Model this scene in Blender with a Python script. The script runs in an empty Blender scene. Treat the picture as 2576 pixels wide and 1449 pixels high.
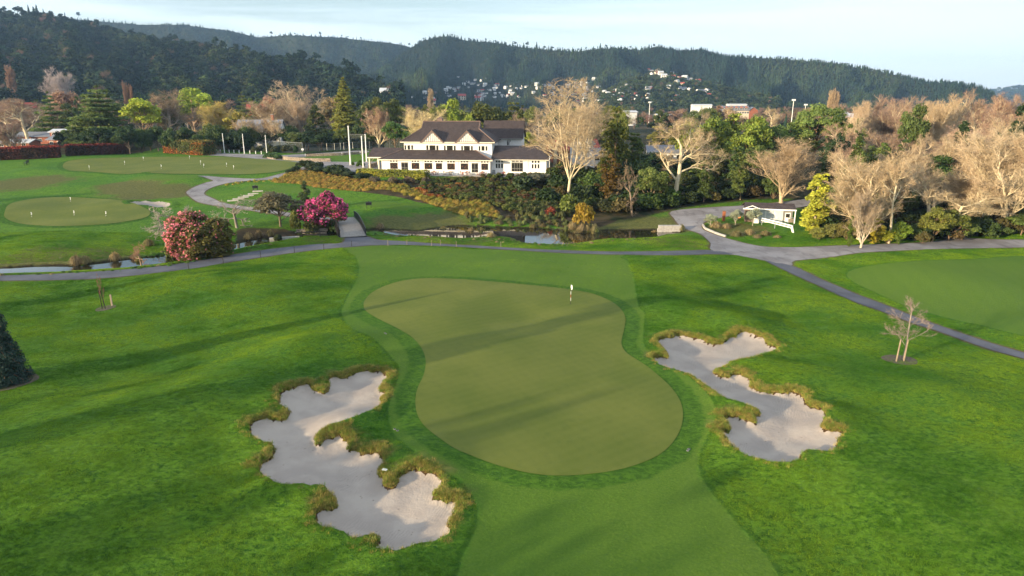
import bpy, math, random
import numpy as np
from mathutils import Vector, Matrix
from mathutils.bvhtree import BVHTree
from mathutils.geometry import delaunay_2d_cdt

random.seed(7)
RNG = np.random.default_rng(7)
scene = bpy.context.scene
COL = scene.collection

# ------------------------------------------------------------------ camera geometry (photo read on a 2576 x 1449 sheet)
UW, UH, FOC = 2576.0, 1449.0, 1718.0
HOR = 245.0
PITCH = math.atan((UH/2-HOR)/FOC)
CZ = 23.0
CP, SP = math.cos(PITCH), math.sin(PITCH)
SUN_AZ = math.atan2(0.83, 0.56)      # heading the light travels to, clockwise from +Y
SUN_EL = math.radians(9.5)

def raydir(u, v):
    a, b = (u-UW/2)/FOC, (UH/2-v)/FOC
    return np.array([a, CP+SP*b, -SP+CP*b])
def at(u, v, z=0.0):
    d = raydir(u, v); t = (z-CZ)/d[2]
    return np.array([d[0]*t, d[1]*t, z])
def atD(u, v, D):
    """point on the sight line at ground distance y = D"""
    d = raydir(u, v); t = D/d[1]
    return np.array([d[0]*t, D, CZ+d[2]*t])
def proj(p):
    dep = p[1]*CP-(p[2]-CZ)*SP
    up = p[1]*SP+(p[2]-CZ)*CP
    return UW/2+p[0]/dep*FOC, UH/2-up/dep*FOC
def ztop(p, v):
    """height z at which a vertical through p shows at picture row v"""
    b = (UH/2-v)/FOC
    # up = b*dep ; up = y SP + Z CP ; dep = y CP - Z SP
    Z = p[1]*(b*CP-SP)/(CP+b*SP)
    return CZ+Z

# ------------------------------------------------------------------ mesh helpers
def np_mesh(name, verts, faces, smooth=False, mats=(), midx=None, attrs=None, fattrs=None):
    me = bpy.data.meshes.new(name)
    verts = np.asarray(verts, dtype=np.float32).reshape(-1, 3)
    if isinstance(faces, np.ndarray):
        nf, k = faces.shape
        starts = np.arange(nf, dtype=np.int32)*k
        loops = faces.astype(np.int32).ravel()
    else:
        lens = np.array([len(f) for f in faces], dtype=np.int32)
        nf = len(faces)
        starts = np.zeros(nf, dtype=np.int32)
        if nf: starts[1:] = np.cumsum(lens)[:-1]
        loops = np.array([i for f in faces for i in f], dtype=np.int32)
    me.vertices.add(len(verts)); me.vertices.foreach_set('co', verts.ravel())
    me.loops.add(len(loops)); me.loops.foreach_set('vertex_index', loops)
    me.polygons.add(nf); me.polygons.foreach_set('loop_start', starts)
    if midx is not None: me.polygons.foreach_set('material_index', np.asarray(midx, dtype=np.int32))
    me.polygons.foreach_set('use_smooth', np.full(nf, bool(smooth)))
    for m in mats: me.materials.append(m)
    for k_, a in (attrs or {}).items():
        at_ = me.attributes.new(k_, 'FLOAT', 'POINT'); at_.data.foreach_set('value', np.asarray(a, dtype=np.float32).ravel())
    for k_, a in (fattrs or {}).items():
        at_ = me.attributes.new(k_, 'FLOAT', 'FACE'); at_.data.foreach_set('value', np.asarray(a, dtype=np.float32).ravel())
    me.update(calc_edges=True)
    return me

def link(name, me, parent=None, loc=None, rotz=0.0, scale=None):
    o = bpy.data.objects.new(name, me); COL.objects.link(o)
    if parent is not None: o.parent = parent
    if loc is not None: o.location = [float(c) for c in loc]
    if rotz: o.rotation_euler = (0, 0, rotz)
    if scale is not None: o.scale = scale if hasattr(scale, '__len__') else (scale,)*3
    return o
def tag(o, label=None, cat=None, group=None, kind=None):
    if label: o['label'] = label
    if cat: o['category'] = cat
    if group: o['group'] = group
    if kind: o['kind'] = kind
    return o
def empty(name, loc, rotz=0.0, label=None, cat=None, group=None):
    o = link(name, None, None, loc, rotz)
    o.empty_display_size = 0.3
    return tag(o, label, cat, group)

class MB:
    """collects boxes, prisms and tubes into one mesh"""
    def __init__(s): s.v = []; s.f = []; s.m = []; s.mats = []
    def mi(s, mat):
        if mat not in s.mats: s.mats.append(mat)
        return s.mats.index(mat)
    def add(s, vs, fs, mat):
        b = len(s.v); s.v += [tuple(float(c) for c in p) for p in vs]
        for f in fs: s.f.append([b+i for i in f]); s.m.append(s.mi(mat))
    def box(s, x0, x1, y0, y1, z0, z1, mat, rz=0.0, c=None):
        P = [(x0,y0,z0),(x1,y0,z0),(x1,y1,z0),(x0,y1,z0),(x0,y0,z1),(x1,y0,z1),(x1,y1,z1),(x0,y1,z1)]
        if rz:
            c = c or ((x0+x1)/2, (y0+y1)/2); ca, sa = math.cos(rz), math.sin(rz)
            P = [(c[0]+(x-c[0])*ca-(y-c[1])*sa, c[1]+(x-c[0])*sa+(y-c[1])*ca, z) for x, y, z in P]
        s.add(P, [(0,3,2,1),(4,5,6,7),(0,1,5,4),(1,2,6,5),(2,3,7,6),(3,0,4,7)], mat)
    def quad(s, a, b, c, d, mat): s.add([a,b,c,d], [(0,1,2,3)], mat)
    def poly(s, pts, mat): s.add(pts, [tuple(range(len(pts)))], mat)
    def slab(s, pts, t, mat):
        """polygon extruded downwards by t"""
        n = len(pts); low = [(p[0],p[1],p[2]-t) for p in pts]
        fs = [tuple(range(n)), tuple(range(2*n-1, n-1, -1))]
        for i in range(n):
            j = (i+1) % n; fs.append((i, n+i, n+j, j))
        s.add(list(pts)+low, fs, mat)
    def tube(s, a, b, r0, r1, n, mat, caps=True):
        a = Vector(a); b = Vector(b); d = (b-a)
        if d.length < 1e-6: return
        d.normalize(); x = d.orthogonal().normalized(); y = d.cross(x)
        P = []
        for c, r in ((a, r0), (b, r1)):
            for i in range(n):
                t = 2*math.pi*i/n; P.append(c+x*(r*math.cos(t))+y*(r*math.sin(t)))
        fs = [(i, (i+1) % n, n+(i+1) % n, n+i) for i in range(n)]
        if caps: fs += [tuple(range(n-1,-1,-1)), tuple(range(n, 2*n))]
        s.add(P, fs, mat)
    def ball(s, c, r, mat, nu=10, nv=7, sq=(1,1,1)):
        P = []; fs = []
        for j in range(nv+1):
            ph = math.pi*j/nv
            for i in range(nu):
                th = 2*math.pi*i/nu
                P.append((c[0]+r*sq[0]*math.sin(ph)*math.cos(th), c[1]+r*sq[1]*math.sin(ph)*math.sin(th), c[2]+r*sq[2]*math.cos(ph)))
        for j in range(nv):
            for i in range(nu):
                fs.append((j*nu+i, (j+1)*nu+i, (j+1)*nu+(i+1) % nu, j*nu+(i+1) % nu))
        s.add(P, fs, mat)
    def build(s, name, parent=None, loc=None, rotz=0.0, smooth=False):
        me = np_mesh(name, np.array(s.v), s.f, smooth, s.mats, s.m)
        return link(name, me, parent, loc, rotz)

# ------------------------------------------------------------------ materials
def new_mat(name):
    m = bpy.data.materials.new(name); m.use_nodes = True
    nt = m.node_tree; nt.nodes.clear()
    return m, nt
class N:
    """tiny node writer"""
    def __init__(s, nt): s.nt = nt
    def n(s, t, ins=None, **kw):
        nd = s.nt.nodes.new(t)
        for k, v in kw.items(): setattr(nd, k, v)
        for k, v in (ins or {}).items():
            sock = nd.inputs[k]
            if isinstance(v, bpy.types.NodeSocket): s.nt.links.new(v, sock)
            else: sock.default_value = v
        return nd
    def math(s, op, a, b=None, c=None, clamp=False):
        nd = s.n('ShaderNodeMath', operation=op, use_clamp=clamp)
        for i, v in enumerate((a, b, c)):
            if v is None: continue
            if isinstance(v, bpy.types.NodeSocket): s.nt.links.new(v, nd.inputs[i])
            else: nd.inputs[i].default_value = v
        return nd.outputs[0]
    def mix(s, f, a, b, blend='MIX'):
        nd = s.n('ShaderNodeMix', data_type='RGBA', blend_type=blend)
        for i, v in ((0, f), (6, a), (7, b)):
            if isinstance(v, bpy.types.NodeSocket): s.nt.links.new(v, nd.inputs[i])
            else: nd.inputs[i].default_value = v if i == 0 else (tuple(v)+(1,) if len(v) == 3 else v)
        return nd.outputs[2]
    def step(s, x, lo, hi):
        nd = s.n('ShaderNodeMapRange', {'Value': x, 'From Min': lo, 'From Max': hi}, interpolation_type='SMOOTHSTEP')
        return nd.outputs[0]
    def attr(s, name): return s.n('ShaderNodeAttribute', attribute_name=name).outputs['Fac']
    def coords(s, scale=(1,1,1), rot=(0,0,0), src='Object'):
        tc = s.n('ShaderNodeTexCoord')
        mp = s.n('ShaderNodeMapping', {'Vector': tc.outputs[src], 'Scale': scale, 'Rotation': rot})
        return mp.outputs[0]
    def noise(s, vec, scale, detail=3.0, rough=0.55, dist=0.0):
        return s.n('ShaderNodeTexNoise', {'Vector': vec, 'Scale': scale, 'Detail': detail, 'Roughness': rough, 'Distortion': dist}).outputs[0]
    def bump(s, h, strength=0.5, dist=0.05, nrm=None):
        ins = {'Height': h, 'Strength': strength, 'Distance': dist}
        if nrm is not None: ins['Normal'] = nrm
        return s.n('ShaderNodeBump', ins).outputs[0]
    def out(s, sh, vol=None):
        o = s.n('ShaderNodeOutputMaterial')
        if sh is not None: s.nt.links.new(sh, o.inputs[0])
        if vol is not None: s.nt.links.new(vol, o.inputs[1])

def simple(name, col, rough=0.7, var=0.15, scale=3.0, bump=0.2, bd=0.02, metal=0.0, stretch=(1,1,1), spec=0.3):
    m, nt = new_mat(name); w = N(nt)
    co = w.coords(stretch)
    nz = w.noise(co, scale, 4)
    c1 = tuple(max(0, c*(1-var)) for c in col); c2 = tuple(min(1, c*(1+var)) for c in col)
    base = w.mix(w.step(nz, .3, .7), c1, c2)
    ins = {'Base Color': base, 'Roughness': rough, 'Metallic': metal, 'Specular IOR Level': spec}
    if bump: ins['Normal'] = w.bump(w.noise(co, scale*4, 3), bump, bd)
    p = w.n('ShaderNodeBsdfPrincipled', ins); w.out(p.outputs[0])
    return m

def leaf_mat(name, transl=0.35, spread=0.45, rand=0.0):
    """leaf colour comes from the object's own colour, varied from leaf to leaf"""
    m, nt = new_mat(name); w = N(nt)
    oi = w.n('ShaderNodeObjectInfo')
    r = w.attr('rnd')
    k = w.n('ShaderNodeMapRange', {'Value': r, 'To Min': 1-spread, 'To Max': 1+spread}).outputs[0]
    if rand:
        k2 = w.n('ShaderNodeMapRange', {'Value': oi.outputs['Random'], 'To Min': 1-rand, 'To Max': 1+rand}).outputs[0]
        k = w.math('MULTIPLY', k, k2)
    hs = w.n('ShaderNodeHueSaturation', {'Color': oi.outputs['Color'], 'Value': k,
         'Hue': w.n('ShaderNodeMapRange', {'Value': w.math('FRACT', w.math('MULTIPLY', w.math('ADD', r, oi.outputs['Random']), 7.31)), 'To Min': .485, 'To Max': .512}).outputs[0]})
    p = w.n('ShaderNodeBsdfPrincipled', {'Base Color': hs.outputs[0], 'Roughness': .6, 'Specular IOR Level': .25})
    t = w.n('ShaderNodeBsdfTranslucent', {'Color': hs.outputs[0]})
    mx = w.n('ShaderNodeMixShader', {0: transl, 1: p.outputs[0], 2: t.outputs[0]})
    w.out(mx.outputs[0])
    return m

def bark_mat(name):
    m, nt = new_mat(name); w = N(nt)
    oi = w.n('ShaderNodeObjectInfo')
    co = w.coords((1, 1, .35))
    nz = w.noise(co, 3.0, 5, .6)
    k = w.n('ShaderNodeMapRange', {'Value': nz, 'From Min': .3, 'From Max': .7, 'To Min': .62, 'To Max': 1.3}).outputs[0]
    hs = w.n('ShaderNodeHueSaturation', {'Color': oi.outputs['Color'], 'Value': k})
    p = w.n('ShaderNodeBsdfPrincipled', {'Base Color': hs.outputs[0], 'Roughness': .85, 'Specular IOR Level': .15,
             'Normal': w.bump(w.noise(co, 9, 4), .6, .06)})
    w.out(p.outputs[0])
    return m

M = {}
M['leaf'] = leaf_mat('leaf'); M['leaf_far'] = leaf_mat('leaf_far', .1, .5, .3)
M['bark'] = bark_mat('bark')
M['white'] = simple('white_paint', (.80,.80,.78), .5, .03, 1.5, .05, .01)
M['cream'] = simple('cream_paint', (.70,.64,.52), .55, .05, 2, .05, .01)
M['brown_trim'] = simple('brown_trim', (.16,.11,.09), .6, .1)
M['glass'] = simple('window_glass', (.025,.022,.02), .08, .3, 1.3, .0, spec=.6)
M['frame_grey'] = simple('frame_grey', (.20,.20,.19), .5, .1)
M['black'] = simple('black_paint', (.012,.012,.013), .45, .2)
M['timber'] = simple('weathered_timber', (.26,.21,.16), .8, .25, 6, .4, .01, stretch=(1,1,.2))
M['red_wood'] = simple('red_wood', (.22,.05,.03), .6, .25, 6)
M['concrete'] = simple('concrete', (.36,.34,.32), .85, .15, 2.5, .3)
M['deck'] = simple('deck_boards', (.26,.24,.22), .85, .25, 5, .5, .02)
M['grey_metal'] = simple('grey_metal', (.35,.36,.37), .4, .1, 2, 0, metal=.3)
M['house_white'] = simple('house_white', (.72,.71,.69), .6, .05, .5, 0)
M['house_cream'] = simple('house_cream', (.62,.52,.38), .6, .06, .5, 0)
M['brick'] = simple('brick', (.28,.10,.06), .8, .2, 2, .2)
M['roof_grey'] = simple('roof_grey', (.17,.18,.21), .7, .15, 2, .2)
M['roof_red'] = simple('roof_red', (.32,.06,.05), .7, .2, 2, .2)
M['roof_pale'] = simple('roof_pale', (.50,.52,.54), .5, .1, 1, .1)

# ------------------------------------------------------------------ base terrain from height readings at picture points
CTRL = [(-400,1449,0),(300,1449,.0),(1288,1449,.1),(2300,1449,.3),(3000,1449,.3),(1288,2100,0),
 (1288,1150,.45),(1288,900,.75),(1050,720,.5),(1450,720,.6),(1650,1000,.3),(900,800,.3),
 (0,700,-.7),(200,700,-.7),(600,655,-.5),(900,615,-.3),(1300,628,-.35),(1700,637,-.1),(1950,640,.0),(2300,620,.2),(2576,615,.3),(3000,610,.3),
 (-300,900,-.4),(0,900,-.4),(300,800,-.4),(600,800,-.1),(1800,740,.1),(2200,800,.1),(2576,800,.2),(2400,1100,.5),(500,1100,.3),(0,1150,.2),
 (200,652,-.9),(400,628,-.8),(-200,650,-.9),(0,650,-.8),(1000,570,-.9),(1288,562,-.8),(1600,565,-.7),(1500,600,-.9),(1200,610,-.8),
 (180,540,.3),(50,600,0),(300,600,-.1),(400,560,.1),(500,545,.4),(600,570,0),(700,580,-.5),(800,590,-.8),(0,530,.6),
 (380,497,.7),(450,462,2.6),(450,452,3.0),(350,450,3.0),(60,480,1.0),(150,440,2.6),(0,450,1.8),(230,460,1.8),(560,470,2.0),
 (150,415,3.0),(400,410,3.4),(650,420,3.6),(500,395,3.8),(0,405,3.0),(250,398,3.4),(-300,420,3),
 (500,490,1.6),(600,516,1.0),(700,530,.6),(640,452,2.8),(650,478,1.9),(760,492,1.5),(720,445,3.2),(850,553,-.2),
 (990,520,.9),(900,545,.2),(1100,545,.1),(1050,505,1.1),(880,500,1.4),
 (800,425,4.0),(850,450,3.2),(950,470,2.6),(1050,490,1.9),(1200,522,.8),(1300,550,-.2),
 (1080,447,3.9),(1000,445,4.1),(1240,449,3.9),(1400,447,3.6),(1100,470,2.3),(1300,475,1.9),(1400,480,1.3),
 (960,385,4.4),(1300,385,4.4),(1150,360,4.5),(700,398,4.1),(850,412,4.2),(900,385,4.4),(750,385,4.4),(560,384,4.0),
 (1600,535,0),(1700,525,.4),(1800,512,.8),(1950,515,1.0),(1430,505,.4),(1550,510,.4),(2200,600,.3),(2400,600,.4),(2576,590,.5),
 (2000,480,2.2),(2300,480,2.6),(2600,480,2.8),(1700,460,2.0),(1500,440,3.0),(3000,500,2.5),
 (-200,365,4.5),(150,365,4.5),(600,355,4.8),(1288,345,5),(2000,350,4.5),(2700,350,4.5),
 (-300,300,4),(600,300,4),(1288,300,4),(2000,300,4),(2900,300,4),(-300,272,3),(1288,272,3),(2900,272,3)]
_cw = np.array([at(u, v, z) for u, v, z in CTRL])
_cw = np.vstack([_cw, [[-150,-60,0],[0,-150,0],[150,-60,0],[-120,20,0],[120,20,.3]]])
def _phi(r): return r
_A = np.sqrt(((_cw[:,None,:2]-_cw[None,:,:2])**2).sum(-1))
_n = len(_cw); _K = np.zeros((_n+1, _n+1)); _K[:_n,:_n] = _phi(_A)-np.eye(_n)*2.0; _K[:_n,_n] = 1; _K[_n,:_n] = 1
_W = np.linalg.solve(_K, np.append(_cw[:,2], 0))

_bumps = []
_r = np.random.default_rng(3)
for _ in range(260):
    y = _r.uniform(15, 260); x = _r.uniform(-1, 1)*(25+.9*y)
    _bumps.append((x, y, _r.uniform(5, 13), _r.uniform(-.42, .50)*(1 if abs(x-2) > 12 or y > 85 or y < 36 else .35)))
# hand-placed mounds and hollows (picture u, v, radius m, height m)
for u, v, s, a in [(800,890,4.5,.75),(700,900,4,.35),(930,870,3,.3),(1730,790,5,.5),(1870,815,4,.7),(1060,1165,2.6,.55),(870,1075,2.2,.5),(770,1245,2.4,.6),
                   (1880,1030,2.2,.4),(1900,930,3,.4),(2060,960,4,.45),(2130,1080,3.5,.4),(2350,1000,5,.5),(2200,1250,5,.5),(600,980,5,.4),(350,930,7,-.5),(250,1150,7,.4),
                   (1260,745,8,.3),(1330,810,5,-.3),(1100,800,5,.15),(1500,900,6,-.15),(1300,680,7,.35),(1450,690,5,-.15),(1800,720,7,-.3),(2350,690,8,.4),(2480,740,8,.3),
                   (430,700,8,.5),(640,740,7,.5),(150,760,8,-.4),(500,1300,6,.3),(2150,1350,5,-.3),(120,600,8,.25),(420,600,6,-.2),(2050,760,6,.25),
                   (370,465,5,.5),(90,450,6,.6),(470,520,6,-.3),(560,700,5,.2)]:
    p = at(u, v, .2); _bumps.append((p[0], p[1], s, a*1.25))
_B = np.array(_bumps)
def h0(P):
    P = np.atleast_2d(P)[:, :2]
    out = np.empty(len(P))
    for i in range(0, len(P), 20000):
        q = P[i:i+20000]
        r = np.sqrt(((q[:,None,:]-_cw[None,:,:2])**2).sum(-1))
        z = r@_W[:-1]+_W[-1]
        d2 = ((q[:,None,:]-_B[None,:,:2])**2).sum(-1)/(_B[:,2]**2)
        z += (np.exp(-d2)*_B[:,3]).sum(-1)*np.clip((330-q[:,1])/60, 0, 1)
        out[i:i+20000] = z
    return out
def g0(pts):
    """picture points to world points on the base terrain"""
    res = []
    ts = np.geomspace(18, 2500, 700)
    for u, v in pts:
        d = raydir(u, v)
        P = d[None,:]*ts[:,None]; P[:,2] += CZ
        dz = P[:,2]-h0(P)
        k = np.argmax(dz < 0)
        if k == 0: res.append(at(u, max(v, HOR+12), 0)); continue
        a, b = ts[k-1], ts[k]; fa, fb = dz[k-1], dz[k]
        t = a+(b-a)*fa/(fa-fb)
        p = d*t; p[2] += CZ; res.append(p)
    return np.array(res)

def catmull(P, n=4, closed=True):
    P = np.asarray(P, float); m = len(P); out = []
    rng = range(m) if closed else range(m-1)
    for i in rng:
        if closed: a, b, c, d = P[(i-1) % m], P[i], P[(i+1) % m], P[(i+2) % m]
        else: a, b, c, d = P[max(i-1,0)], P[i], P[i+1], P[min(i+2,m-1)]
        for k in range(n):
            t = k/n
            out.append(.5*((2*b)+(-a+c)*t+(2*a-5*b+4*c-d)*t*t+(-a+3*b-3*c+d)*t**3))
    if not closed: out.append(P[-1])
    return np.array(out)

def sdf(P, poly, reach=12.0):
    """signed distance, positive inside; clipped at -reach outside"""
    P = P[:, :2]; poly = np.asarray(poly)[:, :2]
    out = np.full(len(P), -reach, float)
    lo, hi = poly.min(0)-reach, poly.max(0)+reach
    sel = np.where(((P >= lo) & (P <= hi)).all(1))[0]
    A = poly; Bp = np.roll(poly, -1, 0); AB = Bp-A; L2 = (AB**2).sum(1)+1e-12
    for i in range(0, len(sel), 15000):
        idx = sel[i:i+15000]; q = P[idx]
        AP = q[:,None,:]-A[None]
        t = np.clip((AP*AB[None]).sum(-1)/L2, 0, 1)
        d = np.sqrt(((AP-t[...,None]*AB[None])**2).sum(-1)).min(1)
        y = q[:,1][:,None]; c = ((A[None,:,1] > y) != (Bp[None,:,1] > y))
        dy = np.where(np.abs(AB[:,1]) < 1e-12, 1e-12, AB[:,1])
        xi = A[None,:,0]+(y-A[None,:,1])*AB[None,:,0]/dy[None]
        ins = (c & (q[:,0][:,None] < xi)).sum(1) % 2 == 1
        out[idx] = np.where(ins, d, -d)
    return np.maximum(out, -reach)
def sstep(x, a, b):
    t = np.clip((x-a)/(b-a), 0, 1); return t*t*(3-2*t)

# ------------------------------------------------------------------ outlines read from the photograph
GREEN = [(915,770),(918,757),(935,738),(970,720),(1020,706),(1080,701),(1150,703),(1230,709),(1300,715),(1370,722),(1430,729),(1490,740),(1530,756),(1558,775),(1573,800),(1570,830),(1563,862),(1572,885),(1600,908),(1640,935),(1680,968),(1707,1003),(1718,1040),(1712,1080),(1690,1118),(1655,1148),(1600,1172),(1540,1187),(1470,1196),(1400,1199),(1330,1192),(1260,1175),(1190,1150),(1130,1122),(1080,1085),(1052,1050),(1045,1010),(1052,975),(1066,945),(1071,910),(1062,880),(1040,853),(1010,833),(975,815),(940,797),(920,783)]
FAIR = [(896,612),(898,650),(902,690),(868,760),(860,790),(890,830),(960,870),(1000,920),(1000,960),(978,1030),(985,1080),(1030,1130),(1100,1180),(1170,1225),(1200,1290),(1190,1350),(1150,1449),(1150,1750),(2050,1750),(1960,1449),(1850,1310),(1770,1210),(1760,1140),(1800,1060),(1790,1010),(1740,960),(1640,890),(1618,860),(1622,790),(1606,770),(1596,710),(1582,662),(1560,648),(1510,636)]
BUNK1 = [(949,932),(966,939),(975,948),(966,960),(959,971),(956,982),(969,989),(958,1003),(961,1012),(944,1026),(919,1038),(884,1051),(854,1061),(829,1068),(811,1081),(795,1097),(794,1107),(797,1119),(806,1117),(819,1104),(834,1101),(853,1095),(864,1106),(878,1112),(873,1124),(880,1133),(896,1133),(909,1141),(926,1141),(949,1136),(959,1152),(965,1167),(954,1177),(952,1192),(963,1204),(963,1221),(974,1226),(994,1223),(1004,1209),(1006,1198),(1029,1186),(1044,1179),(1069,1188),(1091,1193),(1106,1203),(1110,1218),(1099,1233),(1088,1244),(1093,1256),(1109,1257),(1119,1262),(1140,1261),(1147,1272),(1140,1292),(1128,1309),(1126,1322),(1133,1333),(1119,1348),(1091,1362),(1056,1367),(1029,1376),(999,1384),(976,1381),(946,1378),(955,1363),(951,1352),(939,1346),(919,1347),(904,1353),(884,1352),(869,1339),(844,1331),(814,1324),(799,1313),(797,1297),(804,1284),(824,1280),(844,1279),(848,1272),(846,1257),(839,1244),(824,1234),(821,1224),(804,1219),(769,1218),(714,1218),(689,1209),(666,1194),(655,1182),(656,1167),(676,1158),(689,1144),(689,1119),(669,1112),(649,1102),(635,1092),(632,1072),(644,1060),(669,1052),(694,1057),(716,1054),(730,1039),(724,1029),(706,1018),(703,1007),(710,987),(726,981),(749,972),(776,966),(784,979),(806,987),(821,986),(830,972),(828,959),(839,948),(869,949),(889,941),(914,934)]
BUNK2 = [(1655,860),(1667,852),(1690,850),(1700,844),(1720,845),(1757,851),(1780,860),(1797,865),(1822,861),(1832,851),(1850,847),(1860,837),(1880,835),(1895,839),(1907,846),(1922,851),(1930,864),(1951,874),(1947,882),(1920,891),(1890,901),(1860,906),(1835,912),(1822,921),(1800,930),(1796,937),(1810,944),(1832,949),(1845,942),(1855,940),(1875,949),(1887,957),(1884,970),(1897,977),(1915,984),(1942,986),(1972,989),(1985,986),(2010,990),(2021,1002),(2024,1014),(2040,1024),(2069,1029),(2075,1047),(2068,1060),(2069,1076),(2085,1082),(2107,1084),(2119,1091),(2106,1106),(2104,1122),(2097,1132),(2080,1137),(2047,1134),(2020,1135),(2012,1145),(2010,1158),(1980,1164),(1940,1162),(1880,1147),(1860,1135),(1842,1120),(1825,1100),(1816,1089),(1820,1084),(1834,1085),(1835,1075),(1827,1060),(1822,1052),(1835,1049),(1860,1049),(1877,1056),(1902,1064),(1901,1049),(1911,1047),(1910,1037),(1892,1025),(1860,1012),(1830,1005),(1800,989),(1770,967),(1740,947),(1710,935),(1672,924),(1647,910),(1645,902),(1660,897),(1680,900),(1681,895),(1670,880)]
BUNK3 = [(326,510),(340,507),(380,506),(410,508),(428,513),(420,521),(400,523),(375,518),(345,515)]
WATER = [(-400,684),(-200,679),(0,674),(67,670),(121,668),(188,668),(223,664),(269,659),(322,652),(376,647),(419,641),(470,632),(540,620),(604,609),(644,601),(671,598),(708,597),(800,586),(860,578),(915,577),(953,576),(993,578),(1052,580),(1079,577),(1114,572),(1154,568),(1208,569),(1288,572),(1336,573),(1409,578),(1438,584),(1484,586),(1511,580),(1562,578),(1664,578),(1690,584),(1723,584),(1700,589),(1675,591),(1637,600),(1570,604),(1530,603),(1489,607),(1460,612),(1420,617),(1369,616),(1315,611),(1288,599),(1235,595),(1168,600),(1101,596),(1047,593),(1007,594),(953,584),(918,586),(860,594),(760,596),(706,606),(684,612),(657,617),(612,625),(540,640),(470,652),(424,662),(376,668),(322,675),(269,679),(215,682),(161,686),(81,688),(0,690),(-200,697),(-400,704)]
PATH1 = [(-500,698),(-200,696),(0,692),(190,686),(380,672),(470,660),(560,645),(640,632),(720,622),(800,614),(860,611),(872,594),(914,592),(950,603),(1000,606),(1100,613),(1200,618),(1300,624),(1400,629),(1560,633),(1700,631),(1795,629),(1850,640),(1790,639),(1690,642),(1560,640),(1440,637),(1300,629),(1160,621),(1060,617),(960,616),(880,621),(800,628),(720,638),(640,650),(560,662),(480,676),(380,688),(250,700),(100,705),(0,706),(-200,709),(-500,712)]
DRIVE = [(1690,531),(1780,522),(1870,517),(1990,505),(2100,492),(2110,500),(1995,524),(1880,536),(1790,552),(1766,565),(1775,580),(1830,600),(1900,617),(1960,622),(2100,618),(2300,611),(2380,602),(2372,597),(2410,594),(2440,599),(2576,603),(2900,603),(2900,622),(2576,622),(2400,625),(2200,633),(2100,645),(2000,655),(1990,668),(1925,655),(1855,642),(1790,629),(1788,612),(1770,594),(1745,578),(1710,565),(1695,548)]
PATH2 = [(1928,655),(1990,667),(2060,700),(2117,724),(2219,764),(2307,799),(2407,834),(2507,867),(2576,887),(2900,980),(2900,1000),(2576,902),(2507,884),(2432,859),(2357,832),(2294,812),(2207,779),(2157,762),(2072,724),(2000,692),(1950,668)]
PATH3 = [(499,443.5),(510,442),(560,446),(644,449.5),(684,443),(724,432),(765,419),(772,422),(757,429),(733,437.5),(698,449.5),(644,453.6),(591,457.6),(551,465.7),(526,475),(514,484),(517,491),(537,500),(564,511),(604,518),(644,523),(700,531),(760,540),(849,550),(860,556),(760,549),(690,538),(644,531.5),(564,520.7),(524,514),(491,504.6),(473,490),(470,482),(490,470),(520,459),(536,453.6)]
DRIVE2 = [(516,383),(560,386),(644,388.5),(670,390),(700,391),(738,389),(830,384),(920,379),(918,386),(830,391),(745,396),(710,400),(725,406),(832,407),(880,408),(970,408),(966,430),(896,437.5),(837,433),(805,427),(778,413),(720,406),(684,402.5),(644,400),(600,396),(560,393),(516,390)]
PGREEN = [(158,420),(175,405),(260,398),(400,395),(560,396),(700,402),(762,410),(740,420),(700,432),(640,438),(560,439),(460,438),(350,436),(250,434),(180,430)]
LGREEN = [(12,535),(30,512),(90,500),(180,497),(270,502),(340,515),(375,530),(372,545),(330,556),(250,566),(140,570),(50,563),(15,550)]
TEE1 = [(316,452),(400,441),(500,446),(490,451),(430,458)]
TEE2 = [(600,484),(640,464),(800,478),(790,490),(700,489)]
TEE3 = [(880,518),(925,509),(1072,518),(1018,534)]
PUTT = [(768,397),(800,394),(900,392),(1000,393),(1100,396),(1100,404),(940,404),(840,404),(770,402)]
GREEN2 = [(2130,690),(2160,675),(2230,664),(2340,656),(2470,652),(2576,645),(2900,640),(2900,900),(2576,845),(2480,822),(2380,800),(2280,770),(2200,735),(2150,712)]
GARDEN = [(700,452),(720,440),(770,422),(790,414),(840,432),(900,440),(960,454),(1060,450),(1400,446),(1420,470),(1500,520),(1560,545),(1510,568),(1440,572),(1400,566),(1300,555),(1230,548),(1160,535),(1080,515),(1000,495),(900,482),(800,468),(730,458)]
WOODS = [(1385,462),(1400,500),(1440,540),(1520,552),(1580,552),(1700,528),(1800,512),(1990,500),(2030,560),(2080,590),(2200,602),(2330,604),(2420,598),(2600,585),(2900,585),(2900,330),(1290,330),(1300,440)]
WOODS2 = [(-400,395),(60,392),(325,388),(400,372),(520,376),(680,378),(860,372),(1010,368),(1290,330),(1290,290),(-400,290)]
MULCH = [(595,580),(640,573),(740,576),(752,592),(700,598),(640,596),(600,604)]

WL = -1.25
poly = {}
for k, P, n in (('green',GREEN,4),('fair',FAIR,3),('b1',BUNK1,3),('b2',BUNK2,3),('b3',BUNK3,3),('path1',PATH1,3),('drive',DRIVE,3),('path2',PATH2,3),('path3',PATH3,3),('drive2',DRIVE2,3),
                ('pgreen',PGREEN,4),('lgreen',LGREEN,4),('green2',GREEN2,4),('garden',GARDEN,2),('woods',WOODS,2),('woods2',WOODS2,1),('mulch',MULCH,3),('putt',PUTT,3)):
    poly[k] = catmull(g0(P), n)
for k, P in (('tee1',TEE1),('tee2',TEE2),('tee3',TEE3)):
    poly[k] = catmull(g0(P), 1)
poly['water'] = catmull(np.array([at(u, v, WL) for u, v in WATER]), 3)
# ragged lip on the bunker outlines
for k in ('b1','b2'):
    P = poly[k]; r = np.random.default_rng(5); P[:, :2] += r.normal(0, .035, (len(P), 2))

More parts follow.
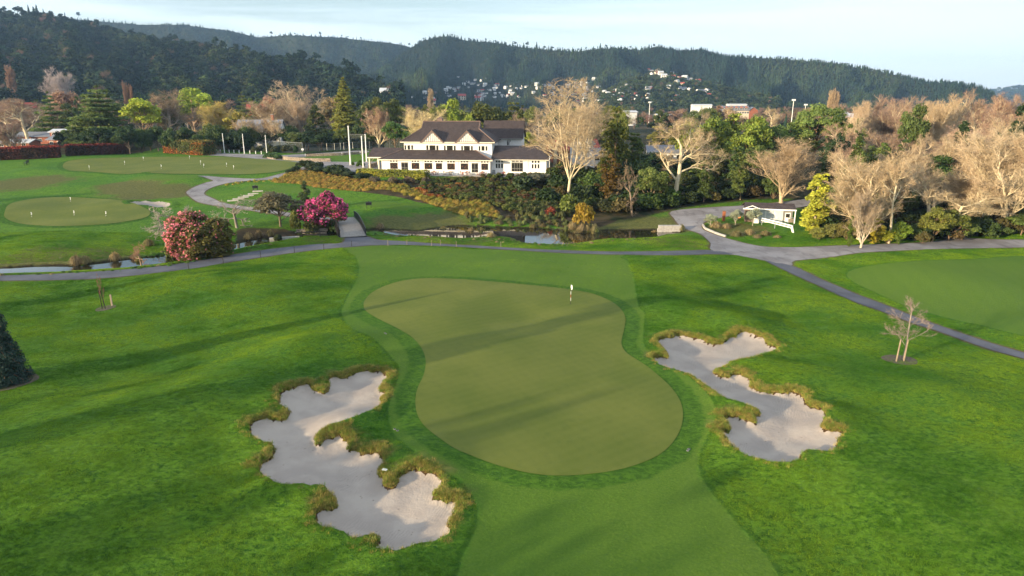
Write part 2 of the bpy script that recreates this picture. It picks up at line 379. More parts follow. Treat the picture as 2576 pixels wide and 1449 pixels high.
TERR = None   # clubhouse terrace outline, set below
CLUB_O = None
def height(P):
    """the finished ground: base terrain shaped by water, bunkers, paths and tees"""
    P = np.atleast_2d(P); z = h0(P)
    d = sdf(P, poly['water'], 14)
    bank = sstep(-d, 0.0, 5.0)
    z = np.where(d > -14, np.where(d > 0, WL-.15-.8*sstep(d, 0, 2.5), (WL+.12)+(np.maximum(z, WL+.3)-(WL+.12))*(.25*sstep(-d, 0, .6)+.75*bank)), z)
    for k, dep in (('b1',.38),('b2',.38),('b3',.3)):
        d = sdf(P, poly[k], 8)
        z = z+np.where(d > -8, .22*np.exp(-(np.minimum(d, 0)+.5)**2/1.6)*(d < 0), 0)
        z = z-np.where(d > -.25, .22*sstep(d, -.22, .02)+ (dep-.1)*sstep(d, -.1, 3.2), 0)
    for k in ('green','pgreen','lgreen','green2'):
        d = sdf(P, poly[k], 3)
        z = z+.06*sstep(d, -2.0, .4)
    for k in ('tee1','tee2','tee3'):
        d = sdf(P, poly[k], 4); z = z+.3*sstep(d, -2.5, .3)
    for k in ('path1','path2','path3','drive'):
        d = sdf(P, poly[k], 3); z = z-.05*sstep(d, -.5, .1)
    if TERR is not None:
        d = sdf(P, TERR, 3)
        z = np.where(d > -2.5, z+(4.1-z)*sstep(d, -2.5, .2), z)
    return z

# clubhouse frame: local x along the front, local y towards the back
CLUB_O = at(1233, 440.5, 4.1)
_l = atD(962, 436, CLUB_O[1]+2.7)
CLUB_A = math.atan2(CLUB_O[1]-_l[1], CLUB_O[0]-_l[0])
def club(x, y, z=0.0):
    c, s = math.cos(CLUB_A), math.sin(CLUB_A)
    return (CLUB_O[0]+x*c-y*s, CLUB_O[1]+x*s+y*c, 4.1+z)
TERR = np.array([club(-32,-.3), club(-17,-3.6), club(17,-4.2), club(18.5,18), club(-30,22)])
EXPO = 1.07
SKY_STR = 0.108
SKY_CLOUD = 0.8
SKY_LOW = 0.8
SKY_WHITE = (5.1, 5.9, 6.5)
HAZE_DENS = 0.9e-4
HAZE_COL = (.38, .62, 1.0, 1)
SHADE_TREES = []
_dx, _dy = math.sin(SUN_AZ), math.cos(SUN_AZ)
def _shade(sx, sy, h, k, wd):
    """tree whose top throws its shadow onto (sx, sy)"""
    L = h/math.tan(SUN_EL); SHADE_TREES.append((sx-_dx*L, sy-_dy*L, h, k, wd))
for (u, v, h, k, wd) in [(1660,962,22,'pop0',1.2),(1500,975,20,'pop1',1.2),(1290,852,20,'pop1',1.2),(470,1030,20,'pop1',1.4),(770,1258,18,'pop0',1.2),
                         (955,985,17,'rag0',2.8),(930,1120,17,'round1',3.0),(1090,1300,17,'rag1',3.4),(560,915,18,'rag2',3.6),
                         (1640,1215,18,'rag1',3.6),(1500,1300,18,'round2',4.6),(1850,1290,19,'round1',5.0),(1950,1410,19,'round0',5.0),(1350,1420,18,'rag2',5),
                         (2010,1120,18,'rag2',2.6),(1980,690,18,'rag1',3.5),(700,660,18,'rag2',3),(250,570,18,'rag1',3),(330,490,18,'round2',4)]:
    _p = at(u, v, .2); _shade(_p[0], _p[1], h, k, wd)
# ------------------------------------------------------------------ ground sheet
def build_ground():
    # row distances follow the picture so that near ground is fine and far ground coarse
    vs = list(np.arange(1560, 700, -3.2))+list(np.arange(700, 330, -1.6))+list(np.arange(330, 268, -1.0))
    ys = [at(1288, v, 0)[1] for v in vs]
    ys = [-260,-160,-100,-60,-30,-10,0,6,11,15,18,20]+[y for y in ys if y > 21]+[1500, 1800, 2400, 3200, 4200, 6000]
    ys = np.array(ys)
    ci = np.linspace(-1, 1, 760)
    edge = 1+np.geomspace(.01, 2.6, 26)
    cs = np.concatenate([-edge[::-1], ci, edge])
    dep = np.maximum(ys, 14)*CP+CZ*SP
    half = dep*(UW/2/FOC)*1.05
    X = cs[None,:]*half[:,None]
    ext = np.abs(cs)[None,:] > 1
    X = np.where(ext, np.sign(cs)[None,:]*(half[:,None]+(np.abs(cs)[None,:]-1)*(90+.9*half[:,None])), X)
    Y = np.repeat(ys[:,None], len(cs), 1)
    P = np.stack([X.ravel(), Y.ravel(), np.zeros(X.size)], 1)
    P[:,2] = height(P)
    far = P[:,1] > 700
    P[far,2] = np.minimum(P[far,2], 4)
    nr, nc = X.shape
    i = np.arange(nr-1)[:,None]*nc+np.arange(nc-1)[None,:]
    F = np.stack([i, i+1, i+nc+1, i+nc], -1).reshape(-1, 4)
    at_ = {}
    at_['fair'] = np.maximum(sdf(P, poly['fair'], 6), sdf(P, poly['green2'], 6))
    g = np.maximum.reduce([sdf(P, poly[k], 6) for k in ('green','pgreen','lgreen')])
    at_['ring'] = g
    at_['tee'] = np.maximum.reduce([sdf(P, poly[k], 4) for k in ('tee1','tee2','tee3','putt')])
    at_['bunk'] = np.maximum(np.maximum(sdf(P, poly['b1'], 6), sdf(P, poly['b2'], 6)), -6)
    sh_ = P.copy(); sh_[:,1] -= .6
    gr = np.maximum(sdf(sh_, poly['b1'], 6), sdf(sh_, poly['b2'], 6))-at_['bunk']
    at_['fesc'] = at_['bunk']-1.3*(1-np.clip((gr+.3)/.6, 0, 1))
    at_['water'] = sdf(P, poly['water'], 10)
    at_['path'] = np.maximum.reduce([sdf(P, poly[k], 4) for k in ('path1','path2','path3','drive','drive2')])
    at_['garden'] = np.maximum(sdf(P, poly['garden'], 6), sdf(P, poly['mulch'], 6))
    at_['woods'] = np.maximum(sdf(P, poly['woods'], 10), sdf(P, poly['woods2'], 10))
    dry = np.zeros(len(P))
    for u, v, z, s in [(370,485,1.5,8),(330,475,1.6,8),(420,480,1.6,7),(300,468,1.8,6),(60,462,1.6,12),(0,470,1.2,11),(100,652,-.8,7),(250,648,-.8,6),(180,655,-.8,7),(1620,562,-.5,9),(1560,570,-.7,7),(1690,560,-.4,6),(1100,560,-.6,8),(1000,562,-.6,6),
                       (1500,590,-.9,6),(1400,600,-.9,9),(1150,602,-.9,8),(1700,610,-.4,7),(1460,578,-.9,5),(440,495,.8,3.5),(820,602,-.5,4),(1850,570,.2,6)]:
        p = at(u, v, z); dry = np.maximum(dry, np.exp(-((P[:,0]-p[0])**2+(P[:,1]-p[1])**2)/s**2))
    at_['dry'] = dry
    me = np_mesh('ground', P, F, True, [ground_mat()], attrs=at_)
    o = link('ground', me); tag(o, kind='structure')
    return o, P, F

def ground_mat():
    m, nt = new_mat('grass_ground'); w = N(nt)
    co = w.coords()
    co_b = w.coords((1, 1, 1), (0, 0, .6))
    co_s = w.coords((.8, 1.15, 1), (0, 0, math.radians(-34)))
    big = w.noise(co, .045, 3, .5, .6)
    mid = w.noise(co, .35, 4, .6, .4)
    tuft = w.noise(co_s, 2.6, 5, .72, .3)
    fine = w.noise(co_b, 7.0, 3, .7)
    edge_n = w.math('MULTIPLY', w.math('SUBTRACT', w.noise(co, 1.1, 4, .6), .5), 1.0)
    # rough turf
    rough = w.mix(w.step(tuft, .36, .62), (.022, .076, .007), (.105, .222, .016))
    rough = w.mix(w.math('MULTIPLY', w.step(mid, .42, .68), .45), rough, (.120, .215, .018))
    rough = w.mix(w.math('MULTIPLY', w.step(big, .42, .62), .40), rough, (.020, .100, .016))
    rough = w.mix(w.math('MULTIPLY', w.step(fine, .50, .66), .50), rough, (.145, .250, .026))
    # mown fairway / surround
    mow = w.n('ShaderNodeTexWave', {'Vector': w.coords((1,1,1), (0,0,.25)), 'Scale': .14, 'Distortion': 1.5, 'Detail': 2}).outputs[0]
    fair = w.mix(w.step(fine, .3, .75), (.066, .128, .014), (.112, .178, .022))
    fair = w.mix(w.math('MULTIPLY', w.step(mow, .3, .7), .22), fair, (.100, .165, .020))
    fair = w.mix(w.math('MULTIPLY', w.step(big, .4, .65), .35), fair, (.036, .104, .010))
    a_f = w.attr('fair')
    base = w.mix(w.step(w.math('ADD', a_f, w.math('MULTIPLY', edge_n, 1.0)), -.25, .30), rough, fair)
    # darker line of longer grass where the mower turns
    line = w.math('MULTIPLY', w.step(a_f, -.45, -.12), w.step(a_f, .10, -.10))
    base = w.mix(w.math('MULTIPLY', line, .45), base, (.018, .075, .010))
    # tufty ring round the greens
    a_r = w.attr('ring')
    ringc = w.mix(w.step(tuft, .35, .66), (.016, .066, .006), (.066, .142, .012))
    base = w.mix(w.math('MULTIPLY', w.step(w.math('ADD', a_r, edge_n), -1.7, -1.3), .8), base, ringc)
    base = w.mix(w.math('MULTIPLY', w.step(w.attr('tee'), -.2, .2), .8), base, (.085, .155, .018))
    # long dry fescue round the bunkers
    a_b = w.math('ADD', w.attr('fesc'), w.math('MULTIPLY', edge_n, 2.6))
    fes = w.mix(w.step(tuft, .3, .7), (.060, .075, .016), (.190, .165, .050))
    fes = w.mix(w.step(fine, .45, .7), fes, (.100, .120, .028))
    base = w.mix(w.math('MULTIPLY', w.step(a_b, -1.6, -.5), .85), base, fes)
    base = w.mix(w.step(w.attr('bunk'), -.16, -.05), base, (.075, .045, .022))
    # dry slopes, their colour also darkened for the grazing light on the bank
    dry_shadec = w.mix(w.step(tuft, .3, .7), (.060, .068, .020), (.150, .135, .048))
    d_ = w.math('ADD', w.attr('dry'), w.math('MULTIPLY', w.math('SUBTRACT', mid, .5), .9))
    base = w.mix(w.math('MULTIPLY', w.step(d_, .2, .6), .9), base, dry_shadec)
    # muddy edge of the water
    a_w = w.attr('water')
    base = w.mix(w.step(w.math('ADD', a_w, w.math('MULTIPLY', edge_n, .8)), -.5, .05), base, (.030, .026, .014))
    # brown worn verge beside paths
    a_p = w.math('ADD', w.attr('path'), w.math('MULTIPLY', edge_n, .9))
    base = w.mix(w.math('MULTIPLY', w.step(a_p, -.65, -.15), .8), base, (.130, .090, .055))
    # planted beds and the wood's floor
    soil = w.mix(w.step(mid, .35, .65), (.035, .030, .016), (.080, .058, .034))
    base = w.mix(w.step(w.math('ADD', w.attr('garden'), edge_n), -.4, .3), base, soil)
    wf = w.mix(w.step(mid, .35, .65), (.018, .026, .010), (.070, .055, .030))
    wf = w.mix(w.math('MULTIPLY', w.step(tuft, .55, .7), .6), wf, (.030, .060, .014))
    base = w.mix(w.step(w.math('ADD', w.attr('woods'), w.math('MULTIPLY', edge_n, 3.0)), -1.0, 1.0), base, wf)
    # valley floor far away
    geo = w.n('ShaderNodeNewGeometry'); sx = w.n('ShaderNodeSeparateXYZ', {0: geo.outputs['Position']})
    vf = w.mix(w.step(w.noise(co, .02, 4), .4, .6), (.035, .040, .022), (.090, .075, .050))
    base = w.mix(w.step(sx.outputs[1], 300, 380), base, vf)
    h = w.math('ADD', w.math('MULTIPLY', tuft, 1.0), w.math('MULTIPLY', fine, .35))
    amp = w.mix(w.step(a_f, -.1, .15), (1,1,1), (.35,.35,.35))
    nrm = w.n('ShaderNodeBump', {'Height': h, 'Strength': amp, 'Distance': .34}).outputs[0]
    p = w.n('ShaderNodeBsdfPrincipled', {'Base Color': base, 'Roughness': .9, 'Specular IOR Level': .1, 'Normal': nrm})
    w.out(p.outputs[0])
    return m

def green_mat():
    m, nt = new_mat('mown_green'); w = N(nt)
    co = w.coords()
    st1 = w.n('ShaderNodeTexWave', {'Vector': w.coords((1,1,1), (0,0,.95)), 'Scale': .34, 'Distortion': .1, 'Detail': 0}).outputs[0]
    st2 = w.n('ShaderNodeTexWave', {'Vector': w.coords((1,1,1), (0,0,-.5)), 'Scale': .34, 'Distortion': .1, 'Detail': 0}).outputs[0]
    c = w.mix(w.step(w.noise(co, .12, 4, .6), .35, .65), (.092, .118, .018), (.128, .144, .027))
    c = w.mix(w.math('MULTIPLY', w.step(st1, .3, .7), .13), c, (.145, .165, .042))
    c = w.mix(w.math('MULTIPLY', w.step(st2, .3, .7), .07), c, (.066, .102, .018))
    c = w.mix(w.math('MULTIPLY', w.step(w.noise(co, 9, 4, .7), .45, .75), .30), c, (.145, .165, .045))
    c = w.mix(w.math('MULTIPLY', w.step(w.noise(co, 1.5, 4, .7), .52, .75), .30), c, (.058, .088, .016))
    p = w.n('ShaderNodeBsdfPrincipled', {'Base Color': c, 'Roughness': .85, 'Specular IOR Level': .12,
            'Normal': w.bump(w.noise(co, 14, 3), .35, .015)})
    w.out(p.outputs[0]); return m

def sand_mat():
    m, nt = new_mat('bunker_sand'); w = N(nt)
    co = w.coords()
    c = w.mix(w.step(w.noise(co, .5, 4), .35, .65), (.315, .27, .235), (.375, .325, .28))
    c = w.mix(w.math('MULTIPLY', w.step(w.noise(co, 5, 5, .7), .55, .8), .35), c, (.34, .30, .27))
    rk = w.n('ShaderNodeTexWave', {'Vector': w.coords((1,1,1), (0,0,.4)), 'Scale': 1.7, 'Distortion': 14, 'Detail': 4, 'Detail Scale': .6}).outputs[0]
    patch = w.step(w.noise(co, .35, 3), .50, .62)
    c = w.mix(w.math('MULTIPLY', w.math('MULTIPLY', w.step(rk, .55, .75), patch), .40), c, (.26, .225, .20))
    # scattered footprints and clods
    vo = w.n('ShaderNodeTexVoronoi', {'Vector': co, 'Scale': 2.0, 'Randomness': 1.0}).outputs[0]
    spot = w.math('MULTIPLY', w.step(vo, .14, .08), w.step(w.noise(co, .6, 2), .46, .53))
    c = w.mix(w.math('MULTIPLY', spot, .6), c, (.16, .12, .10))
    h = w.math('ADD', w.noise(co, 3.5, 5, .7), w.math('MULTIPLY', w.math('MULTIPLY', rk, patch), .12))
    p = w.n('ShaderNodeBsdfPrincipled', {'Base Color': c, 'Roughness': .95, 'Specular IOR Level': .1, 'Normal': w.bump(h, .6, .07)})
    w.out(p.outputs[0]); return m

def asphalt_mat(name, c1, c2, patchy=.5):
    m, nt = new_mat(name); w = N(nt)
    co = w.coords()
    c = w.mix(w.step(w.noise(co, .25, 4), .35, .65), c1, c2)
    c = w.mix(w.math('MULTIPLY', w.step(w.noise(co, 14, 3, .7), .45, .75), .30), c, tuple(min(1, x*1.7) for x in c2))
    c = w.mix(w.math('MULTIPLY', w.step(w.noise(w.coords((1,.3,1), (0,0,.8)), .9, 4), .52, .72), patchy), c, tuple(x*.55 for x in c1))
    p = w.n('ShaderNodeBsdfPrincipled', {'Base Color': c, 'Roughness': .85, 'Specular IOR Level': .25, 'Normal': w.bump(w.noise(co, 22, 3), .4, .01)})
    w.out(p.outputs[0]); return m

def water_mat():
    m, nt = new_mat('still_water'); w = N(nt)
    co = w.coords()
    p = w.n('ShaderNodeBsdfPrincipled', {'Base Color': (.018, .017, .010, 1), 'Roughness': .03, 'Specular IOR Level': .9, 'IOR': 1.5,
            'Normal': w.bump(w.noise(co, 1.2, 3), .06, .02)})
    w.out(p.outputs[0]); return m

def sheet(name, outline, spacing, mat, off=.02, zfun=None):
    """a surface laid over the ground inside an outline, as its own object"""
    P = np.asarray(outline)[:, :2]
    # drop near-duplicate outline points
    keep = [0]
    for i in range(1, len(P)):
        if np.hypot(*(P[i]-P[keep[-1]])) > spacing*.08: keep.append(i)
    P = P[keep]
    lo, hi = P.min(0), P.max(0)
    gx, gy = np.meshgrid(np.arange(lo[0], hi[0], spacing), np.arange(lo[1], hi[1], spacing))
    G = np.stack([gx.ravel(), gy.ravel()], 1)
    G += np.random.default_rng(1).uniform(-.15, .15, G.shape)*spacing
    d = sdf(np.c_[G, np.zeros(len(G))], P, 2*spacing); G = G[d > spacing*.35]
    co = [Vector((float(a), float(b))) for a, b in P]+[Vector((float(a), float(b))) for a, b in G]
    n = len(P)
    v2, e2, f2, _, _, _ = delaunay_2d_cdt(co, [(i, (i+1) % n) for i in range(n)], [], 0, 1e-4)
    V = np.array([[p.x, p.y] for p in v2]); F = np.array([list(f) for f in f2 if len(f) == 3])
    cen = V[F].mean(1); F = F[sdf(np.c_[cen, np.zeros(len(cen))], P, .5) > 0]
    # orient upwards
    a, b, c = V[F[:,0]], V[F[:,1]], V[F[:,2]]
    cr = (b[:,0]-a[:,0])*(c[:,1]-a[:,1])-(b[:,1]-a[:,1])*(c[:,0]-a[:,0])
    F[cr < 0] = F[cr < 0][:, ::-1]
    z = zfun(V) if zfun else zat_many(V)+off
    me = np_mesh(name, np.c_[V, z], F, True, [mat])
    o = link(name, me); tag(o, kind='structure'); return o

ground, GV, GF = build_ground()
BVH = BVHTree.FromPolygons([tuple(p) for p in GV.tolist()], [tuple(f) for f in GF.tolist()])
def zat(x, y):
    h = BVH.ray_cast(Vector((x, y, 900)), Vector((0, 0, -1)))
    return h[0].z if h[0] is not None else 0.0
def zat_many(V): return np.array([zat(float(x), float(y)) for x, y in V[:, :2]])
def gp(u, v):
    """ground point seen at picture position u, v"""
    d = raydir(u, v); h = BVH.ray_cast(Vector((0, 0, CZ)), Vector(d))
    return np.array(h[0]) if h[0] is not None else at(u, max(v, HOR+10), 3)
def gD(u, D):
    """ground point in the direction of picture column u at ground distance D"""
    x = 0.0
    z = 0.0
    for _ in range(4):
        dep = D*CP-(z-CZ)*SP; x = (u-UW/2)/FOC*dep; z = zat(x, D)
    return np.array([x, D, z])

M['green'] = green_mat(); M['sand'] = sand_mat()
M['asphalt'] = asphalt_mat('path_asphalt', (.070,.072,.088), (.105,.107,.125), .3)
M['gravel'] = asphalt_mat('gravel_drive', (.17,.155,.155), (.25,.235,.235), .6)
sheet('putting_green', poly['green'], .8, M['green'], .025)
sheet('practice_green', poly['pgreen'], 2.0, M['green'], .05)
sheet('practice_green', poly['lgreen'], 1.6, M['green'], .05)
sheet('bunker_sand', poly['b1'], .30, M['sand'], .02)
sheet('bunker_sand', poly['b2'], .35, M['sand'], .02)
sheet('bunker_sand', poly['b3'], .8, M['sand'], .04)
sheet('cart_path', poly['path1'], .6, M['asphalt'], .04)
sheet('cart_path', poly['path2'], .6, M['asphalt'], .045)
sheet('cart_path', poly['path3'], .9, M['gravel'], .05)
sheet('gravel_road', poly['drive'], .8, M['gravel'], .035)
sheet('driveway', poly['drive2'], 1.5, M['gravel'], .06)
wp = poly['water'].copy()
wo = sheet('water', wp, 2.5, water_mat(), 0, zfun=lambda V: np.full(len(V), WL))
# ------------------------------------------------------------------ vegetation makers
def prisms(segs, sides):
    """many tapered tubes at once; segs rows: p0(3) p1(3) r0 r1"""
    S = np.asarray(segs, float)
    if len(S) == 0: return np.zeros((0,3)), np.zeros((0,4), int)
    p0, p1, r0, r1 = S[:,:3], S[:,3:6], S[:,6], S[:,7]
    d = p1-p0; d /= np.linalg.norm(d, axis=1)[:,None]+1e-9
    ref = np.where(np.abs(d[:,2:3]) > .9, np.array([[1.,0,0]]), np.array([[0,0,1.]]))
    x = np.cross(d, ref); x /= np.linalg.norm(x, axis=1)[:,None]+1e-9
    y = np.cross(d, x)
    V = []
    for c, r in ((p0-d*r0[:,None]*.3, r0), (p1, r1)):
        for i in range(sides):
            t = 2*math.pi*i/sides
            V.append(c+x*(r*math.cos(t))[:,None]+y*(r*math.sin(t))[:,None])
    V = np.stack(V, 1)
    n = len(S); base = (np.arange(n)*2*sides)[:,None]
    F = []
    for i in range(sides):
        j = (i+1) % sides
        F.append(np.concatenate([base+i, base+j, base+sides+j, base+sides+i], 1))
    return V.reshape(-1,3), np.stack(F, 1).reshape(-1,4)

def slivers(p0, p1, w):
    """thin tapering triangles for twigs and blades"""
    d = p1-p0; r = RNG.normal(size=p0.shape); x = np.cross(d, r); x /= np.linalg.norm(x, axis=1)[:,None]+1e-9
    V = np.stack([p0-x*(w/2)[:,None], p0+x*(w/2)[:,None], p1], 1).reshape(-1,3)
    F = np.arange(len(p0)*3).reshape(-1,3)
    return V, F

def _rot(d, ang, rng):
    d = Vector(d).normalized(); x = d.orthogonal().normalized(); y = d.cross(x)
    t = rng.uniform(0, 2*math.pi)
    return (d*math.cos(ang)+(x*math.cos(t)+y*math.sin(t))*math.sin(ang)).normalized()

def grow(rng, segs, p, d, L, r, lvl, Q):
    n = Q['n'][lvl]; step = L/n
    for i in range(n):
        wv = Vector(rng.normal(0, Q['wob'][lvl], 3))
        d = (d+wv+Vector((0,0,Q['up'][lvl]))).normalized()
        q = p+d*step
        r2 = max(r*(1-(.75 if lvl else Q.get('taper', .55))/n), .012)
        segs.append((*p, *q, r, r2, lvl))
        f = (i+1)/n
        if lvl < Q['depth'] and f >= Q['start'][lvl]:
            k = Q['kids'][lvl]; k = int(k)+(rng.random() < k-int(k))
            for _ in range(k):
                a = math.radians(rng.uniform(*Q['ang'][lvl]))
                cd = _rot(d, a, rng)
                if cd.z < Q.get('zmin', -.35): cd.z = abs(cd.z)*.3; cd.normalize()
                grow(rng, segs, q, cd, L*Q['len'][lvl]*(1-.45*f if lvl == 0 and Q.get('cone', 1) else 1-.25*f)*rng.uniform(.75, 1.2), r2*Q['rad'][lvl], lvl+1, Q)
        p, r = q, r2

BARE = {
 'plane':  dict(depth=4, n=[7,6,5,4,3], wob=[.07,.20,.24,.26,.25], up=[.03,.11,.09,.07,.05], start=[.35,.25,.2,.2,1], kids=[1.6,1.15,1.25,1.3,0], ang=[(30,68),(28,58),(25,55),(25,55),(0,0)], len=[.62,.58,.55,.55,.5], rad=[.64,.72,.72,.6,.6], tw=1.5, twl=.8),
 'upright':dict(depth=4, n=[6,7,5,4,3], wob=[.03,.09,.12,.15,.2], up=[.02,.16,.14,.12,.08], start=[.15,.25,.2,.2,1], kids=[2.3,1.1,1.2,1.2,0], ang=[(18,42),(16,38),(18,42),(18,45),(0,0)], len=[.80,.52,.52,.5,.5], rad=[.62,.70,.70,.6,.6], tw=1.4, twl=1.0, cone=0),
 'poplar': dict(depth=3, n=[12,5,4,3], wob=[.015,.05,.06,.08], up=[.02,.30,.25,.2], start=[.1,.2,.2,1], kids=[4.5,1.6,1.5,0], ang=[(20,38),(12,25),(12,25),(0,0)], len=[.26,.5,.5,.5], rad=[.35,.6,.6,.6], tw=2.2, twl=.8, taper=.9, cone=0),
 'gnarled':dict(depth=3, n=[4,6,5,4], wob=[.12,.34,.36,.36], up=[.02,.02,.0,-.02], start=[.5,.3,.3,1], kids=[2.4,1.2,1.3,0], ang=[(45,85),(35,75),(30,70),(0,0)], len=[.95,.55,.5,.5], rad=[.6,.6,.6,.6], tw=2.2, twl=.45, cone=0),
 'young':  dict(depth=3, n=[10,5,4,3], wob=[.025,.10,.14,.18], up=[.01,.06,.06,.04], start=[.3,.3,.3,1], kids=[1.9,1.2,1.3,0], ang=[(50,80),(25,50),(25,55),(0,0)], len=[.40,.5,.5,.5], rad=[.30,.5,.5,.5], tw=2.2, twl=.5, taper=.8),
 'fork':   dict(depth=4, n=[3,9,6,4,3], wob=[.04,.07,.14,.18,.22], up=[.02,.13,.10,.08,.04], start=[.6,.2,.2,.2,1], kids=[3.2,1.35,1.2,1.2,0], ang=[(12,34),(22,48),(22,50),(22,50),(0,0)], len=[2.6,.36,.5,.5,.5], rad=[.66,.58,.68,.6,.6], tw=1.4, twl=.9, cone=0),
}
def bare_tree(name, seed, H=20.0, kind='plane', r=None, twigw=.024, tw=None, trunk=1.0):
    """two meshes: limbs and twigs, scaled to height H"""
    rng = np.random.default_rng(seed); Q = BARE[kind]
    segs = []
    grow(rng, segs, Vector((0,0,-.3)), Vector((0,0,1)), 10.0*trunk if kind != 'poplar' else 18.0, r or .30, 0, Q)
    S = np.array(segs)
    s = H/S[:,5].max(); S[:,:6] *= s; S[:,6:8] *= max(s, .7)*1.12
    lv = S[:,8]
    thick = S[(lv <= 1)]; mid = S[(lv > 1) & (lv < Q['depth'])]; thin = S[lv == Q['depth']]
    V1, F1 = prisms(thick, 7); V2, F2 = prisms(mid, 4)
    limbs = np_mesh(name+'_limbs', np.vstack([V1, V2]), np.vstack([F1, F2+len(V1)]), True, [M['bark']])
    V3, F3 = prisms(thin[thin[:,6] > .0], 3)
    k = tw or Q['tw']
    src = np.vstack([thin, mid[mid[:,8] == Q['depth']-1]])
    idx = rng.integers(0, len(src), int(len(src)*k))
    t = rng.random(len(idx))[:,None]
    p0 = src[idx,:3]*(1-t)+src[idx,3:6]*t
    d = src[idx,3:6]-src[idx,:3]; d /= np.linalg.norm(d, axis=1)[:,None]+1e-9
    d = d+rng.normal(0, .55, d.shape)+np.array([0,0,Q['up'][-1]*3+.08]); d /= np.linalg.norm(d, axis=1)[:,None]
    ln = Q['twl']*s**.5*rng.uniform(.5, 1.3, len(idx))
    p1 = p0+d*ln[:,None]
    V4, F4 = slivers(p0, p1, np.full(len(idx), twigw))
    # side twigs
    m = rng.random(len(idx)) < .7
    q0 = (p0+(p1-p0)*.5)[m]; dd = d[m]+rng.normal(0, .6, d[m].shape); dd /= np.linalg.norm(dd, axis=1)[:,None]
    V5, F5 = slivers(q0, q0+dd*(ln[m]*.6)[:,None], np.full(m.sum(), twigw*.8))
    Vt = np.vstack([V3, V4, V5])
    Ft = [tuple(f) for f in F3.tolist()]+[tuple(f) for f in (F4+len(V3)).tolist()]+[tuple(f) for f in (F5+len(V3)+len(V4)).tolist()]
    twigs = np_mesh(name+'_twigs', Vt, Ft, False, [M['bark']])
    print('BARE', name, len(thick), len(mid), len(thin), 'twigs', len(Ft))
    return dict(trunk=limbs, crown=twigs, H=H, R=float(np.percentile(np.abs(S[:,3:5]), 97)))

def leaves(C, size, aspect=.65, up=0.0, seed=0, nrm=None):
    """diamond leaves / sprays around centres C; returns verts, faces, rnd per face"""
    rng = np.random.default_rng(seed); n = len(C)
    a = rng.normal(size=(n,3)); a[:,2] *= .5; a /= np.linalg.norm(a, axis=1)[:,None]
    nn = rng.normal(size=(n,3)) if nrm is None else nrm+rng.normal(0, .55, (n,3))
    nn[:,2] += up
    b = np.cross(nn, a); b /= np.linalg.norm(b, axis=1)[:,None]+1e-9
    s = size*rng.uniform(.6, 1.35, n)[:,None]
    V = np.stack([C-a*s, C-b*s*aspect, C+a*s, C+b*s*aspect], 1).reshape(-1,3)
    F = np.arange(4*n).reshape(-1,4)
    return V, F

def clump_cloud(rng, centres, radii, per, sq=.75, shell=.55):
    """points spread on and just inside the surface of each clump, with outward normals and a per-clump tone"""
    P = []; Nn = []; T = []
    for c, r in zip(centres, radii):
        k = max(6, int(per*r*r))
        d = rng.normal(size=(k,3)); d /= np.linalg.norm(d, axis=1)[:,None]
        d[:,2] = np.where(d[:,2] < -.45, -d[:,2]*.5, d[:,2])
        rad = r*rng.uniform(shell, 1.08, k)[:,None]
        P.append(c+d*rad*np.array([1,1,sq])); Nn.append(d); T.append(np.full(k, rng.uniform(0,1)))
    return np.vstack(P), np.vstack(Nn), np.concatenate(T)

def crown_pts(rng, H, R, z0, kind):
    """centres and radii of foliage clumps for a crown of height H, half width R, starting at z0"""
    cs = []; rs = []
    hh = H-z0
    if kind == 'round':
        n = 34
        for _ in range(n*3):
            if len(cs) >= n: break
            d = rng.normal(size=3); d /= np.linalg.norm(d); k = rng.uniform(.45, .88)
            if d[2] < -.6: continue
            c = np.array([d[0]*R*k, d[1]*R*k, z0+hh*.48+d[2]*hh*.46*k])
            cs.append(c); rs.append(R*rng.uniform(.22, .38))
    elif kind == 'cone':
        n = 46
        for i in range(n):
            t = (i+.5)/n; rr = R*(1-t)**.75*rng.uniform(.35, .9)
            a = rng.uniform(0, 6.283)
            cs.append(np.array([rr*math.cos(a), rr*math.sin(a), z0+hh*t*.97])); rs.append(R*(.16+.22*(1-t))*rng.uniform(.8, 1.25))
    elif kind == 'column':
        n = 40
        for i in range(n):
            t = (i+.5)/n; env = math.sin(math.pi*min(1, .18+t*.82))**.5 if t < .9 else .5
            rr = R*env*rng.uniform(.2, .75); a = rng.uniform(0, 6.283)
            cs.append(np.array([rr*math.cos(a), rr*math.sin(a), z0+hh*t*.95])); rs.append(R*rng.uniform(.28, .45)*env)
    elif kind == 'ragged':
        # several leaders with clumps, gaps between them
        for _ in range(5):
            a = rng.uniform(0, 6.283); rr = R*rng.uniform(.1, .6); top = rng.uniform(.7, 1.0)
            for j in range(9):
                t = (j+.6)/9*top
                cs.append(np.array([rr*math.cos(a)+rng.normal(0, R*.16), rr*math.sin(a)+rng.normal(0, R*.16), z0+hh*t])); rs.append(R*rng.uniform(.16, .34)*(1.15-.6*t))
    return np.array(cs), np.array(rs)

